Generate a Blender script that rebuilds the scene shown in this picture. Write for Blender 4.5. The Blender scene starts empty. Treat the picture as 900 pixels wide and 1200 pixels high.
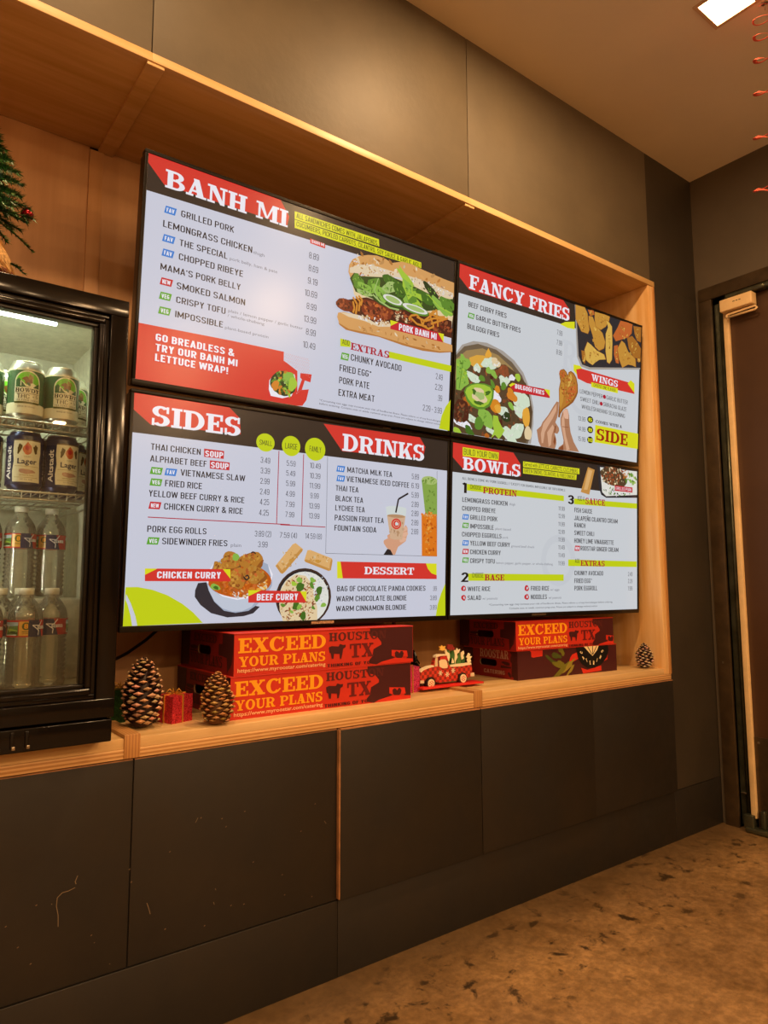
import bpy, bmesh, math, random
from math import sin, cos, pi, radians
from mathutils import Vector, Matrix
SC = bpy.context.scene
COL = SC.collection

# ------------------------------------------------------------------ camera
YAW, PITCH, ROLL = 0.64531, 0.107353, -0.00269
def make_camera():
    fw = Vector((sin(YAW)*cos(PITCH), cos(YAW)*cos(PITCH), sin(PITCH)))
    r = Vector((cos(YAW), -sin(YAW), 0)); u = r.cross(fw)
    r2 = r*cos(ROLL) + u*sin(ROLL); u2 = -r*sin(ROLL) + u*cos(ROLL)
    cd = bpy.data.cameras.new('camera'); co = bpy.data.objects.new('camera', cd); COL.objects.link(co)
    m = Matrix(((r2.x, u2.x, -fw.x, -2.84203), (r2.y, u2.y, -fw.y, -1.51271), (r2.z, u2.z, -fw.z, 0.94429), (0, 0, 0, 1)))
    co.matrix_world = m
    cd.sensor_fit = 'VERTICAL'; cd.sensor_height = 36; cd.lens = 816.15/1200*36
    cd.clip_start = 0.02
    SC.camera = co
make_camera()

# ------------------------------------------------------------------ world, exposure
SC.view_settings.view_transform = 'Standard'
SC.view_settings.look = 'None'
SC.view_settings.gamma = 1
SC.view_settings.use_curve_mapping = False
SC.view_settings.exposure = 0.0
W = bpy.data.worlds.new('world'); SC.world = W; W.use_nodes = True
W.node_tree.nodes['Background'].inputs[0].default_value = (1.0, 0.62, 0.32, 1)
W.node_tree.nodes['Background'].inputs[1].default_value = 0.02

CEIL = 2.727
ROOM_X0, ROOM_Y0 = -6.0, -8.0
WARM = (1.0, 0.64, 0.33)
# recessed square downlights: (x, y, watts); light themselves are built in build_downlight()
DOWNLIGHTS = [(-0.815, -0.58, 1.8), (-1.42, -0.58, 20), (-2.50, -0.58, 10), (-3.6, -0.58, 12),
              (-1.13, -1.68, 9), (-2.7, -2.0, 8), (-4.2, -1.9, 12), (-0.45, -3.6, 45), (-2.2, -4.6, 60), (-1.2, -6.6, 60), (-4.4, -4.6, 60)]
LAMP_SPREAD = radians(178)
FILL_PENDANTS = [(-1.24, -3.16, 2.20, 28), (-0.80, -4.85, 2.20, 36), (-3.3, -4.0, 2.2, 30), (-0.72, -2.75, 2.42, 12)]  # added pendants out of view: fill for ceiling and room

# ------------------------------------------------------------------ helpers
def lin(c):
    if isinstance(c, str):
        c = c.lstrip('#'); c = tuple(int(c[i:i+2], 16)/255 for i in (0, 2, 4))
    return tuple((v/12.92 if v <= .04045 else ((v+.055)/1.055)**2.4) for v in c)

def tag(o, label=None, cat=None, group=None, kind=None):
    if label: o['label'] = label
    if cat: o['category'] = cat
    if group: o['group'] = group
    if kind: o['kind'] = kind
    return o

def empty(name, loc=(0, 0, 0), rot=(0, 0, 0)):
    o = bpy.data.objects.new(name, None); o.empty_display_size = .05
    o.location = loc; o.rotation_euler = rot; COL.objects.link(o); return o

class MB:
    """collects faces; every face may carry a colour and a material slot"""
    def __init__(s): s.v = []; s.f = []; s.c = []; s.mi = []; s.sm = []
    def face(s, pts, col=(1, 1, 1), mi=0, sm=False):
        b = len(s.v); s.v += [tuple(p) for p in pts]; s.f.append(tuple(range(b, b+len(pts)))); s.c.append(col); s.mi.append(mi); s.sm.append(sm)
    def mesh(s, vs, fs, col=(1, 1, 1), mi=0, sm=False):
        b = len(s.v); s.v += [tuple(p) for p in vs]
        for f in fs: s.f.append(tuple(b+i for i in f)); s.c.append(col); s.mi.append(mi); s.sm.append(sm)
    def box(s, x0, x1, y0, y1, z0, z1, col=(1, 1, 1), mi=0):
        v = [(x, y, z) for z in (z0, z1) for y in (y0, y1) for x in (x0, x1)]
        s.mesh(v, [(0, 2, 3, 1), (4, 5, 7, 6), (0, 1, 5, 4), (2, 6, 7, 3), (0, 4, 6, 2), (1, 3, 7, 5)], col, mi)
    def bbox(s, x0, x1, y0, y1, z0, z1, b=.002, col=(1, 1, 1), mi=0):
        """box with chamfered edges"""
        bm = bmesh.new(); bmesh.ops.create_cube(bm, size=1)
        for v in bm.verts: v.co = Vector((x0+(v.co.x+.5)*(x1-x0), y0+(v.co.y+.5)*(y1-y0), z0+(v.co.z+.5)*(z1-z0)))
        bmesh.ops.bevel(bm, geom=bm.edges[:], offset=b, segments=2, affect='EDGES', profile=.6)
        s.bm(bm, col, mi, True)
    def bm(s, bm, col=(1, 1, 1), mi=0, sm=False):
        bm.verts.index_update(); s.mesh([v.co.copy() for v in bm.verts], [tuple(v.index for v in f.verts) for f in bm.faces], col, mi, sm); bm.free()
    def tube(s, pts, r, n=6, col=(1, 1, 1), mi=0, cap=True, radii=None):
        pts = [Vector(p) for p in pts]; rings = []; up = None
        for i, p in enumerate(pts):
            d = (pts[min(i+1, len(pts)-1)] - pts[max(i-1, 0)]); d = d.normalized() if d.length > 1e-9 else Vector((0, 0, 1))
            if up is None: up = Vector((0, 0, 1)) if abs(d.z) < .9 else Vector((1, 0, 0))
            a = d.cross(up)
            if a.length < 1e-5: a = d.cross(Vector((0, 1, 0)))
            a.normalize(); b = a.cross(d).normalized(); up = b
            rr = radii[i] if radii else r
            rings.append([p + (a*cos(2*pi*k/n) + b*sin(2*pi*k/n))*rr for k in range(n)])
        v = [q for R in rings for q in R]; f = []
        for i in range(len(rings)-1):
            for k in range(n):
                f.append((i*n+k, i*n+(k+1) % n, (i+1)*n+(k+1) % n, (i+1)*n+k))
        if cap: f += [tuple(range(n))[::-1], tuple((len(rings)-1)*n+k for k in range(n))]
        s.mesh(v, f, col, mi, n > 4)
    def lathe(s, prof, n=24, c=(0, 0, 0), col=(1, 1, 1), mi=0, sm=True, axis='z'):
        v = []; f = []
        for r, z in prof:
            for k in range(n):
                a = 2*pi*k/n
                p = (c[0]+r*cos(a), c[1]+r*sin(a), c[2]+z) if axis == 'z' else (c[0]+r*cos(a), c[1]+z, c[2]+r*sin(a))
                v.append(p)
        for i in range(len(prof)-1):
            for k in range(n): f.append((i*n+k, i*n+(k+1) % n, (i+1)*n+(k+1) % n, (i+1)*n+k))
        s.mesh(v, f, col, mi, sm)
    def prism(s, pts, y0, y1, col=(1, 1, 1), mi=0):
        """2-D outline (x,z) extruded from y0 (front) to y1"""
        n = len(pts)
        v = [(x, y0, z) for x, z in pts] + [(x, y1, z) for x, z in pts]
        f = [tuple(range(n)), tuple(range(2*n-1, n-1, -1))] + [(i, i+n, (i+1) % n+n, (i+1) % n) for i in range(n)]
        s.mesh(v, f, col, mi)
    def build(s, name, mats, parent=None, loc=None, colors=False):
        me = bpy.data.meshes.new(name); me.from_pydata(s.v, [], s.f)
        if not isinstance(mats, (list, tuple)): mats = [mats]
        for m in mats: me.materials.append(m)
        me.polygons.foreach_set('material_index', s.mi)
        me.polygons.foreach_set('use_smooth', s.sm)
        if colors:
            at = me.color_attributes.new('Col', 'FLOAT_COLOR', 'CORNER'); buf = []
            for f, c in zip(s.f, s.c): buf += [c[0], c[1], c[2], 1.0]*len(f)
            at.data.foreach_set('color', buf)
        me.validate(); me.update()
        o = bpy.data.objects.new(name, me); COL.objects.link(o)
        if parent: o.parent = parent
        if loc: o.location = loc
        return o

def bx(name, m, parent, x0, x1, y0, y1, z0, z1, b=0, loc=None):
    q = MB(); (q.bbox(x0, x1, y0, y1, z0, z1, b) if b else q.box(x0, x1, y0, y1, z0, z1)); return q.build(name, m, parent, loc)

def copy_tree(o, parent=None):
    c = o.copy(); COL.objects.link(c)
    if parent: c.parent = parent
    for ch in list(o.children): copy_tree(ch, c)
    return c

# ------------------------------------------------------------------ materials
def M(name, col, rough=.5, metal=0, spec=.5, noise=0, nscale=8, bump=0, bscale=60, col2=None, stretch=(1, 1, 1), emit=None, estr=0, coat=0, detail=6, rnoise=0):
    m = bpy.data.materials.new(name); m.use_nodes = True; nt = m.node_tree; P = nt.nodes['Principled BSDF']
    c = lin(col) if isinstance(col, str) else col
    P.inputs['Base Color'].default_value = (*c, 1); P.inputs['Roughness'].default_value = rough; P.inputs['Metallic'].default_value = metal
    P.inputs['Specular IOR Level'].default_value = spec; P.inputs['Coat Weight'].default_value = coat
    if emit: P.inputs['Emission Color'].default_value = (*(lin(emit) if isinstance(emit, str) else emit), 1); P.inputs['Emission Strength'].default_value = estr
    if noise or bump or rnoise:
        tc = nt.nodes.new('ShaderNodeTexCoord'); mp = nt.nodes.new('ShaderNodeMapping'); mp.inputs['Scale'].default_value = stretch
        nt.links.new(tc.outputs['Object'], mp.inputs[0])
        if noise or rnoise:
            n = nt.nodes.new('ShaderNodeTexNoise'); n.inputs['Scale'].default_value = nscale; n.inputs['Detail'].default_value = detail; n.inputs['Roughness'].default_value = .6
            nt.links.new(mp.outputs[0], n.inputs['Vector'])
        if noise:
            mx = nt.nodes.new('ShaderNodeMix'); mx.data_type = 'RGBA'
            c2 = (lin(col2) if isinstance(col2, str) else col2) if col2 else tuple(v*(1-noise) for v in c)
            c1 = c if col2 else tuple(min(1, v*(1+noise)) for v in c)
            mx.inputs['A'].default_value = (*c1, 1); mx.inputs['B'].default_value = (*c2, 1)
            rp = nt.nodes.new('ShaderNodeValToRGB'); rp.color_ramp.elements[0].position = .36; rp.color_ramp.elements[1].position = .64
            nt.links.new(n.outputs['Fac'], rp.inputs[0]); nt.links.new(rp.outputs[0], mx.inputs['Factor']); nt.links.new(mx.outputs['Result'], P.inputs['Base Color'])
        if rnoise:
            mr = nt.nodes.new('ShaderNodeMapRange'); mr.inputs['To Min'].default_value = max(0, rough-rnoise); mr.inputs['To Max'].default_value = min(1, rough+rnoise)
            mr.inputs['From Min'].default_value = .3; mr.inputs['From Max'].default_value = .7
            nt.links.new(n.outputs['Fac'], mr.inputs['Value']); nt.links.new(mr.outputs[0], P.inputs['Roughness'])
        if bump:
            nb = nt.nodes.new('ShaderNodeTexNoise'); nb.inputs['Scale'].default_value = bscale; nb.inputs['Detail'].default_value = 4
            nt.links.new(mp.outputs[0], nb.inputs['Vector']); b = nt.nodes.new('ShaderNodeBump'); b.inputs['Strength'].default_value = bump; b.inputs['Distance'].default_value = .002
            nt.links.new(nb.outputs['Fac'], b.inputs['Height']); nt.links.new(b.outputs[0], P.inputs['Normal'])
    return m

def vcol_mat(name, rough=.5, emit=False, spec=.5, metal=0, strength=1.0, sparkle=0):
    m = bpy.data.materials.new(name); m.use_nodes = True; nt = m.node_tree; P = nt.nodes['Principled BSDF']
    a = nt.nodes.new('ShaderNodeAttribute'); a.attribute_name = 'Col'
    P.inputs['Roughness'].default_value = rough; P.inputs['Specular IOR Level'].default_value = spec; P.inputs['Metallic'].default_value = metal
    if emit:
        P.inputs['Base Color'].default_value = (.012, .012, .012, 1); nt.links.new(a.outputs['Color'], P.inputs['Emission Color']); P.inputs['Emission Strength'].default_value = strength
    else: nt.links.new(a.outputs['Color'], P.inputs['Base Color'])
    return m

def thin_mat(name, tint, trans, gloss_rough=.02, diff=(.8, .8, .8), diffw=0.0, k=1.0, ior=1.5):
    """thin clear sheet: transparent, with a fresnel reflection and a little surface haze"""
    m = bpy.data.materials.new(name); m.use_nodes = True; nt = m.node_tree; nt.nodes.remove(nt.nodes['Principled BSDF'])
    out = nt.nodes['Material Output']; tr = nt.nodes.new('ShaderNodeBsdfTransparent'); tr.inputs[0].default_value = (*tint, 1)
    gl = nt.nodes.new('ShaderNodeBsdfGlossy'); gl.inputs['Roughness'].default_value = gloss_rough; gl.inputs[0].default_value = (k, k, k, 1)
    df = nt.nodes.new('ShaderNodeBsdfDiffuse'); df.inputs[0].default_value = (*diff, 1)
    fr = nt.nodes.new('ShaderNodeFresnel'); fr.inputs[0].default_value = ior
    m1 = nt.nodes.new('ShaderNodeMixShader'); m1.inputs[0].default_value = diffw
    m2 = nt.nodes.new('ShaderNodeMixShader')
    nt.links.new(tr.outputs[0], m1.inputs[1]); nt.links.new(df.outputs[0], m1.inputs[2])
    nt.links.new(fr.outputs[0], m2.inputs[0]); nt.links.new(m1.outputs[0], m2.inputs[1]); nt.links.new(gl.outputs[0], m2.inputs[2]); nt.links.new(m2.outputs[0], out.inputs[0])
    return m

def ply_face(name, c1, c2, axis='x', rough=.42, scale=5):
    st = {'x': (.35, 6, 6), 'z': (6, 6, .35), 'y': (6, .35, 6)}[axis]
    return M(name, c1, rough=rough, noise=1, col2=c2, nscale=scale, stretch=st, bump=.05, bscale=90, detail=8)

def ply_edge(name, c1, c2, axis='z', pitch=.0035):
    """layered plywood edge: thin veneer lines"""
    m = M(name, c1, rough=.55); nt = m.node_tree; P = nt.nodes['Principled BSDF']
    tc = nt.nodes.new('ShaderNodeTexCoord'); sp = nt.nodes.new('ShaderNodeSeparateXYZ'); nt.links.new(tc.outputs['Object'], sp.inputs[0])
    mu = nt.nodes.new('ShaderNodeMath'); mu.operation = 'MULTIPLY'; mu.inputs[1].default_value = 2*pi/pitch/2
    nt.links.new(sp.outputs[{'x': 0, 'y': 1, 'z': 2}[axis]], mu.inputs[0])
    si = nt.nodes.new('ShaderNodeMath'); si.operation = 'SINE'; nt.links.new(mu.outputs[0], si.inputs[0])
    n = nt.nodes.new('ShaderNodeTexNoise'); n.inputs['Scale'].default_value = 30; nt.links.new(tc.outputs['Object'], n.inputs['Vector'])
    ad = nt.nodes.new('ShaderNodeMath'); ad.operation = 'MULTIPLY_ADD'; ad.inputs[1].default_value = 1.2; nt.links.new(n.outputs['Fac'], ad.inputs[0]); nt.links.new(si.outputs[0], ad.inputs[2])
    rp = nt.nodes.new('ShaderNodeValToRGB'); rp.color_ramp.elements[0].position = .3; rp.color_ramp.elements[1].position = .9
    rp.color_ramp.elements[0].color = (*lin(c2), 1); rp.color_ramp.elements[1].color = (*lin(c1), 1)
    nt.links.new(ad.outputs[0], rp.inputs[0]); nt.links.new(rp.outputs[0], P.inputs['Base Color'])
    return m

# ------------------------------------------------------------------ lettering
def ring(cx, cy, rx, ry, tx, ty, a0, a1, n=10):
    out = []
    for i in range(n):
        p = [radians(a0+(a1-a0)*(i+k)/n) for k in (0, 1)]
        out.append([(cx+rx*cos(p[0]), cy+ry*sin(p[0])), (cx+rx*cos(p[1]), cy+ry*sin(p[1])), (cx+(rx-tx)*cos(p[1]), cy+(ry-ty)*sin(p[1])), (cx+(rx-tx)*cos(p[0]), cy+(ry-ty)*sin(p[0]))])
    return out
def rc(x0, y0, x1, y1): return [(x0, y0), (x1, y0), (x1, y1), (x0, y1)]
_T, _t, _s = .26, .13, .12
def slab(ch):
    T, t, s = _T, _t, _s
    st = lambda x, y0=0, y1=1: rc(x, y0, x+T, y1)
    if ch == 'I': return .48, [st(.11), rc(0, 0, .48, s), rc(0, 1-s, .48, 1)]
    if ch in 'EF':
        q = [st(.1), rc(0, 1-s, .8, 1), rc(.68, .66, .8, 1), rc(.3, .44, .6, .56), rc(.52, .34, .62, .66)]
        q += [rc(0, 0, .82, s), rc(.7, 0, .82, .34)] if ch == 'E' else [rc(0, 0, .52, s)]
        return .82, q
    if ch == 'L': return .8, [st(.1), rc(0, 1-s, .5, 1), rc(0, 0, .8, s), rc(.68, 0, .8, .4)]
    if ch == 'H': return 1.0, [st(.1), st(.64), rc(.3, .44, .7, .56), rc(0, 0, .46, s), rc(.54, 0, 1, s), rc(0, 1-s, .46, 1), rc(.54, 1-s, 1, 1)]
    if ch == 'N': return 1.0, [rc(.12, 0, .24, 1), rc(.76, 0, .88, 1), [(.08, 1), (.4, 1), (.88, 0), (.66, 0)], rc(0, 0, .38, s), rc(0, 1-s, .3, 1), rc(.62, 1-s, 1, 1)]
    if ch == 'M': return 1.26, [rc(.12, 0, .24, 1), st(.9), [(.1, 1), (.36, 1), (.66, .12), (.54, .12)], [(.9, 1), (1.02, 1), (.66, .12), (.56, .12)], rc(0, 0, .38, s), rc(0, 1-s, .34, 1), rc(.78, 0, 1.26, s), rc(.9, 1-s, 1.26, 1)]
    if ch == 'A': return 1.0, [[(.08, 0), (.22, 0), (.54, 1), (.42, 1)], [(.58, 0), (.9, 0), (.62, 1), (.34, 1)], rc(.26, .26, .66, .37), rc(0, 0, .36, s), rc(.48, 0, 1, s)]
    if ch == 'X': return .98, [[(.6, 0), (.94, 0), (.38, 1), (.04, 1)], [(.06, 0), (.2, 0), (.9, 1), (.76, 1)], rc(0, 0, .36, s), rc(.5, 0, .98, s), rc(0, 1-s, .48, 1), rc(.62, 1-s, .96, 1)]
    if ch == 'Y': return .96, [rc(.36, 0, .62, .5), [(.04, 1), (.36, 1), (.62, .42), (.36, .42)], [(.76, 1), (.9, 1), (.6, .42), (.46, .42)], rc(.22, 0, .76, s), rc(0, 1-s, .44, 1), rc(.62, 1-s, .96, 1)]
    if ch == 'W': return 1.36, [[(.08, 1), (.36, 1), (.54, 0), (.4, 0)], [(.4, 0), (.54, 0), (.76, 1), (.66, 1)], [(.54, 1), (.82, 1), (1.0, 0), (.86, 0)], [(.86, 0), (1.0, 0), (1.26, 1), (1.14, 1)], rc(0, 1-s, .46, 1), rc(.54, 1-s, .92, 1), rc(1.02, 1-s, 1.36, 1)]
    if ch == 'K': return 1.0, [st(.1), [(.3, .34), (.42, .3), (.88, 1), (.74, 1)], [(.42, .56), (.6, .72), (.96, 0), (.64, 0)], rc(0, 0, .46, s), rc(.54, 0, 1, s), rc(0, 1-s, .46, 1), rc(.62, 1-s, .98, 1)]
    if ch == 'T': return .9, [st(.32), rc(.16, 0, .74, s), rc(0, 1-s, .9, 1), rc(0, .64, .12, 1), rc(.78, .64, .9, 1)]
    if ch == 'U': return .98, [rc(.1, .3, .36, 1), rc(.74, .3, .86, 1), rc(0, 1-s, .46, 1), rc(.62, 1-s, .98, 1)] + ring(.48, .32, .38, .34, .25, .15, 180, 270, 6) + ring(.48, .32, .38, .34, .12, .15, 270, 360, 6)
    if ch in 'OQ': return 1.0, ring(.5, .5, .48, .52, .27, .13, 0, 360, 26)
    if ch in 'CG':
        q = ring(.5, .5, .48, .52, .27, .13, 48, 318, 20) + [rc(.80, .62, .92, 1.0)]
        q += [rc(.66, 0, .92, .42), rc(.54, .34, 1.0, .46)] if ch == 'G' else [[(.8, .08), (.96, .28), (.86, .32), (.7, .12)]]
        return 1.0, q
    if ch == 'D': return 1.0, [st(.1), rc(0, 0, .5, s), rc(0, 1-s, .5, 1)] + ring(.44, .5, .54, .5, .27, .12, -90, 90, 16)
    if ch == 'P' or ch == 'R':
        q = [st(.1), rc(0, 0, .48, s), rc(0, 1-s, .5, 1), rc(.3, .42, .5, .53)] + ring(.48, .71, .42, .29, .25, .11, -90, 90, 12)
        if ch == 'R': q += [[(.46, .5), (.7, .5), (.94, 0), (.66, 0)], rc(.64, 0, 1.0, s)]
        return (1.0 if ch == 'R' else .92), q
    if ch == 'B': return .94, [st(.1), rc(0, 0, .5, s), rc(0, 1-s, .5, 1), rc(.3, .45, .5, .56)] + ring(.48, .745, .38, .255, .24, .11, -90, 90, 12) + ring(.48, .28, .45, .28, .26, .11, -90, 90, 12)
    if ch == 'S': return .84, ring(.42, .735, .38, .28, .26, .12, 35, 262, 14) + ring(.42, .275, .4, .29, .27, .12, 95, -145, 14) + [[(.06, .74), (.3, .62), (.78, .28), (.54, .46)], rc(.66, .66, .77, 1.0), rc(.04, 0, .15, .36)]
    if ch == ' ': return .4, []
    return .6, [rc(.1, 0, .5, .15)]


# condensed gothic capitals and figures, drawn as strokes of even weight in a box W wide and 1 high
def _arc(cx, cy, r, a0, a1, n=3, k=1.0): return [(cx+r*cos(radians(a0+(a1-a0)*i/n)), cy+r*k*sin(radians(a0+(a1-a0)*i/n))) for i in range(n+1)]
def gothic(ch, t):
    Wd = .46; h = t/2; l, r, b, T = h, Wd-h, h, 1-h; c = min(.15, (r-l)/2); m = Wd/2; S = []; P = S.append
    full = lambda b0, T0: _arc(r-c, T0-c, c, 0, 90)+_arc(l+c, T0-c, c, 90, 180)+_arc(l+c, b0+c, c, 180, 270)+_arc(r-c, b0+c, c, 270, 360)+[(r, T0-c)]
    bowl = lambda b0, T0: [(l, b0), (l, T0)]+_arc(r-c, T0-c, c, 90, 0)+_arc(r-c, b0+c, c, 0, -90)+[(l, b0)]
    w = Wd
    if ch in 'O0': P(full(b, T))
    elif ch == 'Q': P(full(b, T)); P([(m, .2), (r+.03, -.02)])
    elif ch == 'C': P([(r, .68)]+_arc(r-c, T-c, c, 0, 90)+_arc(l+c, T-c, c, 90, 180)+_arc(l+c, b+c, c, 180, 270)+_arc(r-c, b+c, c, 270, 360)+[(r, .32)])
    elif ch == 'G': P([(r, .76)]+_arc(r-c, T-c, c, 0, 90)+_arc(l+c, T-c, c, 90, 180)+_arc(l+c, b+c, c, 180, 270)+_arc(r-c, b+c, c, 270, 360)+[(r, .46), (m-.02, .46)])
    elif ch == 'D': P(bowl(b, T))
    elif ch == 'B': P(bowl(.52, T)); P(bowl(b, .52))
    elif ch in 'PR': P([(l, 0), (l, T)]+_arc(r-c, T-c, c, 90, 0)+_arc(r-c, .46+c, c, 0, -90)+[(l, .46)]); (P([(m, .46), (r, 0)]) if ch == 'R' else None)
    elif ch == 'E': w = .40; P([(w, T), (l, T), (l, b), (w, b)]); P([(l, .52), (w-.05, .52)])
    elif ch == 'F': w = .38; P([(w, T), (l, T), (l, 0)]); P([(l, .52), (w-.05, .52)])
    elif ch == 'H': P([(l, 0), (l, 1)]); P([(r, 0), (r, 1)]); P([(l, .52), (r, .52)])
    elif ch in 'I|': w = t; P([(h, 0), (h, 1)])
    elif ch == 'J': P([(r, 1), (r, b+c)]+_arc(r-c, b+c, c, 0, -90)+_arc(l+c, b+c, c, -90, -180)+[(l, .3)])
    elif ch == 'K': P([(l, 0), (l, 1)]); P([(r+.02, 1), (l, .40)]); P([(m-.03, .56), (r+.02, 0)])
    elif ch == 'L': w = .38; P([(l, 1), (l, b), (w, b)])
    elif ch == 'A': w = .50; P([(h*.8, 0), (w/2, 1)]); P([(w-h*.8, 0), (w/2, 1)]); P([(.12, .25), (w-.12, .25)])
    elif ch == 'M': w = .62; P([(h, 0), (h, 1)]); P([(w-h, 0), (w-h, 1)]); P([(h, .97), (w/2, .2), (w-h, .97)])
    elif ch in 'N\u00d1': P([(l, 0), (l, 1)]); P([(r, 0), (r, 1)]); P([(l, .95), (r, .05)]); (P([(l, 1.12), (r, 1.16)]) if ch != 'N' else None)
    elif ch in 'S$': P([(r, .76)]+_arc(r-c, T-c, c, 0, 90)+_arc(l+c, T-c, c, 90, 180)+[(l, .66), (l+.05, .56), (r-.05, .44), (r, .34)]+_arc(r-c, b+c, c, 0, -90)+_arc(l+c, b+c, c, -90, -180)+[(l, .24)])
    elif ch == 'T': w = .42; P([(0, T), (w, T)]); P([(w/2, 0), (w/2, T)])
    elif ch == 'U': P([(l, 1), (l, b+c)]+_arc(l+c, b+c, c, 180, 270)+_arc(r-c, b+c, c, 270, 360)+[(r, 1)])
    elif ch == 'V': w = .50; P([(h*.8, 1), (w/2, .02), (w-h*.8, 1)])
    elif ch == 'W': w = .74; P([(h*.8, 1), (w*.27, .03), (w/2, .95), (w*.73, .03), (w-h*.8, 1)])
    elif ch == 'X': P([(l, 0), (r, 1)]); P([(l, 1), (r, 0)])
    elif ch == 'Y': P([(l, 1), (m, .45), (r, 1)]); P([(m, 0), (m, .45)])
    elif ch == 'Z': P([(0, T), (r, T), (l, b), (Wd, b)])
    elif ch == '1': w = .26; P([(.02, .82), (w-h, .97), (w-h, 0)])
    elif ch == '2': P([(l, .72)]+_arc(l+c, T-c, c, 180, 90)+_arc(r-c, T-c, c, 90, 0)+[(r, .62), (l, b), (Wd, b)])
    elif ch == '3': P([(l, .75)]+_arc(l+c, T-c, c, 180, 90)+_arc(r-c, T-c, c, 90, 0)+[(r, .62), (m, .52), (r, .42)]+_arc(r-c, b+c, c, 0, -90)+_arc(l+c, b+c, c, -90, -180)+[(l, .25)])
    elif ch == '4': P([(r-.08, 0), (r-.08, 1), (l, .26), (Wd, .26)])
    elif ch == '5': P([(r, T), (l, T), (l, .56)]+_arc(r-c, .60-c, c, 90, 0)+_arc(r-c, b+c, c, 0, -90)+_arc(l+c, b+c, c, -90, -180)+[(l, .25)])
    elif ch == '6': P(full(b, .58)); P([(r, .78)]+_arc(r-c, T-c, c, 0, 90)+_arc(l+c, T-c, c, 90, 180)+[(l, .3)])
    elif ch == '7': P([(0, T), (r, T), (l+.08, 0)])
    elif ch == '8': P(full(b, .52)); P(full(.52, T))
    elif ch == '9': P(full(.42, T)); P([(l, .22)]+_arc(l+c, b+c, c, 180, 270)+_arc(r-c, b+c, c, 270, 360)+[(r, .7)])
    elif ch == '&': w = .54; P([(w-.02, 0), (l+.04, .72)]+_arc(.22, .84, .12, 200, -20, 5)+[(.30, .62), (l, .36), (l, .2)]+_arc(l+.13, .17, .13, 180, 300, 3, .9)+[(w-.03, .42)])
    elif ch in '.': w = t*1.1; P([(w/2, 0), (w/2, t*1.15)])
    elif ch in ",'": w = t*1.1; y = 0 if ch == ',' else .8; P([(w/2, y+t), (w/2-.02, y-.1)])
    elif ch in '-': w = .28; P([(0, .45), (w, .45)])
    elif ch == '+': w = .4; P([(0, .45), (w, .45)]); P([(w/2, .25), (w/2, .65)])
    elif ch == '/': w = .36; P([(0, 0), (w, 1)])
    elif ch == '*': w = .3; [P([(.15-.12*cos(a), .82-.12*sin(a)), (.15+.12*cos(a), .82+.12*sin(a))]) for a in (.5, 1.57, 2.64)]
    elif ch == '!': w = t; P([(h, .3), (h, 1)]); P([(h, 0), (h, t)])
    elif ch == '(': w = .2; P([(w, 1.05), (h, .8), (h, .2), (w, -.05)])
    elif ch == ')': w = .2; P([(0, 1.05), (w-h, .8), (w-h, .2), (0, -.05)])
    elif ch == ' ': w = .2
    else: w = .3
    return w, S
def stroke_quads(pts, t):
    out = []; n = len(pts); nr = []
    for i in range(n-1):
        dx, dy = pts[i+1][0]-pts[i][0], pts[i+1][1]-pts[i][1]; q = math.hypot(dx, dy) or 1e-9; nr.append((-dy/q, dx/q))
    closed = n > 3 and math.hypot(pts[0][0]-pts[-1][0], pts[0][1]-pts[-1][1]) < 1e-6
    def joint(a, b, own):
        mx, my = a[0]+b[0], a[1]+b[1]; q = mx*mx+my*my
        return (mx*2/q*t/2, my*2/q*t/2) if q > 1.0 else (own[0]*t/2, own[1]*t/2)
    for i in range(n-1):
        p, q = pts[i], pts[i+1]; o = nr[i]
        a = joint(nr[i-1], o, o) if i > 0 or closed else (o[0]*t/2, o[1]*t/2)
        b = joint(o, nr[(i+1) % (n-1)], o) if i < n-2 or closed else (o[0]*t/2, o[1]*t/2)
        out.append([(p[0]+a[0], p[1]+a[1]), (q[0]+b[0], q[1]+b[1]), (q[0]-b[0], q[1]-b[1]), (p[0]-a[0], p[1]-a[1])])
    return out

_cache = {}
def sans(s, off):
    k = (s, off)
    if k in _cache: return _cache[k]
    c = bpy.data.curves.new('t', 'FONT'); c.body = s; c.offset = off; c.resolution_u = 2
    o = bpy.data.objects.new('t', c); me = bpy.data.meshes.new_from_object(o)
    vs = [(v.co.x, v.co.y) for v in me.vertices]; polys = [[vs[i] for i in p.vertices] for p in me.polygons]
    bpy.data.objects.remove(o); bpy.data.curves.remove(c); bpy.data.meshes.remove(me)
    _cache[k] = polys; return polys
_cap = {}
def text_polys(kind, s, x0, x1, y, h):
    """polygons of a string fitted between x0 and x1 on baseline y (y grows downwards) with capital height h"""
    if kind == 's':
        P = []; x = 0
        for ch in s:
            w, q = slab(ch); P += [[(px+x, py) for px, py in p] for p in q]; x += w+.05
        X0, X1, H = 0, x-.05, 1.0
    elif s.upper() == s:
        t = {'k': .125, 'b': .165, 'g': .092}[kind]; P = []; x = 0
        for ch in s:
            w, q = gothic(ch, t)
            for st in q: P += [[(px+x, py) for px, py in p] for p in stroke_quads(st, t)]
            x += w+(.10 if ch != ' ' else .04)
        X0, X1, H = 0, x-.10, 1.0
    else:
        off = {'k': .012, 'b': .02, 'g': .0}[kind]; P = sans(s, off)
        if off not in _cap: _cap[off] = max(p[1] for q in sans('H', off) for p in q)
        H = _cap[off]; xs = [p[0] for q in P for p in q]
        if not xs: return []
        X0, X1 = min(xs), max(xs)
    sx = (x1-x0)/(X1-X0); sy = h/H
    return [[(x0+(px-X0)*sx, y-py*sy) for px, py in p] for p in P]

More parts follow.
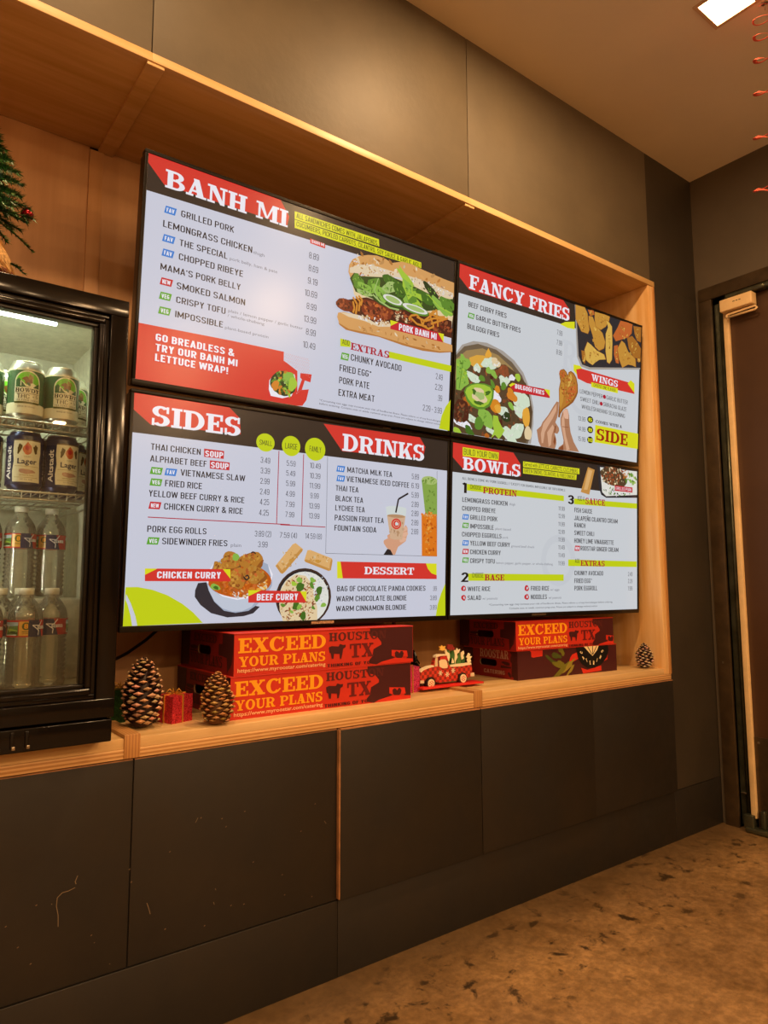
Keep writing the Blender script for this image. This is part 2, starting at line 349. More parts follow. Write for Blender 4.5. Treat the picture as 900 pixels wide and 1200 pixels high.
# ------------------------------------------------------------------ flat artwork (screens, cartons, can labels)
PAL = {k: lin(v) for k, v in dict(bowlsh='a4b0c6', brown3='3c2820', glow='e0a840', lime3='a4c83c', wingl='dcb050', mar3='55201f', pale='cdd0e0', pale2='cfd4da', white='f0eef8', head='2b2320', red='d8322c', red2='c8202e', red3='cc2f1f', dred='b01030', dred2='a02010', lime='dede1e', lime2='c6d414', olive='4a5010',
 ink='1c1c22', ink2='43434c', grey='7c7c86', black='0a0a0c', blue='2d7fd2', green='5aa62c', pink='e88a80', faint='cacfd6', shade='2a2a34', bowlw='c4ccdc', leaf='5a8a2c', leaf2='2f4a1c', leaf3='1f3818', leaf4='8ab848', leaf5='3c6a1e',
 orange2='d88428', orange3='b8641c', meat='7a2c18', meat2='4a1c12', meat3='8a4a2a', meat4='a8502c', crust='d8a060', crust2='b87838', flour='e4d0b0', crumb='e6cfa4', cuke='a4c070', skin='d8a080', skin2='e4b498', skin3='b07c5c', skin4='d8a888',
 cupt='d4dcda', latte='d4b090', latte2='b8906c', matcha='86a84a', matcha2='a8c070', matcha3='6a8c34', thai='e07818', thai2='f0a040', thai3='c05810', curry='b8601c', curry2='c87828', curry3='943c14', fried='b87a2c', fried2='94541c', fried3='cc9440',
 roll='c89048', roll2='e0b070', rice='e4e4dc', brown2='54402a', steel='a8a098', steel2='6c5c48', steel3='a08454', fry='d88820', fry2='e8a83c', sauce='d4e4cc', trayd='23262e', wing='c89038', wing2='a86a24', wing3='c4642c',
 mar='43161a', mar2='64181a', yel='f4a61a', cream='f0c090', cream2='ead9a8', herb='6a6a20', herb2='44501c', herb3='8a8030', tan2='b89080',
 navy='16204a', navy2='2a4a8a', cgreen='2c5c3c', cgreen2='6cc028', cream3='e2dcc4', gold='8a7420', crest='c8642c', olive2='5a4a20', blk='141414', brown='7a4a24', ored='b02020', sky='9ab8c8', hill='4a7a38', lab='d8a040').items()}
def blob(cx, cy, rx, ry, rot, amp, rnd, n):
    ph = [rnd.uniform(0, 6.28) for _ in range(4)]; out = []
    for i in range(n):
        a = 2*pi*i/n; k = 1 + amp*(sin(2*a+ph[0])*.5 + sin(3*a+ph[1])*.5 + sin(5*a+ph[2])*.4) + rnd.uniform(-amp, amp)*.35
        x, y = rx*k*cos(a), ry*k*sin(a); out.append((cx+x*cos(rot)-y*sin(rot), cy+x*sin(rot)+y*cos(rot)))
    return out
def clip(poly, W_, H_):
    for ax, lim, sg in ((0, 0, 1), (0, W_, -1), (1, 0, 1), (1, H_, -1)):
        if all(sg*(p[ax]-lim) >= 0 for p in poly): continue
        out = []
        for i, p in enumerate(poly):
            q = poly[(i+1) % len(poly)]; a, b = sg*(p[ax]-lim), sg*(q[ax]-lim)
            if a >= 0: out.append(p)
            if (a >= 0) != (b >= 0):
                t = a/(a-b); out.append((p[0]+(q[0]-p[0])*t, p[1]+(q[1]-p[1])*t))
        poly = out
        if len(poly) < 3: return []
    return poly
def op_polys(op):
    """-> [(colour, polygon)] in artwork centimetres"""
    k = op[0]; rnd = random.Random(repr(op))
    if k == 'P': return [(PAL[op[1]], op[2])]
    if k == 'T': return [(PAL[op[2]], p) for p in text_polys(op[1], op[3], op[4], op[5], op[6], op[7])]
    if k == 'Q':   # single letter centred at cx, cy with height h, turned by an angle
        _, kd, c, ch, cx, cy, h, an = op; w = gothic(ch, .16)[0]*h*1.15
        P = text_polys(kd, ch, -w/2, w/2, h/2, h); return [(PAL[c], [(cx+x*cos(an)+y*sin(an), cy-x*sin(an)+y*cos(an)) for x, y in p]) for p in P]
    if k == 'R':   # text turned a quarter to read upwards: kind colour string x_baseline y_start(bottom) y_end h
        return [(PAL[op[2]], [(op[4] + (py), op[5]-px) for px, py in p]) for p in text_polys(op[1], op[3], 0, op[5]-op[6], 0, op[7])]
    if k == 'E':
        _, c, cx, cy, rx, ry, ro = op; n = 28 if max(rx, ry) > 1 else 10
        return [(PAL[c], [(cx+rx*cos(2*pi*i/n)*cos(ro)-ry*sin(2*pi*i/n)*sin(ro), cy+rx*cos(2*pi*i/n)*sin(ro)+ry*sin(2*pi*i/n)*cos(ro)) for i in range(n)])]
    if k == 'J': return [(PAL[op[1]], blob(*op[2:7], op[7], rnd, op[9]))]
    if k == 'S':
        _, cols, cx, cy, rx, ry, n, s0, s1, seed, asp, amp = op; out = []
        for i in range(n):
            a = rnd.uniform(0, 2*pi); r = math.sqrt(rnd.random()); s = rnd.uniform(s0, s1)*.5; c = PAL[cols[rnd.randrange(len(cols))]]; v = rnd.uniform(.75, 1.15)
            out.append((tuple(min(.85, q*v) for q in c), blob(cx+rx*r*cos(a), cy+ry*r*sin(a), s, s*asp, rnd.uniform(0, 3.14), amp, rnd, 7)))
        return out
    if k == 'L':
        _, c, w, pts = op; out = []
        for a, b in zip(pts, pts[1:]):
            dx, dy = b[0]-a[0], b[1]-a[1]; l = math.hypot(dx, dy) or 1; nx, ny = -dy/l*w/2, dx/l*w/2
            out.append((PAL[c], [(a[0]+nx, a[1]+ny), (b[0]+nx, b[1]+ny), (b[0]-nx, b[1]-ny), (a[0]-nx, a[1]-ny)]))
        return out
def art(name, ops, parent, mat, W_, H_, z0=.0004, dz=3e-5, ox=0, oz=0, keep=None, loc=None, rot=None, tint=1.0, sx=1.0):
    """flat print facing -Y; artwork origin (0,0) is its top left corner at (ox, oz) metres"""
    q = MB(); lastz = z0
    for i, op in enumerate(ops):
        if keep and not keep(op): continue
        y = -(z0+dz*i)
        for j, (c, poly) in enumerate(op_polys(op)):
            poly = clip([(px*sx, py) for px, py in poly], W_, H_)
            if len(poly) < 3: continue
            yy = y - min(.95*dz, j*dz/320)
            q.face([(ox+px*.01, yy, oz-py*.01) for px, py in poly], tuple(v*tint for v in c))
    o = q.build(name, mat, parent, colors=True)
    if loc: o.location = loc
    if rot: o.rotation_euler = rot
    return o
def wrap_art(name, ops, parent, mat, R, zt, turn=0.0, step=.35, eps=.0004):
    """print bent round a cylinder of radius R; x=0 faces -Y turned by `turn`; y=0 is height zt"""
    groups = []; q = MB()
    for i, op in enumerate(ops):
        for c, poly in op_polys(op):
            bm = bmesh.new(); vs = [bm.verts.new((px, py, 0)) for px, py in poly]
            try: bm.faces.new(vs)
            except Exception: bm.free(); continue
            x0 = min(p[0] for p in poly); x1 = max(p[0] for p in poly)
            k = math.ceil(x0/step)
            while k*step < x1:
                if k*step > x0+1e-6: bmesh.ops.bisect_plane(bm, geom=bm.verts[:]+bm.edges[:]+bm.faces[:], plane_co=(k*step, 0, 0), plane_no=(1, 0, 0))
                k += 1
            bm.verts.index_update(); rr = R+eps+i*2.5e-5; vv = []
            for v in bm.verts:
                a = v.co.x*.01/R + turn; vv.append((rr*sin(a), -rr*cos(a), zt-v.co.y*.01))
            q.mesh(vv, [tuple(v.index for v in f.verts) for f in bm.faces], c); bm.free()
    return q.build(name, mat, parent, colors=True)
SCREENS = [
 [
  ('P','pale',[(0,0),(95.7,0),(95.7,53.9),(0,53.9)]),
  ('P','head',[(0,0),(95.7,0),(95.7,7.2),(0,8.9)]),
  ('P','red',[(0.0,0.0),(34.69,0.0),(37.43,3.61),(37.02,6.17),(27.31,6.12),(4.09,6.28),(0.01,2.2)]),
  ('T', 's', 'white', 'BANH MI', 4.28, 37.12, 6.73, 4.44),
  ('P','lime',[(38.96,1.7),(66.59,1.33),(66.85,3.44),(39.07,3.8)]),
  ('P','lime',[(39.08,3.97),(82.48,3.9),(82.58,5.62),(39.2,6.18)]),
  ('T', 'k', 'olive', 'ALL SANDWICHES COMES WITH JALAPENOS,', 39.57, 66.39, 3.33, 1.42),
  ('T', 'k', 'olive', 'CUCUMBERS, PICKLED CARROTS, CILANTRO, SOY SAUCE & GARLIC AIOLI', 39.69, 82.15, 5.57, 1.36),
  ('P','red',[(44.05,7.65),(48.78,7.83),(48.84,9.11),(44.12,8.97)]),
  ('T', 'k', 'white', 'BANH MI', 44.57, 48.48, 8.68, 0.86),
  ('T', 'k', 'ink', 'GRILLED PORK', 8.51, 22.16, 12.65, 1.59),
  ('T', 'k', 'ink', 'LEMONGRASS CHICKEN', 4.33, 27.39, 16.39, 1.63),
  ('T', 'k', 'ink', 'THE SPECIAL', 8.53, 20.81, 19.81, 1.59),
  ('T', 'k', 'ink', 'CHOPPED RIBEYE', 8.54, 25.21, 23.25, 1.59),
  ('T', 'k', 'ink', "MAMA'S PORK BELLY", 4.3, 24.76, 26.82, 1.57),
  ('T', 'k', 'ink', 'SMOKED SALMON', 8.44, 26.21, 30.41, 1.59),
  ('T', 'k', 'ink', 'CRISPY TOFU', 8.5, 21.09, 33.82, 1.54),
  ('T', 'k', 'ink', 'IMPOSSIBLE', 8.46, 20.6, 37.37, 1.54),
  ('T', 'g', 'grey', 'thigh', 27.72, 30.89, 16.47, 0.82),
  ('T', 'g', 'grey', 'pork belly, ham & pate', 21.42, 34.77, 19.8, 0.8),
  ('T', 'g', 'grey', 'plain / lemon pepper / garlic butter', 21.8, 43.13, 33.07, 0.75),
  ('T', 'g', 'grey', '/ whole-shabang', 21.67, 31.83, 34.34, 0.74),
  ('T', 'g', 'grey', 'plant-based protein', 21.17, 33.17, 37.49, 0.74),
  ('P','blue',[(4.75,11.16),(7.39,11.16),(7.03,12.95),(4.39,12.95)]),
  ('T', 'b', 'white', 'FAV', 4.97, 6.82, 12.6, 1.04),
  ('P','blue',[(4.67,18.11),(7.46,18.11),(7.08,19.9),(4.29,19.9)]),
  ('T', 'b', 'white', 'FAV', 4.9, 6.86, 19.54, 1.04),
  ('P','blue',[(4.72,21.62),(7.42,21.62),(7.05,23.41),(4.36,23.41)]),
  ('T', 'b', 'white', 'FAV', 4.94, 6.83, 23.05, 1.04),
  ('P','red2',[(4.7,28.6),(7.49,28.6),(7.11,30.38),(4.32,30.38)]),
  ('T', 'b', 'white', 'NEW', 4.93, 6.88, 30.03, 1.04),
  ('P','green',[(4.7,32.08),(7.39,32.08),(7.02,33.87),(4.33,33.87)]),
  ('T', 'b', 'white', 'VEG', 4.92, 6.8, 33.51, 1.04),
  ('P','green',[(4.71,35.63),(7.4,35.63),(7.03,37.42),(4.34,37.42)]),
  ('T', 'b', 'white', 'VEG', 4.93, 6.81, 37.06, 1.04),
  ('T', 'g', 'ink2', '8.89', 43.95, 46.95, 13.14, 1.72),
  ('T', 'g', 'ink2', '8.69', 44.01, 46.93, 16.64, 1.72),
  ('T', 'g', 'ink2', '9.19', 43.93, 46.92, 20.11, 1.72),
  ('T', 'g', 'ink2', '10.69', 43.18, 46.97, 23.61, 1.72),
  ('T', 'g', 'ink2', '8.99', 43.96, 46.95, 27.11, 1.72),
  ('T', 'g', 'ink2', '13.99', 43.3, 47.08, 30.73, 1.72),
  ('T', 'g', 'ink2', '8.99', 44.14, 47.13, 34.14, 1.72),
  ('T', 'g', 'ink2', '10.49', 43.41, 47.18, 37.79, 1.72),
  ('P','red',[(0.0,40.63),(23.09,40.17),(37.82,40.12),(37.89,42.5),(39.17,43.06),(42.11,44.53),(42.41,50.26),(41.98,50.73),(42.27,50.55),(43.73,49.37),(45.86,48.88),(45.25,51.96),(44.11,53.63),(42.18,53.9),(23.89,53.9),(0.0,53.9)]),
  ('P','red',[(43.04,44.9),(46.51,44.68),(46.23,46.91),(43.58,46.56),(43.04,46.11)]),
  ('P','red',[(42.27,50.5),(43.58,46.56),(44.64,46.1),(43.73,49.37)]),
  ('E','pink',38.14,40.46,0.1,0.09,0),
  ('E','pink',38.7,40.48,0.1,0.09,0),
  ('E','pink',39.27,40.5,0.1,0.09,0),
  ('E','pink',39.84,40.52,0.1,0.09,0),
  ('E','pink',40.41,40.55,0.1,0.09,0),
  ('E','pink',40.99,40.57,0.1,0.09,0),
  ('E','pink',41.56,40.59,0.1,0.09,0),
  ('E','pink',42.14,40.62,0.1,0.09,0),
  ('E','pink',42.72,40.64,0.1,0.09,0),
  ('E','pink',43.3,40.66,0.1,0.09,0),
  ('E','pink',43.89,40.69,0.1,0.09,0),
  ('E','pink',44.47,40.71,0.1,0.09,0),
  ('E','pink',45.06,40.73,0.1,0.09,0),
  ('E','pink',38.43,40.85,0.1,0.09,0),
  ('E','pink',38.99,40.88,0.1,0.09,0),
  ('E','pink',39.56,40.9,0.1,0.09,0),
  ('E','pink',40.13,40.92,0.1,0.09,0),
  ('E','pink',40.71,40.95,0.1,0.09,0),
  ('E','pink',41.28,40.97,0.1,0.09,0),
  ('E','pink',41.86,40.99,0.1,0.09,0),
  ('E','pink',42.44,41.02,0.1,0.09,0),
  ('E','pink',43.02,41.04,0.1,0.09,0),
  ('E','pink',43.6,41.06,0.1,0.09,0),
  ('E','pink',44.19,41.09,0.1,0.09,0),
  ('E','pink',44.77,41.11,0.1,0.09,0),
  ('E','pink',45.36,41.14,0.1,0.09,0),
  ('E','pink',38.18,41.35,0.1,0.09,0),
  ('E','pink',38.75,41.38,0.1,0.09,0),
  ('E','pink',39.32,41.4,0.1,0.09,0),
  ('E','pink',39.89,41.43,0.1,0.09,0),
  ('E','pink',40.46,41.45,0.1,0.09,0),
  ('E','pink',41.04,41.47,0.1,0.09,0),
  ('E','pink',41.61,41.5,0.1,0.09,0),
  ('E','pink',42.19,41.52,0.1,0.09,0),
  ('E','pink',42.77,41.55,0.1,0.09,0),
  ('E','pink',43.35,41.57,0.1,0.09,0),
  ('E','pink',43.94,41.6,0.1,0.09,0),
  ('E','pink',44.52,41.62,0.1,0.09,0),
  ('E','pink',45.11,41.65,0.1,0.09,0),
  ('E','pink',38.47,41.75,0.1,0.09,0),
  ('E','pink',39.04,41.77,0.1,0.09,0),
  ('E','pink',39.61,41.8,0.1,0.09,0),
  ('E','pink',40.18,41.82,0.1,0.09,0),
  ('E','pink',40.75,41.85,0.1,0.09,0),
  ('E','pink',41.33,41.87,0.1,0.09,0),
  ('E','pink',41.91,41.9,0.1,0.09,0),
  ('E','pink',42.49,41.92,0.1,0.09,0),
  ('E','pink',43.07,41.95,0.1,0.09,0),
  ('E','pink',43.65,41.98,0.1,0.09,0),
  ('E','pink',44.23,42.0,0.1,0.09,0),
  ('E','pink',44.82,42.03,0.1,0.09,0),
  ('E','pink',45.41,42.05,0.1,0.09,0),
  ('E','pink',38.23,42.25,0.1,0.09,0),
  ('E','pink',38.8,42.27,0.1,0.09,0),
  ('E','pink',39.37,42.3,0.1,0.09,0),
  ('E','pink',39.94,42.33,0.1,0.09,0),
  ('E','pink',40.51,42.35,0.1,0.09,0),
  ('E','pink',41.08,42.38,0.1,0.09,0),
  ('E','pink',41.66,42.4,0.1,0.09,0),
  ('E','pink',42.24,42.43,0.1,0.09,0),
  ('E','pink',42.82,42.46,0.1,0.09,0),
  ('E','pink',43.4,42.48,0.1,0.09,0),
  ('E','pink',43.98,42.51,0.1,0.09,0),
  ('E','pink',44.57,42.53,0.1,0.09,0),
  ('E','pink',45.16,42.56,0.1,0.09,0),
  ('E','pink',39.09,42.67,0.1,0.09,0),
  ('E','pink',39.66,42.7,0.1,0.09,0),
  ('E','pink',40.23,42.73,0.1,0.09,0),
  ('E','pink',40.8,42.75,0.1,0.09,0),
  ('E','pink',41.38,42.78,0.1,0.09,0),
  ('E','pink',41.95,42.81,0.1,0.09,0),
  ('E','pink',42.53,42.83,0.1,0.09,0),
  ('E','pink',43.11,42.86,0.1,0.09,0),
  ('E','pink',43.7,42.89,0.1,0.09,0),
  ('E','pink',44.28,42.91,0.1,0.09,0),
  ('E','pink',44.87,42.94,0.1,0.09,0),
  ('E','pink',45.46,42.97,0.1,0.09,0),
  ('E','pink',40.56,43.25,0.1,0.09,0),
  ('E','pink',41.13,43.28,0.1,0.09,0),
  ('E','pink',41.71,43.31,0.1,0.09,0),
  ('E','pink',42.29,43.34,0.1,0.09,0),
  ('E','pink',42.87,43.36,0.1,0.09,0),
  ('E','pink',43.45,43.39,0.1,0.09,0),
  ('E','pink',44.03,43.42,0.1,0.09,0),
  ('E','pink',44.62,43.45,0.1,0.09,0),
  ('E','pink',45.21,43.48,0.1,0.09,0),
  ('E','pink',41.42,43.68,0.1,0.09,0),
  ('E','pink',42.0,43.71,0.1,0.09,0),
  ('E','pink',42.58,43.74,0.1,0.09,0),
  ('E','pink',43.16,43.77,0.1,0.09,0),
  ('E','pink',43.75,43.8,0.1,0.09,0),
  ('E','pink',44.33,43.83,0.1,0.09,0),
  ('E','pink',44.92,43.85,0.1,0.09,0),
  ('E','pink',45.51,43.88,0.1,0.09,0),
  ('E','pink',42.33,44.24,0.1,0.09,0),
  ('E','pink',42.91,44.27,0.1,0.09,0),
  ('E','pink',43.5,44.3,0.1,0.09,0),
  ('E','pink',44.08,44.33,0.1,0.09,0),
  ('E','pink',44.67,44.36,0.1,0.09,0),
  ('E','pink',45.26,44.39,0.1,0.09,0),
  ('E','pink',43.21,44.68,0.1,0.09,0),
  ('E','pink',43.79,44.71,0.1,0.09,0),
  ('E','pink',44.38,44.74,0.1,0.09,0),
  ('E','pink',44.97,44.77,0.1,0.09,0),
  ('E','pink',45.56,44.8,0.1,0.09,0),
  ('E','pink',44.72,45.27,0.1,0.09,0),
  ('E','pink',45.3,45.3,0.1,0.09,0),
  ('E','pink',45.6,45.71,0.1,0.09,0),
  ('T', 'b', 'white', 'GO BREADLESS &', 4.02, 23.78, 44.09, 1.73),
  ('T', 'b', 'white', 'TRY OUR BANH MI', 4.13, 24.84, 46.53, 1.73),
  ('T', 'b', 'white', 'LETTUCE WRAP!', 4.14, 22.43, 48.91, 1.73),
  ('N','lettuce_bowl_picture'),
  ('P','white',[(33.87,48.51),(34.68,47.32),(37.53,45.76),(41.1,45.65),(41.84,48.2),(40.52,51.64),(37.89,52.6),(34.51,52.48),(33.85,50.88)]),
  ('J','leaf3',37.97,48.6,3.67,3.42,0,0.06,3,26),
  ('S',['leaf4','lime3','leaf','orange2','leaf5','cuke','fry'],38.12,48.57,3.29,3.11,90,0.5,1.7,5,0.6,0.25),
  ('J','leaf4',39.66,46.71,1.78,1.32,0.3,0.2,9,16),
  ('J','orange2',35.67,49.52,1.16,1.31,0.6,0.2,10,10),
  ('J','lime3',40.65,48.41,1.13,2.12,0.2,0.2,11,18),
  ('N','menu_artwork'),
  ('N','sandwich_picture'),
  ('P','crumb',[(57.42,14.78),(65.09,12.4),(78.42,10.66),(95.23,11.3),(95.58,17.46),(94.82,24.76),(81.32,24.12),(65.77,25.01),(58.64,19.73)]),
  ('P','crust',[(56.42,13.83),(56.54,11.79),(57.63,9.88),(59.95,8.23),(62.82,7.16),(65.77,6.52),(68.8,6.64),(71.14,7.26),(74.97,5.81),(78.68,5.67),(82.5,6.16),(86.95,6.52),(91.51,6.89),(95.45,7.0),(95.59,11.43),(91.78,11.69),(87.23,11.48),(80.56,10.54),(75.18,9.78),(70.03,10.49),(65.09,12.4),(60.23,13.45),(57.22,15.44)]),
  ('S',['crust','crust2','flour'],75.14,8.95,18.72,2.51,50,0.5,2.2,8,0.5,0.25),
  ('P','flour',[(56.82,12.52),(59.14,11.1),(62.97,9.87),(66.94,9.64),(71.53,9.68),(77.28,9.45),(82.68,9.36),(89.39,9.85),(95.29,10.39),(95.37,11.71),(91.25,12.48),(86.15,12.18),(80.6,11.18),(74.2,10.88),(69.08,11.78),(64.12,12.85),(59.27,13.5),(56.89,13.91)]),
  ('S',['flour','crust2','crumb','fried3','white'],65.01,10.97,8.35,1.3,70,0.3,0.9,81,0.5,0.25),
  ('S',['flour','crust2','crumb','tan2','white'],86.09,11.11,8.8,1.81,80,0.3,0.9,82,0.5,0.25),
  ('P','meat2',[(52.71,23.36),(53.58,22.24),(55.91,22.0),(58.71,20.93),(63.0,19.49),(70.54,19.77),(75.74,19.82),(82.11,18.78),(89.89,18.75),(95.1,19.35),(95.4,24.64),(86.85,24.67),(71.87,25.33),(65.84,26.24),(60.89,25.7),(55.11,24.6)]),
  ('J','meat',55.75,23.44,2.98,1.74,0.1,0.12,11,16),
  ('S',['meat','meat4','meat2'],55.75,23.44,2.33,1.35,26,0.5,1.5,12,0.6,0.25),
  ('P','meat',[(61.18,21.97),(61.82,20.39),(65.01,20.04),(69.03,20.12),(72.16,21.07),(71.78,23.67),(67.83,26.01),(63.82,25.45),(61.53,23.92)]),
  ('S',['meat','meat4','meat2','wing3'],66.16,22.86,4.44,2.45,60,0.5,1.8,13,0.6,0.25),
  ('S',['meat4','meat2','meat3','crumb'],75.88,22.33,4.16,1.88,60,0.5,1.5,14,0.6,0.25),
  ('S',['meat','meat4','meat3','meat2'],90.09,22.22,5.05,2.61,80,0.5,1.8,15,0.6,0.25),
  ('S',['orange2','orange3','crumb'],62.7,14.04,2.91,1.29,22,0.6,1.6,16,0.4,0.25),
  ('P','leaf2',[(56.98,15.5),(58.31,13.54),(60.74,13.93),(66.6,12.63),(72.14,11.41),(78.49,11.92),(85.08,12.88),(90.75,13.7),(95.39,12.15),(95.58,17.46),(89.79,17.01),(83.21,18.96),(77.85,19.76),(72.67,20.95),(67.53,20.48),(64.97,19.43),(61.51,19.04),(59.07,18.82)]),
  ('J','leaf',59.87,15.78,2.1,2.0,0.3,0.22,200,16),
  ('S',['leaf','leaf','leaf2','leaf4'],59.87,15.78,1.68,1.6,14,0.4,1.3,220,0.35,0.25),
  ('J','leaf4',62.86,16.87,2.91,1.21,0.2,0.22,201,16),
  ('S',['leaf4','leaf','leaf2','leaf4'],62.86,16.87,2.33,0.97,14,0.4,1.3,221,0.35,0.25),
  ('J','leaf',65.22,14.84,2.46,1.38,-0.3,0.22,202,16),
  ('S',['leaf','leaf','leaf2','leaf4'],65.22,14.84,1.97,1.11,14,0.4,1.3,222,0.35,0.25),
  ('J','leaf4',67.6,17.14,2.99,1.88,0.5,0.22,203,16),
  ('S',['leaf4','leaf','leaf2','leaf4'],67.6,17.14,2.39,1.51,14,0.4,1.3,223,0.35,0.25),
  ('J','leaf5',71.7,12.78,4.07,1.41,0.1,0.22,204,16),
  ('S',['leaf5','leaf','leaf2','leaf4'],71.7,12.78,3.26,1.13,14,0.4,1.3,224,0.35,0.25),
  ('J','cuke',70.78,14.69,3.04,1.4,-0.5,0.22,205,16),
  ('S',['cuke','leaf','leaf2','leaf4'],70.78,14.69,2.43,1.12,14,0.4,1.3,225,0.35,0.25),
  ('J','leaf5',74.4,14.64,2.58,1.84,0.8,0.22,206,16),
  ('S',['leaf5','leaf','leaf2','leaf4'],74.4,14.64,2.07,1.47,14,0.4,1.3,226,0.35,0.25),
  ('J','leaf4',78.77,16.98,2.64,1.86,0.3,0.22,207,16),
  ('S',['leaf4','leaf','leaf2','leaf4'],78.77,16.98,2.11,1.49,14,0.4,1.3,227,0.35,0.25),
  ('J','lime3',80.94,17.33,3.21,1.44,0.6,0.22,208,16),
  ('S',['lime3','leaf','leaf2','leaf4'],80.94,17.33,2.57,1.15,14,0.4,1.3,228,0.35,0.25),
  ('J','leaf5',84.06,14.43,3.26,1.71,0.4,0.22,209,16),
  ('S',['leaf5','leaf','leaf2','leaf4'],84.06,14.43,2.61,1.37,14,0.4,1.3,229,0.35,0.25),
  ('J','leaf3',86.13,11.75,3.3,1.29,0.5,0.22,210,16),
  ('S',['leaf3','leaf','leaf2','leaf4'],86.13,11.75,2.64,1.03,14,0.4,1.3,230,0.35,0.25),
  ('J','leaf',78.65,14.87,2.11,2.95,-0.3,0.22,211,16),
  ('S',['leaf','leaf','leaf2','leaf4'],78.65,14.87,1.69,2.36,14,0.4,1.3,231,0.35,0.25),
  ('J','cuke',61.97,18.52,2.61,0.81,0.1,0.22,212,16),
  ('S',['cuke','leaf','leaf2','leaf4'],61.97,18.52,2.08,0.65,14,0.4,1.3,232,0.35,0.25),
  ('J','leaf4',90.87,15.88,4.51,1.74,0.5,0.22,213,16),
  ('S',['leaf4','leaf','leaf2','leaf4'],90.87,15.88,3.6,1.39,14,0.4,1.3,233,0.35,0.25),
  ('J','leaf',93.08,14.48,3.42,1.93,0.4,0.22,214,16),
  ('S',['leaf','leaf','leaf2','leaf4'],93.08,14.48,2.73,1.54,14,0.4,1.3,234,0.35,0.25),
  ('E','leaf',72.26,18.19,4.08,1.49,0.1),
  ('E','rice',72.09,18.06,3.57,1.2,0.1),
  ('E','cuke',72.09,18.06,2.65,0.83,0.1),
  ('E','leaf',80.5,19.06,5.34,1.44,0.05),
  ('E','rice',80.48,18.81,4.8,1.1,0.05),
  ('E','cuke',80.59,18.78,3.52,0.72,0.05),
  ('P','lime3',[(72.75,8.31),(74.06,8.38),(73.73,7.2),(75.66,8.81),(77.29,9.66),(79.26,11.3),(79.11,13.48),(80.75,13.93),(82.39,13.97),(83.04,15.97),(80.82,15.21),(79.2,15.17),(77.69,16.81),(76.5,14.55),(75.37,13.13),(75.25,11.04),(74.02,9.66)]),
  ('P','leaf4',[(75.23,10.62),(78.49,11.92),(78.65,14.87),(77.0,14.0)]),
  ('S',['leaf4','lime3','leaf'],78.56,13.19,2.11,2.95,30,0.4,1.3,240,0.35,0.25),
  ('L','cuke',0.5,[(64.91,18.21),(67.49,19.66),(71.1,20.68),(74.47,20.54)]),
  ('L','lime3',0.35,[(85.1,13.31),(89.74,16.14),(95.26,17.09)]),
  ('L','cuke',0.3,[(66.62,13.03),(65.33,16.87),(66.97,19.37)]),
  ('L','orange2',0.62,[(58.21,20.64),(59.74,22.31),(59.42,25.22)]),
  ('L','wing',0.22,[(58.21,20.52),(59.74,22.19),(59.41,25.1)]),
  ('L','orange2',0.62,[(59.15,20.22),(60.66,21.28),(60.33,24.2)]),
  ('L','wing',0.22,[(59.14,20.1),(60.65,21.16),(60.32,24.08)]),
  ('L','orange2',0.62,[(60.09,19.79),(61.35,20.7),(60.96,22.43)]),
  ('L','wing',0.22,[(60.08,19.67),(61.35,20.58),(60.95,22.31)]),
  ('L','orange2',0.62,[(58.28,21.84),(58.86,23.73),(58.45,25.03)]),
  ('L','wing',0.22,[(58.27,21.72),(58.85,23.61),(58.44,24.91)]),
  ('L','orange2',0.62,[(78.28,22.65),(79.0,21.2),(81.12,20.51),(82.81,21.64),(83.45,23.23),(86.25,23.92)]),
  ('L','wing',0.22,[(78.27,22.52),(78.99,21.08),(81.11,20.38),(82.81,21.51),(83.44,23.1),(86.24,23.79)]),
  ('L','orange2',0.62,[(83.47,23.65),(83.92,21.83),(86.56,19.5),(88.68,17.27),(89.1,19.8),(89.53,22.34)]),
  ('L','wing',0.22,[(83.47,23.53),(83.91,21.7),(86.55,19.37),(88.67,17.14),(89.09,19.67),(89.52,22.21)]),
  ('L','orange2',0.62,[(85.69,23.83),(87.86,22.7),(86.61,20.36),(85.96,18.76)]),
  ('L','wing',0.22,[(85.68,23.7),(87.85,22.57),(86.6,20.23),(85.95,18.63)]),
  ('L','orange2',0.62,[(81.15,21.15),(84.46,21.71),(87.71,20.11),(92.77,19.2)]),
  ('L','wing',0.22,[(81.15,21.02),(84.46,21.58),(87.7,19.98),(92.77,19.07)]),
  ('L','orange2',0.62,[(86.7,22.08),(89.99,20.48),(93.33,18.86)]),
  ('L','wing',0.22,[(86.7,21.95),(89.98,20.35),(93.32,18.73)]),
  ('L','orange2',0.62,[(87.58,17.74),(86.53,19.07),(89.08,19.37),(92.17,18.67)]),
  ('L','wing',0.22,[(87.57,17.61),(86.53,18.94),(89.07,19.24),(92.16,18.54)]),
  ('L','orange2',0.62,[(79.05,22.05),(81.27,23.27),(85.1,23.3)]),
  ('L','wing',0.22,[(79.04,21.92),(81.26,23.14),(85.1,23.17)]),
  ('P','crust',[(53.29,27.4),(53.55,26.15),(55.16,25.58),(58.94,25.33),(62.34,25.37),(65.84,26.24),(70.87,25.76),(77.15,26.3),(86.94,26.39),(95.52,26.84),(95.7,29.07),(90.54,30.26),(83.88,30.92),(76.34,30.71),(67.55,30.0),(61.14,30.32),(56.36,30.33),(54.19,29.4)]),
  ('P','crust2',[(53.7,28.91),(57.28,29.93),(64.05,29.71),(71.1,29.89),(79.5,30.29),(90.51,29.83),(95.7,28.77),(95.7,29.07),(90.54,30.31),(83.88,30.96),(76.34,30.8),(67.55,30.08),(61.15,30.4),(56.36,30.41),(54.2,29.48)]),
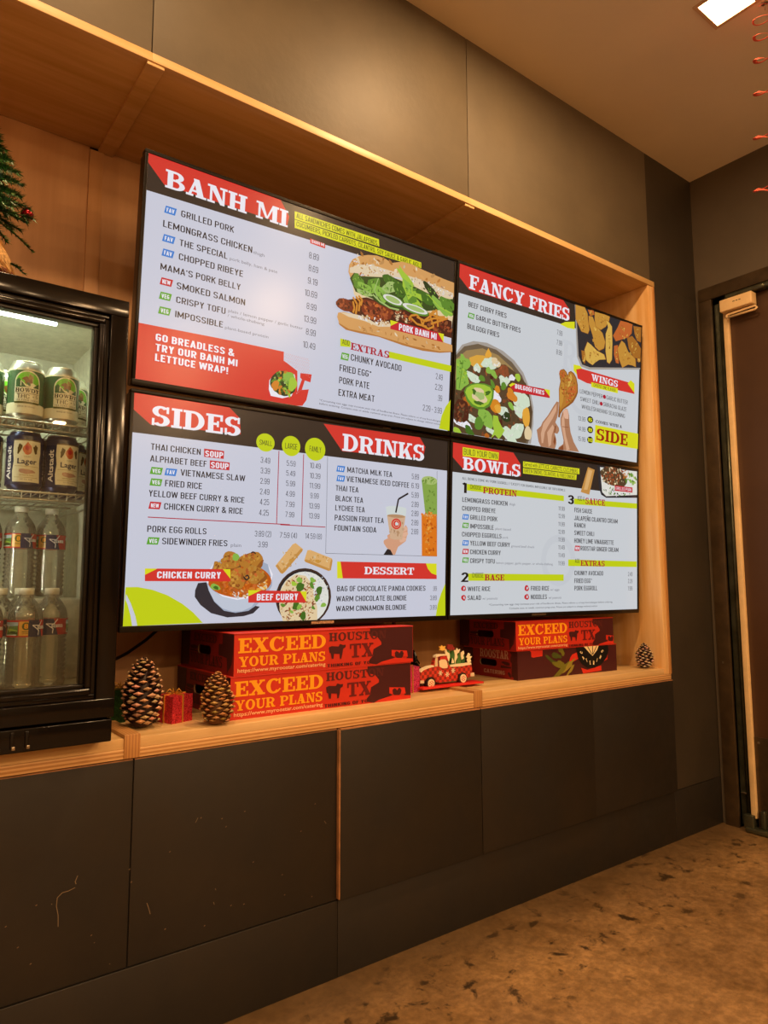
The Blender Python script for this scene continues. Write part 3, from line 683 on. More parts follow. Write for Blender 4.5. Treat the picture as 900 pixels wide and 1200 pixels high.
  ('P','flour',[(54.24,25.91),(58.94,25.33),(62.33,25.29),(65.84,26.24),(70.81,24.72),(71.92,26.16),(67.39,27.14),(62.4,26.58),(57.1,26.55)]),
  ('S',['flour','crumb','white','crust2'],65.82,25.83,5.91,0.98,40,0.3,1.2,250,0.5,0.25),
  ('S',['crust2','crust','flour'],75.18,28.83,18.7,1.09,40,0.5,1.8,15,0.35,0.25),
  ('N','menu_artwork'),
  ('P','red2',[(71.43,24.29),(91.93,24.12),(91.91,26.77),(71.57,26.9)]),
  ('P','lime',[(71.43,24.29),(74.31,24.29),(71.53,26.03)]),
  ('P','lime',[(91.93,24.12),(89.63,24.21),(91.91,26.77)]),
  ('T', 'b', 'white', 'PORK BANH MI', 74.66, 89.08, 26.53, 1.94),
  ('P','lime2',[(54.63,33.18),(58.04,33.32),(58.13,34.99),(54.75,35.37)]),
  ('P','lime2',[(71.4,33.59),(95.48,33.39),(95.42,35.41),(71.5,35.45)]),
  ('T', 'g', 'ink', 'ADD', 55.34, 57.68, 34.62, 1.42),
  ('T', 's', 'dred', 'EXTRAS', 58.17, 71.66, 35.63, 2.03),
  ('P','green',[(55.37,36.97),(57.86,36.97),(57.52,38.99),(55.03,38.99)]),
  ('T', 'b', 'white', 'VEG', 55.57, 57.31, 38.58, 1.17),
  ('T', 'k', 'ink', 'CHUNKY AVOCADO', 58.4, 76.2, 38.68, 1.86),
  ('T', 'k', 'ink', 'FRIED EGG*', 54.84, 65.59, 42.31, 1.84),
  ('T', 'k', 'ink', 'PORK PATE', 54.89, 65.04, 45.75, 1.84),
  ('T', 'k', 'ink', 'EXTRA MEAT', 54.86, 67.02, 49.21, 1.84),
  ('T', 'g', 'ink2', '2.49', 89.42, 92.15, 38.62, 1.82),
  ('T', 'g', 'ink2', '2.29', 89.27, 92.16, 41.93, 1.82),
  ('T', 'g', 'ink2', '.99', 90.46, 92.26, 45.18, 1.83),
  ('T', 'g', 'ink2', '2.29 - 3.99', 84.84, 92.3, 49.03, 1.8),
  ('P','lime2',[(95.7,44.13),(93.88,46.45),(92.34,49.66),(91.46,53.74),(95.7,53.89)]),
  ('T', 'g', 'ink2', '*Consuming raw eggs may increase your risk of foodborne illness. Please inform us of any food allergies', 48.88, 92.01, 51.66, 0.52),
  ('T', 'g', 'ink2', 'before ordering. Contains nuts or seeds, common prep area. Prices are subject to change without notice.', 48.93, 92.07, 52.59, 0.52),
 ],
 [
  ('P','pale',[(0,0),(95.7,0),(95.7,53.9),(0,53.9)]),
  ('P','head',[(0,0),(95.7,0),(95.7,9.2),(0,9.3)]),
  ('P','red',[(0.0,0.0),(23.52,0.0),(26.38,2.35),(26.79,6.43),(4.13,6.99),(0.08,3.97)]),
  ('P','red',[(50.96,0.43),(84.67,0.07),(86.88,2.74),(86.02,6.36),(57.22,7.36)]),
  ('T', 's', 'white', 'SIDES', 4.13, 26.81, 7.01, 4.71),
  ('T', 's', 'white', 'DRINKS', 57.22, 86.58, 7.19, 4.84),
  ('P','lime2',[(0.22,45.02),(2.86,44.98),(6.32,45.64),(9.89,46.93),(13.6,49.01),(16.32,51.11),(18.85,53.67),(0.0,53.9)]),
  ('P','pale',[(0.43,46.58),(1.58,48.79),(2.66,51.5),(3.25,53.82),(2.09,53.83),(1.6,51.47),(0.87,49.02),(0.3,47.8)]),
  ('E','lime2',33.74,7.72,2.61,2.38,0),
  ('E','lime2',41.21,7.77,2.75,2.71,0),
  ('E','lime2',48.57,7.81,3.18,3.14,0),
  ('T', 'g', 'ink', 'SMALL', 32.08, 35.61, 8.46, 1.32),
  ('T', 'g', 'ink', 'LARGE', 39.47, 43.04, 8.59, 1.52),
  ('T', 'g', 'ink', 'FAMILY', 46.81, 50.43, 8.59, 1.56),
  ('T', 'k', 'ink', 'THAI CHICKEN', 4.39, 16.51, 12.86, 1.5),
  ('T', 'k', 'ink', 'ALPHABET BEEF', 4.36, 18.15, 15.66, 1.5),
  ('T', 'k', 'ink', 'VIETNAMESE SLAW', 11.75, 28.45, 18.35, 1.54),
  ('T', 'k', 'ink', 'FRIED RICE', 8.12, 17.19, 21.23, 1.52),
  ('T', 'k', 'ink', 'YELLOW BEEF CURRY & RICE', 4.42, 28.45, 23.88, 1.49),
  ('T', 'k', 'ink', 'CHICKEN CURRY & RICE', 8.15, 28.1, 26.71, 1.51),
  ('T', 'k', 'ink', 'PORK EGG ROLLS', 4.45, 18.8, 32.2, 1.49),
  ('T', 'k', 'ink', 'SIDEWINDER FRIES', 8.06, 24.36, 34.94, 1.51),
  ('T', 'g', 'grey', 'plain', 25.27, 28.04, 35.0, 0.85),
  ('P','red2',[(17.31,11.17),(22.52,11.21),(22.49,13.2),(17.39,13.21)]),
  ('T', 'b', 'white', 'SOUP', 17.66, 22.26, 13.04, 1.47),
  ('P','red2',[(18.9,13.89),(24.11,13.94),(24.08,15.93),(18.99,15.94)]),
  ('T', 'b', 'white', 'SOUP', 19.25, 23.84, 15.7, 1.47),
  ('P','green',[(4.77,16.92),(7.46,16.92),(7.09,18.62),(4.4,18.62)]),
  ('T', 'b', 'white', 'VEG', 4.99, 6.87, 18.28, 0.98),
  ('P','blue',[(8.23,16.89),(10.89,16.89),(10.53,18.61),(7.86,18.61)]),
  ('T', 'b', 'white', 'FAV', 8.44, 10.31, 18.26, 1.0),
  ('P','green',[(4.83,19.61),(7.47,19.61),(7.11,21.31),(4.47,21.31)]),
  ('T', 'b', 'white', 'VEG', 5.05, 6.9, 20.97, 0.98),
  ('P','red2',[(4.82,25.09),(7.46,25.09),(7.1,26.79),(4.46,26.79)]),
  ('T', 'b', 'white', 'NEW', 5.04, 6.89, 26.45, 0.98),
  ('P','green',[(4.79,33.41),(7.42,33.41),(7.06,35.1),(4.43,35.1)]),
  ('T', 'b', 'white', 'VEG', 5.01, 6.85, 34.76, 0.98),
  ('L','dred',0.22,[(4.44,28.76),(41.57,28.68)]),
  ('L','dred',0.22,[(38.77,28.84),(52.44,28.81)]),
  ('L','dred',0.22,[(37.64,9.51),(37.67,28.7)]),
  ('L','dred',0.22,[(45.01,9.56),(45.07,28.69)]),
  ('T', 'g', 'ink2', '3.49', 32.51, 35.19, 13.11, 1.49),
  ('T', 'g', 'ink2', '3.39', 32.62, 35.24, 15.82, 1.49),
  ('T', 'g', 'ink2', '2.99', 32.61, 35.23, 18.54, 1.49),
  ('T', 'g', 'ink2', '2.49', 32.61, 35.28, 21.28, 1.48),
  ('T', 'g', 'ink2', '4.25', 32.72, 35.32, 23.93, 1.48),
  ('T', 'g', 'ink2', '4.25', 32.59, 35.32, 26.7, 1.48),
  ('T', 'g', 'ink2', '3.89 (2)', 31.62, 36.21, 32.17, 1.47),
  ('T', 'g', 'ink2', '3.99', 32.63, 35.28, 34.89, 1.48),
  ('T', 'g', 'ink2', '5.59', 40.0, 42.64, 13.15, 1.42),
  ('T', 'g', 'ink2', '5.49', 39.99, 42.63, 15.78, 1.42),
  ('T', 'g', 'ink2', '5.99', 40.05, 42.68, 18.49, 1.42),
  ('T', 'g', 'ink2', '4.99', 40.04, 42.68, 21.22, 1.42),
  ('T', 'g', 'ink2', '7.99', 40.1, 42.73, 24.0, 1.42),
  ('T', 'g', 'ink2', '7.99', 40.1, 42.72, 26.73, 1.42),
  ('T', 'g', 'ink2', '10.49', 46.99, 50.36, 13.07, 1.46),
  ('T', 'g', 'ink2', '10.39', 47.04, 50.34, 15.82, 1.45),
  ('T', 'g', 'ink2', '11.99', 47.03, 50.39, 18.52, 1.45),
  ('T', 'g', 'ink2', '9.99', 47.43, 50.01, 21.23, 1.45),
  ('T', 'g', 'ink2', '13.99', 47.07, 50.36, 24.0, 1.45),
  ('T', 'g', 'ink2', '13.99', 47.11, 50.41, 26.69, 1.45),
  ('T', 'g', 'ink2', '7.59 (4)', 38.68, 43.75, 32.21, 1.41),
  ('T', 'g', 'ink2', '14.59 (8)', 46.21, 51.35, 32.18, 1.44),
  ('T', 'g', 'ink2', '5.89', 81.81, 84.47, 13.0, 1.61),
  ('T', 'g', 'ink2', '6.19', 81.76, 84.57, 15.76, 1.61),
  ('T', 'g', 'ink2', '5.99', 81.86, 84.52, 18.54, 1.61),
  ('T', 'g', 'ink2', '2.89', 81.89, 84.55, 21.34, 1.61),
  ('T', 'g', 'ink2', '2.89', 81.92, 84.57, 24.06, 1.61),
  ('T', 'g', 'ink2', '2.89', 81.95, 84.59, 26.8, 1.61),
  ('T', 'g', 'ink2', '2.89', 81.97, 84.62, 29.49, 1.61),
  ('L','ink2',0.1,[(52.42,9.39),(52.72,35.95)]),
  ('L','ink2',0.1,[(52.72,35.95),(92.03,35.86)]),
  ('L','ink2',0.1,[(91.49,9.65),(92.03,35.86)]),
  ('T', 'k', 'ink', 'MATCHA MILK TEA', 58.91, 74.49, 13.14, 1.56),
  ('T', 'k', 'ink', 'VIETNAMESE ICED COFFEE', 58.76, 80.81, 15.77, 1.56),
  ('T', 'k', 'ink', 'THAI TEA', 55.33, 62.82, 18.58, 1.54),
  ('T', 'k', 'ink', 'BLACK TEA', 55.38, 64.5, 21.41, 1.54),
  ('T', 'k', 'ink', 'LYCHEE TEA', 55.35, 65.13, 24.07, 1.54),
  ('T', 'k', 'ink', 'PASSION FRUIT TEA', 55.27, 71.86, 26.79, 1.54),
  ('T', 'k', 'ink', 'FOUNTAIN SODA', 55.26, 69.3, 29.6, 1.54),
  ('P','blue',[(55.68,11.54),(58.18,11.54),(57.84,13.25),(55.33,13.25)]),
  ('T', 'b', 'white', 'FAV', 55.88, 57.64, 12.91, 0.99),
  ('P','blue',[(55.78,14.22),(58.29,14.22),(57.94,15.92),(55.44,15.92)]),
  ('T', 'b', 'white', 'FAV', 55.99, 57.74, 15.58, 0.99),
  ('N','iced_coffee_picture'),
  ('P','skin',[(73.03,35.84),(73.99,33.57),(73.17,30.24),(74.19,29.64),(78.43,29.46),(79.77,26.83),(80.52,27.65),(80.58,29.37),(79.95,31.68),(77.15,33.48),(76.17,35.77)]),
  ('J','skin2',79.24,28.17,1.29,0.68,-0.3,0.08,4,24),
  ('J','skin2',79.51,29.7,1.29,0.68,-0.3,0.08,4,24),
  ('J','skin2',78.85,31.27,1.29,0.68,-0.3,0.08,4,24),
  ('P','ink',[(72.0,35.86),(73.32,34.15),(74.36,34.24),(75.48,35.95)]),
  ('P','cupt',[(72.53,22.42),(79.96,22.07),(79.7,24.83),(72.98,25.09)]),
  ('P','latte',[(72.96,24.53),(79.67,24.26),(78.64,31.27),(74.4,31.43)]),
  ('E','cupt',76.17,22.19,3.81,0.68,0),
  ('E','latte2',76.25,24.46,3.25,0.51,0),
  ('S',['latte2','latte'],76.38,27.85,2.54,3.11,24,0.5,1.3,3,0.6,0.25),
  ('L','ink',0.55,[(76.07,23.45),(76.92,19.42)]),
  ('L','ink',0.55,[(76.92,19.42),(80.51,17.44)]),
  ('E','red',76.33,26.72,1.77,1.58,0),
  ('E','latte',76.33,26.72,1.27,1.13,0),
  ('E','red',76.33,26.72,1.06,0.96,0),
  ('J','cupt',76.48,26.71,0.57,0.57,0,0.2,7,24),
  ('J','skin',74.66,32.71,2.65,1.68,0.2,0.08,9,24),
  ('N','tall_drinks_picture'),
  ('P','matcha',[(85.43,12.86),(91.43,12.45),(91.75,23.58),(87.17,23.55)]),
  ('E','matcha2',88.53,12.88,3.04,1.29,0),
  ('S',['matcha','matcha2','matcha3'],88.53,13.0,2.58,1.06,26,0.5,1.1,4,0.6,0.25),
  ('S',['matcha','matcha3'],89.26,18.42,1.83,4.7,16,0.5,1.4,5,0.6,0.25),
  ('P','thai',[(85.66,23.34),(91.57,23.0),(92.03,35.86),(86.11,35.88)]),
  ('S',['thai2','thai','crust'],88.61,23.58,2.88,1.05,26,0.5,1.3,6,0.6,0.25),
  ('S',['thai2','thai3'],88.82,29.61,2.58,5.56,40,0.4,1.3,7,0.6,0.25),
  ('N','menu_artwork'),
  ('P','red',[(56.34,38.09),(91.88,38.05),(92.04,42.75),(56.52,42.71)]),
  ('P','lime',[(56.34,38.09),(57.47,38.13),(58.34,42.7),(56.52,42.71)]),
  ('P','lime',[(87.69,38.06),(91.88,38.05),(92.0,41.58),(89.92,41.0),(88.5,39.68)]),
  ('T', 's', 'white', 'DESSERT', 65.47, 83.21, 41.5, 2.07),
  ('T', 'k', 'ink', 'BAG OF CHOCOLATE PANDA COOKIES', 56.59, 87.69, 46.26, 1.48),
  ('T', 'k', 'ink', 'WARM CHOCOLATE BLONDIE', 56.45, 80.66, 49.03, 1.48),
  ('T', 'k', 'ink', 'WARM CINNAMON BLONDIE', 56.42, 80.61, 51.74, 1.48),
  ('T', 'g', 'ink2', '.99', 90.49, 92.09, 46.3, 1.4),
  ('T', 'g', 'ink2', '3.89', 89.6, 92.12, 49.11, 1.4),
  ('T', 'g', 'ink2', '3.89', 89.55, 92.14, 51.97, 1.4),
  ('P','lime2',[(95.43,44.11),(93.82,47.18),(92.55,50.4),(91.9,53.9),(95.7,53.9)]),
  ('N','curry_bowl_picture'),
  ('P','shade',[(16.45,45.79),(17.1,44.04),(19.13,43.84),(21.36,47.41),(33.63,50.03),(31.9,51.64),(29.27,52.3),(24.95,52.5),(20.69,51.35),(17.94,49.33),(16.43,47.35)]),
  ('P','bowlsh',[(19.21,43.76),(19.36,41.48),(21.0,39.08),(24.74,37.41),(31.31,37.47),(35.47,39.25),(36.96,41.74),(36.85,44.67),(35.33,47.16),(32.71,49.6),(30.54,50.99),(27.05,51.43),(24.02,50.84),(21.41,48.6),(19.84,45.81)]),
  ('P','bowlw',[(19.44,44.32),(20.87,45.82),(23.46,47.44),(26.47,47.96),(29.96,47.72),(33.51,47.14),(31.38,49.99),(28.78,51.07),(26.17,51.09),(23.58,50.23),(21.4,48.4),(20.14,46.21)]),
  ('P','white',[(19.21,43.76),(19.36,41.48),(21.0,39.08),(19.87,41.87),(19.87,43.64),(21.69,45.43),(23.86,46.84),(27.33,47.68),(31.26,47.12),(34.35,45.5),(36.52,42.37),(35.47,39.25),(36.96,41.74),(36.71,43.63),(34.61,46.12),(31.29,47.73),(27.35,48.21),(23.45,47.36),(20.86,45.62)]),
  ('J','thai3',28.02,43.43,8.31,4.22,0,0.05,5,30),
  ('S',['curry','thai3','curry2','wing3','thai'],29.39,44.65,6.62,2.85,120,0.5,2.0,6,0.5,0.25),
  ('S',['rice','crumb','wing3'],28.16,46.68,2.19,0.81,24,0.4,1.4,66,0.5,0.25),
  ('S',['crumb','fry2','thai2'],33.85,44.25,1.54,1.66,20,0.5,1.4,67,0.5,0.25),
  ('J','brown2',25.7,39.81,2.58,1.21,0,0.2,68,14),
  ('J','fried2',25.39,38.64,2.71,2.03,0.1,0.16,80,20),
  ('J','fried',25.21,38.4,2.58,1.93,0.1,0.18,80,20),
  ('S',['fried','fried3','fried2','wing','wing3'],25.21,38.4,2.19,1.64,34,0.4,1.4,90,0.6,0.25),
  ('J','fried2',30.86,38.54,3.37,2.16,-0.1,0.16,81,20),
  ('J','fried',30.68,38.3,3.21,2.05,-0.1,0.18,81,20),
  ('S',['fried','fried3','fried2','wing','wing3'],30.68,38.3,2.73,1.74,34,0.4,1.4,91,0.6,0.25),
  ('J','fried2',27.31,43.07,2.56,2.55,0.2,0.16,82,20),
  ('J','fried',27.12,42.83,2.43,2.43,0.2,0.18,82,20),
  ('S',['fried','fried3','fried2','wing','wing3'],27.12,42.83,2.07,2.06,34,0.4,1.4,92,0.6,0.25),
  ('J','fried2',31.68,42.03,3.29,2.16,0.1,0.16,83,20),
  ('J','fried',31.49,41.78,3.13,2.06,0.1,0.18,83,20),
  ('S',['fried','fried3','fried2','wing','wing3'],31.49,41.78,2.66,1.75,34,0.4,1.4,93,0.6,0.25),
  ('J','fried2',22.49,40.49,1.77,1.26,0.4,0.16,84,20),
  ('J','fried',22.31,40.25,1.68,1.2,0.4,0.18,84,20),
  ('S',['fried','fried3','fried2','wing','wing3'],22.31,40.25,1.43,1.02,34,0.4,1.4,94,0.6,0.25),
  ('J','leaf4',26.56,37.57,0.87,1.05,-0.6,0.15,12,12),
  ('J','leaf4',21.46,45.03,1.25,0.79,0.3,0.15,13,12),
  ('J','leaf5',21.68,45.19,0.75,0.4,0.3,0.2,14,10),
  ('L','ink',0.35,[(28.85,42.41),(29.55,43.23),(30.42,42.82),(29.94,42.0),(29.29,42.41)]),
  ('L','ink',0.3,[(30.6,36.45),(31.26,36.11),(31.95,36.63)]),
  ('N','menu_artwork'),
  ('P','red',[(4.23,40.69),(25.23,40.6),(25.35,43.63),(4.36,43.61)]),
  ('P','lime',[(4.23,40.69),(7.1,40.7),(4.29,42.17)]),
  ('P','lime',[(25.23,40.6),(23.25,40.62),(25.32,42.94)]),
  ('T', 'b', 'white', 'CHICKEN CURRY', 7.1, 22.79, 42.93, 1.6),
  ('N','egg_roll_picture'),
  ('P','roll2',[(37.57,39.56),(42.41,33.81),(43.26,33.48),(45.52,35.0),(45.3,35.66),(40.45,41.08),(39.67,41.64),(39.05,41.39)]),
  ('P','roll',[(39.05,41.39),(39.76,41.6),(45.3,35.66),(45.48,35.13),(44.88,34.89),(39.72,40.46)]),
  ('P','roll',[(37.57,39.56),(38.25,39.21),(39.74,41.09),(39.19,41.48)]),
  ('J','fried3',41.91,38.22,0.77,0.51,-0.8,0.2,4,10),
  ('S',['roll','crumb','fried3'],41.51,37.67,2.39,2.55,24,0.3,0.9,19,0.4,0.25),
  ('P','roll2',[(45.99,38.01),(46.87,35.27),(47.76,35.16),(54.56,37.28),(54.79,37.85),(54.37,40.51),(53.66,40.74),(46.4,38.44)]),
  ('P','roll',[(45.99,38.01),(46.4,38.44),(53.66,40.74),(53.84,40.08),(46.62,37.7)]),
  ('P','roll',[(54.56,37.28),(54.79,37.98),(54.37,40.51),(53.86,40.65),(53.99,38.53)]),
  ('J','fried3',50.13,38.15,0.91,0.44,0.3,0.2,5,10),
  ('S',['roll','crumb','fried3'],50.37,37.71,3.04,1.14,20,0.3,0.9,20,0.4,0.25),
  ('N','rice_bowl_picture'),
  ('E','brown3',46.28,47.71,8.37,7.66,0),
  ('E','ink',46.18,47.79,7.87,7.31,0),
  ('E','rice',46.38,47.92,7.49,6.97,0),
  ('S',['rice','white','pale','bowlw'],47.19,45.99,6.69,4.75,220,0.25,0.7,16,0.6,0.25),
  ('P','crumb',[(39.23,45.94),(40.78,43.41),(43.59,41.7),(46.54,42.11),(48.62,44.27),(49.24,47.31),(50.36,50.37),(50.52,53.9),(40.28,53.9),(39.2,50.99),(38.99,48.04)]),
  ('S',['crumb','crust','flour','meat3','crust2'],44.37,48.97,5.35,6.41,260,0.35,1.1,17,0.4,0.25),
  ('S',['meat3','meat4','meat'],45.77,47.27,5.4,5.59,60,0.3,1.0,171,0.5,0.25),
  ('J','leaf5',44.95,45.12,1.27,1.29,0.0,0.2,260,12),
  ('J','leaf4',44.72,43.19,0.88,0.77,0.3,0.2,261,12),
  ('J','lime3',43.11,44.18,0.87,0.6,0.6,0.2,262,12),
  ('J','leaf4',48.67,43.18,0.9,0.69,0.8999999999999999,0.2,263,12),
  ('J','leaf',48.53,44.61,1.0,0.61,1.2,0.2,264,12),
  ('J','leaf5',50.8,46.02,1.22,0.96,1.5,0.2,265,12),
  ('J','leaf',50.27,47.97,1.01,0.78,1.7999999999999998,0.2,266,12),
  ('J','leaf5',43.92,49.81,1.36,0.94,2.1,0.2,267,12),
  ('J','leaf4',44.91,50.26,0.78,0.69,2.4,0.2,268,12),
  ('J','leaf4',52.27,49.88,0.82,0.61,2.6999999999999997,0.2,269,12),
  ('J','leaf5',46.13,52.65,0.88,1.12,3.0,0.2,270,12),
  ('J','leaf',40.09,49.74,0.76,0.42,3.3,0.2,271,12),
  ('J','leaf4',42.64,51.49,0.67,0.34,3.5999999999999996,0.2,272,12),
  ('J','leaf',49.12,50.56,0.6,0.43,3.9,0.2,273,12),
  ('N','menu_artwork'),
  ('P','red',[(30.2,45.78),(46.95,46.24),(46.89,49.17),(30.33,48.94)]),
  ('P','lime',[(30.2,45.78),(33.68,45.85),(30.27,47.34)]),
  ('P','lime',[(46.95,46.24),(45.01,46.18),(46.88,48.91)]),
  ('T', 'b', 'white', 'BEEF CURRY', 32.6, 44.41, 48.43, 1.67),
 ],
 [
  ('P','pale2',[(0,0),(95.7,0),(95.7,53.9),(0,53.9)]),
  ('T', 's', 'faint', 'R', 50, 58, 25, 11),
  ('E','faint',62,32,8,8,0),
  ('E','pale2',62,32,6,6,0),
  ('P','head',[(0,0),(95.7,0),(95.7,8.2),(0,9.4)]),
  ('P','red',[(0.0,0.0),(49.56,0.0),(53.16,2.77),(53.31,6.45),(4.46,7.37),(0.05,4.22)]),
  ('T', 's', 'white', 'FANCY FRIES', 4.44, 53.2, 6.94, 4.57),
  ('T', 'k', 'ink', 'BEEF CURRY FRIES', 4.42, 21.57, 12.85, 1.67),
  ('T', 'k', 'ink', 'GARLIC BUTTER FRIES', 7.92, 28.45, 16.37, 1.68),
  ('T', 'k', 'ink', 'BULGOGI FRIES', 4.35, 18.51, 20.02, 1.66),
  ('P','green',[(4.7,14.7),(7.29,14.7),(6.94,16.44),(4.35,16.44)]),
  ('T', 'b', 'white', 'VEG', 4.91, 6.73, 16.09, 1.01),
  ('T', 'g', 'ink2', '7.99', 46.74, 49.64, 13.05, 1.77),
  ('T', 'g', 'ink2', '7.99', 46.77, 49.67, 16.62, 1.77),
  ('T', 'g', 'ink2', '8.99', 46.79, 49.69, 20.11, 1.77),
  ('N','fries_bowl_picture'),
  ('P','steel',[(0.0,28.86),(2.39,25.68),(7.16,23.51),(13.15,22.85),(20.47,24.08),(25.93,26.28),(30.46,29.58),(34.04,34.83),(36.11,40.78),(36.35,46.22),(35.42,53.5),(26.05,53.62),(0.07,53.82)]),
  ('P','steel2',[(0.0,29.48),(3.37,25.99),(9.17,24.0),(17.34,24.29),(24.88,27.08),(29.96,30.82),(33.18,35.74),(35.02,41.71),(35.0,46.39),(33.96,53.66),(26.05,53.62),(0.25,53.8)]),
  ('P','steel3',[(0.0,30.85),(4.39,27.11),(11.23,25.08),(18.46,25.97),(24.96,28.98),(29.51,33.22),(30.75,36.12),(0.22,40.81)]),
  ('P','brown2',[(0.0,38.03),(1.78,33.37),(8.45,30.02),(17.56,29.14),(25.05,30.88),(30.71,35.35),(34.12,41.83),(34.17,48.05),(32.85,53.63),(26.05,53.62),(0.25,53.8)]),
  ('P','glow',[(5.7,29.2),(8.93,27.7),(11.83,27.31),(14.83,27.85),(15.75,29.24),(12.01,31.14),(8.3,32.09),(6.2,31.24)]),
  ('P','brown2',[(0.77,39.98),(4.44,36.99),(8.74,32.63),(15.76,29.55),(21.82,28.48),(27.75,30.65),(32.01,33.17),(34.06,37.39),(35.69,42.37),(35.43,47.28),(34.49,52.58),(20.29,53.23),(1.21,53.63)]),
  ('S',['brown2','meat2','meat3'],16.77,42.47,16.69,11.12,260,0.8,2.4,21,0.6,0.25),
  ('P','fry2',[(12.45,26.89),(13.82,24.46),(15.4,26.19),(15.24,27.46),(12.69,27.62)]),
  ('J','sauce',14.47,29.47,2.96,2.16,0.0,0.22,100,18),
  ('S',['sauce','rice'],14.47,29.47,2.07,1.51,9,0.4,1.2,130,0.6,0.25),
  ('J','crumb',17.45,28.63,1.93,1.55,0.2,0.22,101,18),
  ('S',['crumb','rice'],17.45,28.63,1.35,1.09,9,0.4,1.2,131,0.6,0.25),
  ('J','sauce',7.62,35.26,3.06,1.51,0.4,0.22,102,18),
  ('S',['sauce','rice'],7.62,35.26,2.14,1.06,9,0.4,1.2,132,0.6,0.25),
  ('J','sauce',9.2,31.94,1.44,1.52,0.6000000000000001,0.22,103,18),
  ('S',['sauce','rice'],9.2,31.94,1.01,1.06,9,0.4,1.2,133,0.6,0.25),
  ('J','sauce',21.62,33.89,2.63,1.88,0.0,0.22,104,18),
  ('S',['sauce','rice'],21.62,33.89,1.84,1.32,9,0.4,1.2,134,0.6,0.25),
  ('J','white',25.11,32.37,1.56,0.95,0.2,0.22,105,18),
  ('S',['white','rice'],25.11,32.37,1.09,0.66,9,0.4,1.2,135,0.6,0.25),
  ('J','meat3',21.26,30.79,2.63,1.88,0.4,0.22,106,18),
  ('S',['meat3','meat4'],21.26,30.79,1.84,1.32,9,0.4,1.2,136,0.6,0.25),
  ('J','white',17.96,40.11,2.58,1.86,0.6000000000000001,0.22,107,18),
  ('S',['white','rice'],17.96,40.11,1.81,1.3,9,0.4,1.2,137,0.6,0.25),
  ('J','sauce',21.64,44.29,3.06,1.41,0.0,0.22,108,18),
  ('S',['sauce','rice'],21.64,44.29,2.14,0.98,9,0.4,1.2,138,0.6,0.25),
  ('J','sauce',29.98,39.61,3.88,3.51,0.2,0.22,109,18),
  ('S',['sauce','rice'],29.98,39.61,2.72,2.46,9,0.4,1.2,139,0.6,0.25),
  ('J','sauce',28.77,43.31,2.49,1.59,0.4,0.22,110,18),
  ('S',['sauce','rice'],28.77,43.31,1.75,1.11,9,0.4,1.2,140,0.6,0.25),
  ('J','sauce',24.63,51.79,4.88,1.89,0.6000000000000001,0.22,111,18),
  ('S',['sauce','rice'],24.63,51.79,3.42,1.32,9,0.4,1.2,141,0.6,0.25),
  ('J','sauce',28.59,49.73,2.72,2.86,0.0,0.22,112,18),
  ('S',['sauce','rice'],28.59,49.73,1.9,2.0,9,0.4,1.2,142,0.6,0.25),
  ('J','white',3.86,50.62,4.39,1.19,0.2,0.22,113,18),
  ('S',['white','rice'],3.86,50.62,3.07,0.83,9,0.4,1.2,143,0.6,0.25),
  ('J','sauce',7.82,48.6,2.44,1.21,0.4,0.22,114,18),
  ('S',['sauce','rice'],7.82,48.6,1.71,0.84,9,0.4,1.2,144,0.6,0.25),
  ('J','sauce',15.88,51.26,2.55,0.92,0.6000000000000001,0.22,115,18),
  ('S',['sauce','rice'],15.88,51.26,1.78,0.65,9,0.4,1.2,145,0.6,0.25),
  ('J','leaf3',23.04,45.99,2.2,1.57,0.0,0.22,116,18),
  ('S',['leaf3','rice'],23.04,45.99,1.54,1.1,9,0.4,1.2,146,0.6,0.25),
  ('J','leaf4',16.54,32.54,1.8,1.05,0.6,0.14,150,14),
  ('J','leaf4',14.16,31.85,1.27,1.05,0.2,0.14,151,14),
  ('J','leaf',11.34,34.95,1.41,1.04,0.3,0.14,152,14),
  ('J','leaf',16.27,36.01,0.85,1.55,-0.6,0.14,153,14),
  ('J','leaf',21.26,35.84,1.31,1.31,-0.4,0.14,154,14),
  ('J','lime3',27.8,31.76,1.45,1.21,0.4,0.14,155,14),
  ('J','leaf4',25.09,41.91,0.98,1.58,-0.9,0.14,156,14),
  ('J','lime3',1.59,53.29,1.77,0.95,0.2,0.14,157,14),
  ('J','leaf5',6.78,52.67,2.43,1.2,0.6,0.14,158,14),
  ('J','fry',18.49,37.38,1.29,1.24,0,0.12,170,14),
  ('J','fry',24.42,36.93,1.33,1.07,0.4,0.12,171,14),
  ('J','orange2',25.39,38.69,2.59,1.52,0.2,0.12,172,14),
  ('J','fry',17.66,42.96,2.66,2.17,0.2,0.12,173,14),
  ('J','fry2',18.99,43.71,1.73,1.24,0.5,0.12,174,14),
  ('J','fry2',32.51,44.74,1.94,3.37,-0.12,0.12,175,14),
  ('J','crumb',33.68,50.08,1.95,2.25,0,0.12,176,14),
  ('J','orange3',14.49,53.28,1.1,0.8,0,0.12,177,14),
  ('J','orange3',5.14,43.53,1.61,1.8,0.5,0.12,178,14),
  ('J','meat2',2.68,46.88,3.57,3.87,0.2,0.15,35,24),
  ('S',['meat2','meat3','brown2'],2.71,47.47,2.78,3.27,50,0.6,1.6,36,0.6,0.25),
  ('P','leaf4',[(0.07,30.83),(1.72,30.23),(1.84,28.7),(2.85,28.67),(3.7,29.72),(5.53,29.84),(6.39,30.9),(5.84,32.22),(4.29,33.7),(5.17,35.36),(5.89,37.67),(3.73,39.07),(2.58,40.3),(0.51,40.32)]),
  ('S',['leaf4','lime3','leaf'],2.93,34.83,2.39,4.48,34,0.5,1.5,28,0.5,0.25),
  ('L','leaf',0.3,[(1.76,39.83),(2.93,30.61)]),
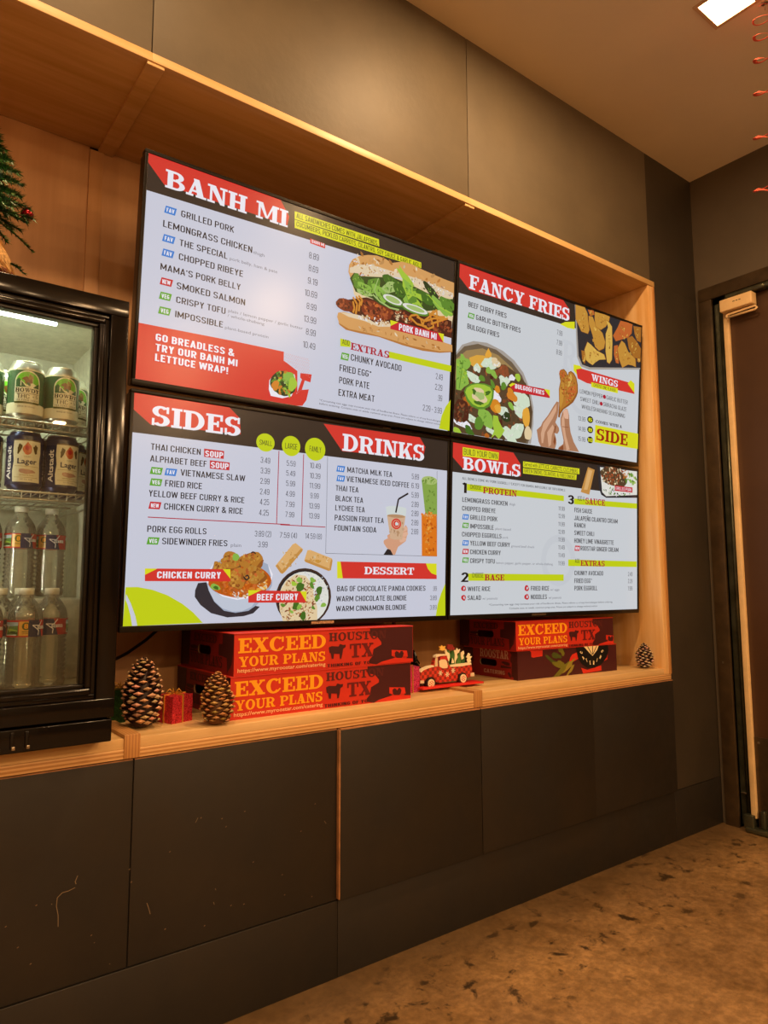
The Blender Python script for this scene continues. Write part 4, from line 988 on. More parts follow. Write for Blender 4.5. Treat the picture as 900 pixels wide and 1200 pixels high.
  ('P','leaf4',[(10.35,45.22),(12.62,44.75),(14.76,45.23),(16.53,46.54),(17.11,49.88),(16.3,50.9),(13.72,50.3),(11.99,49.28),(11.09,47.87),(10.13,46.78)]),
  ('J','leaf',10.76,49.75,1.98,2.13,-0.2,0.12,30,16),
  ('P','lime3',[(16.94,46.17),(19.1,46.2),(19.6,47.69),(20.99,49.39),(22.44,50.47),(21.13,52.51),(19.87,53.75),(18.09,52.55),(16.43,53.83),(17.6,51.37),(16.85,48.98)]),
  ('S',['leaf','leaf4'],13.38,47.57,1.68,1.84,14,0.5,1.2,181,0.4,0.25),
  ('P','leaf',[(3.79,40.41),(4.53,38.94),(6.49,37.57),(9.34,36.75),(12.67,36.43),(15.66,36.73),(16.92,38.09),(16.77,40.6),(15.52,43.26),(13.05,44.78),(10.14,45.25),(7.23,44.74),(5.13,43.23)]),
  ('P','lime3',[(4.36,40.63),(4.94,39.18),(6.92,37.87),(9.44,37.1),(12.48,36.86),(15.04,37.29),(16.08,38.53),(15.92,40.73),(14.65,42.83),(12.6,44.14),(10.11,44.49),(7.81,43.99),(5.7,42.54)]),
  ('J','crumb',10.56,40.75,3.48,2.25,0.2,0.2,39,16),
  ('J','leaf5',8.16,39.8,0.82,0.91,0.5,0.35,1,12),
  ('J','leaf5',14.15,39.26,1.43,0.55,-0.5,0.35,2,12),
  ('J','leaf5',10.25,43.15,2.15,0.61,0.05,0.3,3,12),
  ('J','cuke',10.77,40.72,1.99,1.34,0.2,0.2,4,14),
  ('N','menu_artwork'),
  ('P','red2',[(23.62,35.08),(25.19,34.07),(43.79,33.47),(43.91,36.33),(26.4,36.94)]),
  ('P','lime',[(23.62,35.08),(25.19,34.07),(26.82,34.11),(24.4,35.57)]),
  ('P','lime',[(43.79,33.47),(40.86,33.61),(43.89,35.85)]),
  ('T', 'b', 'white', 'BULGOGI FRIES', 26.57, 40.95, 35.71, 1.52),
  ('N','hand_with_wing_picture'),
  ('P','skin3',[(37.81,48.36),(39.87,46.76),(40.6,45.31),(43.29,42.5),(45.98,38.84),(47.54,36.96),(48.71,37.06),(48.59,40.13),(48.19,42.4),(47.24,44.46),(49.17,46.15),(49.39,47.23),(48.52,48.39),(47.0,48.35),(47.9,50.17),(48.17,51.79),(47.63,53.51),(47.27,53.9),(40.19,53.9),(38.92,52.28)]),
  ('P','skin4',[(41.02,45.8),(43.7,42.72),(46.41,39.33),(47.58,37.78),(47.48,40.28),(45.76,43.27),(43.45,46.31),(41.94,48.68),(41.31,52.55),(40.52,52.64),(39.98,49.45)]),
  ('P','skin4',[(43.14,48.53),(45.85,45.46),(46.71,46.45),(45.61,49.34),(45.34,52.65),(44.17,53.6)]),
  ('P','meat3',[(47.09,45.58),(47.71,45.78),(47.19,48.05),(46.71,48.33)]),
  ('P','meat3',[(47.03,49.17),(47.92,50.72),(47.18,52.73),(46.51,51.43)]),
  ('P','skin3',[(49.11,53.9),(49.46,53.03),(51.7,51.68),(51.85,50.28),(49.95,44.94),(49.78,42.75),(50.6,40.41),(52.21,38.79),(53.48,38.9),(54.42,41.01),(54.76,44.06),(55.53,47.05),(57.37,50.22),(60.54,53.55)]),
  ('P','skin4',[(50.48,42.65),(51.45,40.85),(51.97,43.02),(52.29,45.77),(53.04,48.47),(55.36,53.24),(53.68,53.7),(51.78,48.61),(50.6,45.42)]),
  ('P','skin2',[(51.09,40.07),(52.21,38.93),(53.49,39.04),(54.12,41.05),(54.05,42.33),(52.15,42.43),(51.48,41.41)]),
  ('P','meat3',[(50.81,45.39),(54.38,45.23),(54.39,45.39),(50.82,45.61)]),
  ('P','meat3',[(49.16,53.62),(51.71,51.96),(52.01,53.9),(49.52,53.9)]),
  ('P','fried2',[(48.27,26.85),(49.12,25.31),(50.78,24.74),(52.29,25.61),(52.97,26.62),(53.34,25.43),(54.6,24.79),(56.34,25.34),(57.69,26.68),(58.57,29.09),(58.86,31.89),(57.98,33.73),(56.35,35.96),(53.86,37.72),(51.38,39.19),(49.79,41.08),(49.44,42.51),(48.52,42.36),(48.82,37.88),(48.43,32.39),(49.09,29.5)]),
  ('P','fried',[(48.53,27.08),(49.34,25.5),(50.7,25.04),(52.01,25.94),(52.78,27.21),(53.56,25.67),(54.61,25.15),(55.92,25.69),(57.27,26.89),(58.05,29.18),(58.25,31.7),(57.11,33.58),(55.48,35.8),(53.0,37.42),(50.54,39.17),(49.44,40.57),(48.99,37.86),(48.67,32.35),(49.3,29.46)]),
  ('P','wing',[(48.82,32.88),(49.75,30.23),(51.01,30.3),(51.14,33.36),(50.85,36.47),(49.71,39.14),(49.15,37.83)]),
  ('P','wing3',[(53.58,31.02),(57.38,29.57),(57.9,31.76),(55.86,34.61),(52.56,37.07),(52.45,34.56)]),
  ('J','wing3',50.01,26.55,1.5,1.39,0.1,0.15,7,14),
  ('P','wingl',[(53.42,27.38),(54.64,25.77),(55.34,27.35),(54.39,30.04),(53.15,31.08)]),
  ('S',['fried','fried2','wing','wing3','fried3'],53.6,31.58,3.8,5.03,120,0.35,1.2,8,0.6,0.25),
  ('S',['fried2','fried','wing3'],50.27,27.63,1.5,2.22,30,0.35,1.0,9,0.6,0.25),
  ('N','menu_artwork'),
  ('P','lime',[(47.9,9.16),(50.52,7.78),(55.69,6.52),(55.8,9.31),(51.83,9.64)]),
  ('N','wings_tray_picture'),
  ('P','trayd',[(55.43,0.26),(95.7,0.0),(95.7,16.83),(65.05,22.18),(59.86,21.66),(57.83,18.7)]),
  ('P','steel',[(55.43,0.26),(56.06,0.29),(58.46,18.58),(60.62,21.36),(65.03,21.59),(95.7,16.2),(95.7,16.91),(64.54,22.52),(59.88,22.16),(57.6,19.08)]),
  ('P','fried2',[(55.71,0.14),(61.01,0.0),(62.78,1.91),(63.11,3.99),(64.23,7.76),(63.33,9.49),(59.49,9.35),(57.75,7.28),(56.03,5.52)]),
  ('P','wing',[(55.93,0.26),(60.97,0.0),(62.66,2.01),(62.98,4.04),(64.05,7.7),(63.19,9.37),(59.54,9.22),(57.87,7.2),(56.23,5.49)]),
  ('S',['wing','wing2','wingl','fried3'],60.36,5.03,2.02,3.6,20,0.4,1.3,60,0.6,0.25),
  ('P','fried2',[(62.73,0.47),(66.12,0.02),(66.67,1.45),(64.27,2.6)]),
  ('P','wing3',[(62.83,0.48),(66.06,0.06),(66.59,1.45),(64.3,2.55)]),
  ('S',['wing3','wing2','wingl','fried3'],64.94,1.13,0.96,0.81,20,0.4,1.3,61,0.6,0.25),
  ('P','fried2',[(63.15,2.6),(65.58,2.38),(67.67,5.35),(71.73,7.31),(73.62,10.39),(72.97,13.03),(70.02,14.52),(67.5,13.45),(65.87,9.44),(63.52,5.6)]),
  ('P','wing',[(63.38,2.75),(65.7,2.55),(67.69,5.43),(71.56,7.36),(73.36,10.35),(72.74,12.91),(69.94,14.35),(67.54,13.3),(65.98,9.4),(63.73,5.67)]),
  ('S',['wing','wing2','wingl','fried3'],68.14,8.39,2.49,4.38,20,0.4,1.3,62,0.6,0.25),
  ('P','fried2',[(66.57,0.3),(72.79,0.01),(75.85,0.13),(75.41,1.97),(73.48,4.59),(70.53,6.46),(67.53,5.83),(66.68,3.22)]),
  ('P','wing',[(66.78,0.35),(72.71,0.1),(75.62,0.23),(75.2,2.01),(73.37,4.54),(70.56,6.35),(67.7,5.73),(66.89,3.19)]),
  ('S',['wing','wing2','wingl','fried3'],71.08,2.82,2.28,2.31,20,0.4,1.3,63,0.6,0.25),
  ('P','fried2',[(73.67,1.79),(75.47,2.35),(77.21,3.57),(77.78,10.12),(77.83,16.45),(76.36,18.29),(74.82,17.94),(73.75,14.05),(73.48,7.19),(74.79,4.4)]),
  ('P','wingl',[(73.75,2.02),(75.47,2.57),(77.13,3.75),(77.68,10.11),(77.72,16.26),(76.33,18.04),(74.86,17.69),(73.84,13.92),(73.57,7.25),(74.82,4.55)]),
  ('S',['wingl','wing2','wingl','fried3'],75.51,9.62,1.03,5.58,20,0.4,1.3,64,0.6,0.25),
  ('P','fried2',[(82.22,0.23),(86.72,0.0),(89.98,0.03),(89.58,3.7),(87.49,5.75),(82.77,7.66),(79.68,8.91),(77.8,7.06),(80.5,3.31)]),
  ('P','wing3',[(82.3,0.33),(86.59,0.0),(89.69,0.17),(89.31,3.73),(87.33,5.71),(82.84,7.55),(79.89,8.75),(78.09,6.95),(80.67,3.32)]),
  ('S',['wing3','wing2','wingl','fried3'],84.04,4.06,3.06,2.69,20,0.4,1.3,65,0.6,0.25),
  ('P','fried2',[(90.36,0.57),(95.58,0.0),(95.53,6.08),(93.03,5.92),(91.3,3.64)]),
  ('P','wing2',[(90.49,0.63),(95.46,0.07),(95.42,6.01),(93.04,5.84),(91.38,3.62)]),
  ('S',['wing2','wing2','wingl','fried3'],93.15,3.23,1.29,2.15,20,0.4,1.3,66,0.6,0.25),
  ('P','fried2',[(86.61,6.06),(89.79,4.61),(93.15,6.39),(95.7,8.47),(95.61,12.83),(91.21,12.98),(87.84,10.03)]),
  ('P','wing2',[(86.83,6.12),(89.87,4.72),(93.06,6.47),(95.7,8.5),(95.41,12.72),(91.22,12.85),(88.01,9.98)]),
  ('S',['wing2','wing2','wingl','fried3'],91.43,8.76,2.29,3.05,20,0.4,1.3,67,0.6,0.25),
  ('P','fried2',[(83.2,7.76),(85.35,8.46),(87.6,11.26),(92.57,13.27),(92.96,16.47),(90.5,16.25),(87.8,16.4),(84.14,18.33),(81.92,15.53),(80.71,11.28)]),
  ('P','wing',[(83.35,7.91),(85.4,8.6),(87.55,11.33),(92.28,13.29),(92.66,16.4),(90.31,16.18),(87.74,16.32),(84.26,18.18),(82.15,15.45),(80.99,11.33)]),
  ('S',['wing','wing2','wingl','fried3'],86.64,13.49,2.96,3.55,20,0.4,1.3,68,0.6,0.25),
  ('P','fried2',[(78.66,10.75),(80.97,9.98),(81.38,13.74),(82.04,17.13),(80.21,17.14),(78.8,14.22)]),
  ('P','wing3',[(78.74,10.83),(80.94,10.1),(81.33,13.74),(81.96,17.04),(80.22,17.04),(78.87,14.2)]),
  ('S',['wing3','wing2','wingl','fried3'],80.34,13.82,0.77,2.4,20,0.4,1.3,69,0.6,0.25),
  ('P','fried2',[(62.91,12.4),(65.12,13.05),(68.62,14.54),(73.14,15.25),(74.22,16.94),(70.24,17.82),(67.82,19.34),(66.4,20.58),(63.95,20.03),(61.99,19.16),(61.36,15.61)]),
  ('P','wingl',[(63.09,12.52),(65.2,13.15),(68.53,14.62),(72.84,15.32),(73.86,16.96),(70.08,17.8),(67.78,19.27),(66.43,20.47),(64.09,19.93),(62.22,19.08),(61.62,15.63)]),
  ('S',['wingl','wing2','wingl','fried3'],66.85,16.79,3.13,2.91,20,0.4,1.3,70,0.6,0.25),
  ('P','fried2',[(59.76,16.21),(61.66,16.15),(62.49,18.75),(61.86,21.0),(60.37,19.44)]),
  ('P','wing2',[(59.83,16.26),(61.64,16.22),(62.43,18.74),(61.84,20.92),(60.41,19.41)]),
  ('S',['wing2','wing2','wingl','fried3'],61.23,18.31,0.65,1.7,20,0.4,1.3,71,0.6,0.25),
  ('P','fried2',[(93.2,11.49),(95.7,12.33),(95.51,14.02),(93.3,14.09)]),
  ('P','wing2',[(93.26,11.52),(95.66,12.36),(95.46,13.99),(93.36,14.05)]),
  ('S',['wing2','wing2','wingl','fried3'],94.43,12.98,0.61,0.97,20,0.4,1.3,72,0.6,0.25),
  ('N','menu_artwork'),
  ('P','lime',[(55.72,22.23),(59.37,22.08),(63.23,25.26),(65.27,27.44),(60.09,27.03),(55.81,24.44)]),
  ('P','red',[(57.16,23.79),(59.92,22.98),(92.12,23.29),(92.27,27.19),(63.33,27.76),(58.18,26.93)]),
  ('P','lime',[(92.11,23.11),(89.59,22.18),(87.77,23.81),(92.26,26.83)]),
  ('T', 's', 'white', 'WINGS', 65.87, 81.75, 26.3, 2.43),
  ('P','lime',[(65.9,27.0),(81.76,26.7),(81.84,28.61),(65.97,28.76)]),
  ('T', 'g', 'ink', 'CHOOSE ONE FLAVOR', 67.27, 80.43, 28.3, 1.18),
  ('T', 'g', 'ink', 'LEMON PEPPER', 59.66, 72.75, 32.02, 1.48),
  ('T', 'g', 'ink', 'GARLIC BUTTER', 75.05, 88.09, 31.97, 1.54),
  ('T', 'g', 'ink', 'SWEET CHILI', 60.02, 70.85, 34.78, 1.48),
  ('T', 'g', 'ink', 'SRIRACHA GLAZE', 73.27, 87.48, 34.79, 1.53),
  ('T', 'g', 'ink', 'WHOLESHABANG SEASONING', 60.9, 86.59, 37.51, 1.49),
  ('E','dred',73.8,31.21,0.94,0.77,0),
  ('E','dred',72.03,34.11,0.94,0.76,0),
  ('T', 'g', 'ink2', '13.99', 59.06, 63.27, 42.12, 1.64),
  ('E','black',65.95,40.95,1.69,1.25,0),
  ('T', 'b', 'lime', '6', 64.94, 67.02, 41.7, 1.41),
  ('T', 'g', 'ink2', '14.99', 59.21, 63.43, 45.83, 1.64),
  ('E','black',66.1,44.7,1.69,1.25,0),
  ('T', 'b', 'lime', '8', 65.09, 67.18, 45.45, 1.41),
  ('T', 'g', 'ink2', '15.99', 59.36, 63.58, 49.54, 1.64),
  ('E','black',66.26,48.45,1.69,1.25,0),
  ('T', 'b', 'lime', '10', 64.86, 67.72, 49.2, 1.41),
  ('T', 's', 'ink', 'COMES WITH A', 69.14, 84.89, 41.67, 1.09),
  ('P','lime',[(68.9,42.51),(95.37,42.48),(95.31,48.55),(68.77,49.01)]),
  ('T', 's', 'dred2', 'SIDE', 69.66, 88.71, 48.0, 4.37),
 ],
 [
  ('P','pale2',[(0,0),(95.7,0),(95.7,53.9),(0,53.9)]),
  ('E','faint',50,36,9,9,0),
  ('E','pale2',50,36,6.5,6.5,0),
  ('P','head',[(0,0),(95.7,0),(95.7,9.8),(0,9.3)]),
  ('P','red',[(0.0,0.0),(26.92,0.33),(30.46,3.88),(30.72,7.99),(4.83,8.21),(0.0,4.58)]),
  ('T', 's', 'white', 'BOWLS', 4.34, 30.5, 8.25, 4.12),
  ('P','lime',[(4.22,1.05),(20.19,1.03),(20.01,3.64),(4.27,3.85)]),
  ('T', 'g', 'ink', 'BUILD YOUR OWN', 4.75, 19.58, 3.33, 1.92),
  ('P','lime',[(31.66,2.74),(61.02,2.41),(61.02,4.49),(31.68,4.7)]),
  ('P','lime',[(31.69,5.01),(59.52,4.78),(59.27,6.71),(31.7,6.89)]),
  ('T', 'g', 'ink', 'Served with LETTUCE, CARROTS, CUCUMBERS,', 32.23, 60.27, 4.24, 1.41),
  ('T', 'g', 'ink', 'GREEN ONIONS, CILANTRO, & FRIED ONIONS', 32.25, 58.65, 6.48, 1.33),
  ('N','pork_tray_picture'),
  ('P','roll',[(65.83,1.38),(69.7,2.04),(66.59,11.56),(61.77,10.91)]),
  ('P','roll2',[(66.09,2.19),(68.4,2.49),(65.57,9.79),(63.54,9.95)]),
  ('P','trayd',[(71.27,0.11),(95.7,0.0),(95.7,10.61),(76.5,11.96),(73.6,11.06),(72.29,8.86)]),
  ('P','rice',[(72.84,0.73),(95.7,0.19),(95.7,9.46),(76.51,11.36),(74.13,10.0)]),
  ('J','brown2',80.98,3.44,8.42,3.64,0.15,0.12,5,20),
  ('S',['brown2','meat3','meat2','meat4','crumb'],80.98,3.44,7.88,3.64,120,0.8,2.0,31,0.4,0.25),
  ('S',['orange2','orange3'],88.57,1.91,2.8,1.41,16,0.8,1.8,32,0.3,0.25),
  ('S',['leaf4','cuke','leaf'],91.37,3.43,3.68,1.95,20,1.0,2.4,33,0.6,0.25),
  ('S',['rice','leaf','white','leaf3'],82.99,9.17,8.2,1.56,60,0.5,1.4,34,0.6,0.25),
  ('N','menu_artwork'),
  ('P','red2',[(81.64,6.85),(92.76,6.76),(92.74,8.8),(81.63,8.92)]),
  ('T', 'g', 'white', 'GRILLED PORK', 82.31, 92.18, 8.42, 1.21),
  ('T', 'g', 'ink', 'ALL BOWLS COME W/ PORK EGGROLL | *EXCEPT FOR RAMEN, IMPOSSIBLE OR TOFU BOWLS', 4.2, 53.15, 11.36, 0.81),
  ('P','lime2',[(6.19,12.59),(52.55,12.97),(52.55,14.93),(6.22,14.72)]),
  ('P','pale2',[(3.91,11.52),(6.07,11.35),(6.14,15.9),(3.99,16.06)]),
  ('P','lime2',[(7.34,40.94),(52.63,40.89),(52.63,43.13),(7.38,43.25)]),
  ('P','lime2',[(58.04,13.57),(95.56,12.85),(95.54,14.89),(58.04,15.63)]),
  ('P','lime2',[(55.02,35.54),(95.33,35.48),(95.31,37.66),(55.03,37.88)]),
  ('T', 'b', 'black', '1', 4.37, 6.14, 15.6, 3.29),
  ('T', 'b', 'black', '2', 4.47, 7.39, 43.63, 3.02),
  ('T', 'b', 'black', '3', 54.74, 57.92, 15.74, 3.27),
  ('T', 'g', 'ink', 'CHOOSE', 7.59, 12.41, 14.07, 1.4),
  ('T', 'g', 'ink', 'CHOOSE', 9.03, 13.83, 42.2, 1.53),
  ('T', 'g', 'ink', 'ADD A', 59.9, 63.79, 14.1, 1.65),
  ('T', 'g', 'ink', 'ADD', 58.68, 61.16, 36.65, 1.46),
  ('T', 's', 'dred', 'PROTEIN', 13.23, 28.7, 15.07, 2.02),
  ('T', 's', 'dred', 'BASE', 14.45, 23.23, 43.16, 1.99),
  ('T', 's', 'dred', 'SAUCE', 64.29, 75.69, 15.07, 2.25),
  ('T', 's', 'dred', 'EXTRAS', 61.78, 75.6, 37.71, 2.04),
  ('T', 'k', 'ink', 'LEMONGRASS CHICKEN', 4.33, 24.32, 18.43, 1.46),
  ('T', 'k', 'ink', 'CHOPPED RIBEYE', 4.28, 18.87, 21.19, 1.46),
  ('T', 'k', 'ink', 'GRILLED PORK', 7.75, 19.74, 23.86, 1.47),
  ('T', 'k', 'ink', 'IMPOSSIBLE', 7.8, 18.11, 26.68, 1.46),
  ('T', 'k', 'ink', 'CHOPPED EGGROLLS', 4.42, 21.69, 29.37, 1.45),
  ('T', 'k', 'ink', 'YELLOW BEEF CURRY', 7.89, 25.64, 32.06, 1.46),
  ('T', 'k', 'ink', 'CHICKEN CURRY', 7.93, 21.44, 34.83, 1.46),
  ('T', 'k', 'ink', 'CRISPY TOFU', 7.98, 18.77, 37.62, 1.45),
  ('T', 'k', 'ink', 'WHITE RICE', 7.14, 16.94, 46.5, 1.44),
  ('T', 'k', 'ink', 'FRIED RICE', 35.92, 45.0, 46.49, 1.54),
  ('T', 'k', 'ink', 'SALAD', 7.19, 12.83, 49.29, 1.44),
  ('T', 'k', 'ink', 'NOODLES', 35.94, 43.86, 49.36, 1.54),
  ('T', 'k', 'ink', 'FISH SAUCE', 58.17, 68.12, 18.49, 1.64),
  ('T', 'k', 'ink', 'JALAPEÑO CILANTRO CREAM', 58.05, 83.19, 21.35, 1.64),
  ('T', 'k', 'ink', 'RANCH', 58.18, 64.29, 23.92, 1.64),
  ('T', 'k', 'ink', 'SWEET CHILI', 58.18, 69.26, 26.7, 1.63),
  ('T', 'k', 'ink', 'HONEY LIME VINAIGRETTE', 58.18, 80.84, 29.51, 1.63),
  ('T', 'k', 'ink', 'ROOSTAR GINGER CREAM', 61.65, 83.67, 32.17, 1.64),
  ('T', 'k', 'ink', 'CHUNKY AVOCADO', 58.32, 74.54, 41.09, 1.62),
  ('T', 'k', 'ink', 'FRIED EGG*', 58.32, 68.07, 43.87, 1.62),
  ('T', 'k', 'ink', 'PORK EGGROLL', 58.33, 71.14, 46.52, 1.61),
  ('T', 'g', 'grey', 'thigh', 25.06, 27.97, 18.13, 0.76),
  ('T', 'g', 'grey', 'plant based', 18.84, 25.91, 26.62, 0.75),
  ('T', 'g', 'grey', 'pork', 22.22, 24.76, 29.33, 0.75),
  ('T', 'g', 'grey', 'ground beef chuck', 26.18, 37.38, 32.06, 0.76),
  ('T', 'g', 'grey', 'lemon pepper, garlic pepper, or whole-shabang', 19.4, 46.7, 37.72, 0.75),
  ('T', 'g', 'grey', 'w/ eggs', 45.58, 50.27, 46.56, 0.79),
  ('T', 'g', 'grey', 'w/ peanuts', 13.43, 20.16, 49.23, 0.73),
  ('T', 'g', 'grey', 'w/ peanuts', 44.67, 51.34, 49.32, 0.78),
  ('P','blue',[(4.65,22.31),(7.15,22.31),(6.81,23.98),(4.31,23.98)]),
  ('T', 'b', 'white', 'FAV', 4.85, 6.6, 23.64, 0.97),
  ('P','green',[(4.69,25.0),(7.19,25.0),(6.85,26.67),(4.35,26.67)]),
  ('T', 'b', 'white', 'VEG', 4.9, 6.65, 26.34, 0.97),
  ('P','blue',[(4.79,30.53),(7.28,30.53),(6.94,32.2),(4.45,32.2)]),
  ('T', 'b', 'white', 'FAV', 4.99, 6.74, 31.86, 0.97),
  ('P','red2',[(4.83,33.22),(7.33,33.22),(6.99,34.88),(4.49,34.88)]),
  ('T', 'b', 'white', 'NEW', 5.04, 6.78, 34.55, 0.96),
  ('P','green',[(4.88,35.94),(7.37,35.94),(7.03,37.59),(4.54,37.59)]),
  ('T', 'b', 'white', 'VEG', 5.09, 6.83, 37.26, 0.96),
  ('P','red2',[(58.56,30.5),(61.28,30.5),(60.91,32.37),(58.19,32.37)]),
  ('T', 'b', 'white', 'NEW', 58.78, 60.68, 32.0, 1.09),
  ('T', 'g', 'ink2', '11.99', 49.45, 52.8, 18.38, 1.45),
  ('T', 'g', 'ink2', '12.99', 49.46, 52.81, 21.05, 1.45),
  ('T', 'g', 'ink2', '11.99', 49.47, 52.82, 23.87, 1.45),
  ('T', 'g', 'ink2', '12.99', 49.48, 52.83, 26.61, 1.44),
  ('T', 'g', 'ink2', '11.99', 49.49, 52.83, 29.34, 1.44),
  ('T', 'g', 'ink2', '11.49', 49.5, 52.84, 32.07, 1.44),
  ('T', 'g', 'ink2', '11.49', 49.51, 52.85, 34.87, 1.44),
  ('T', 'g', 'ink2', '11.99', 49.52, 52.86, 37.67, 1.43),
  ('T', 'g', 'ink2', '2.49', 89.51, 92.31, 41.2, 1.55),
  ('T', 'g', 'ink2', '2.29', 89.49, 92.29, 43.87, 1.55),
  ('T', 'g', 'ink2', '1.99', 89.47, 92.26, 46.63, 1.55),
  ('J','red2',5.28,45.64,0.97,0.93,0,0.12,754,12),
  ('J','pale2',5.47,45.64,0.39,0.43,0,0.3,5,8),
  ('J','red2',5.33,48.51,0.97,0.93,0,0.12,794,12),
  ('J','pale2',5.52,48.52,0.39,0.43,0,0.3,5,8),
  ('J','red2',33.7,45.65,1.1,1.0,0,0.12,1030,12),
  ('J','pale2',33.92,45.65,0.44,0.46,0,0.3,5,8),
  ('J','red2',33.73,48.56,1.1,0.99,0,0.12,1068,12),
  ('J','pale2',33.95,48.56,0.44,0.46,0,0.3,5,8),
  ('T', 'g', 'ink2', '*Consuming raw eggs may increase your risk of foodborne illness. Please inform us of any food allergies before ordering.', 16.28, 80.05, 51.17, 0.59),
  ('T', 'g', 'ink2', 'Contains nuts or seeds, common prep area. Prices are subject to change without notice.', 25.55, 71.13, 52.51, 0.6),
 ],
]
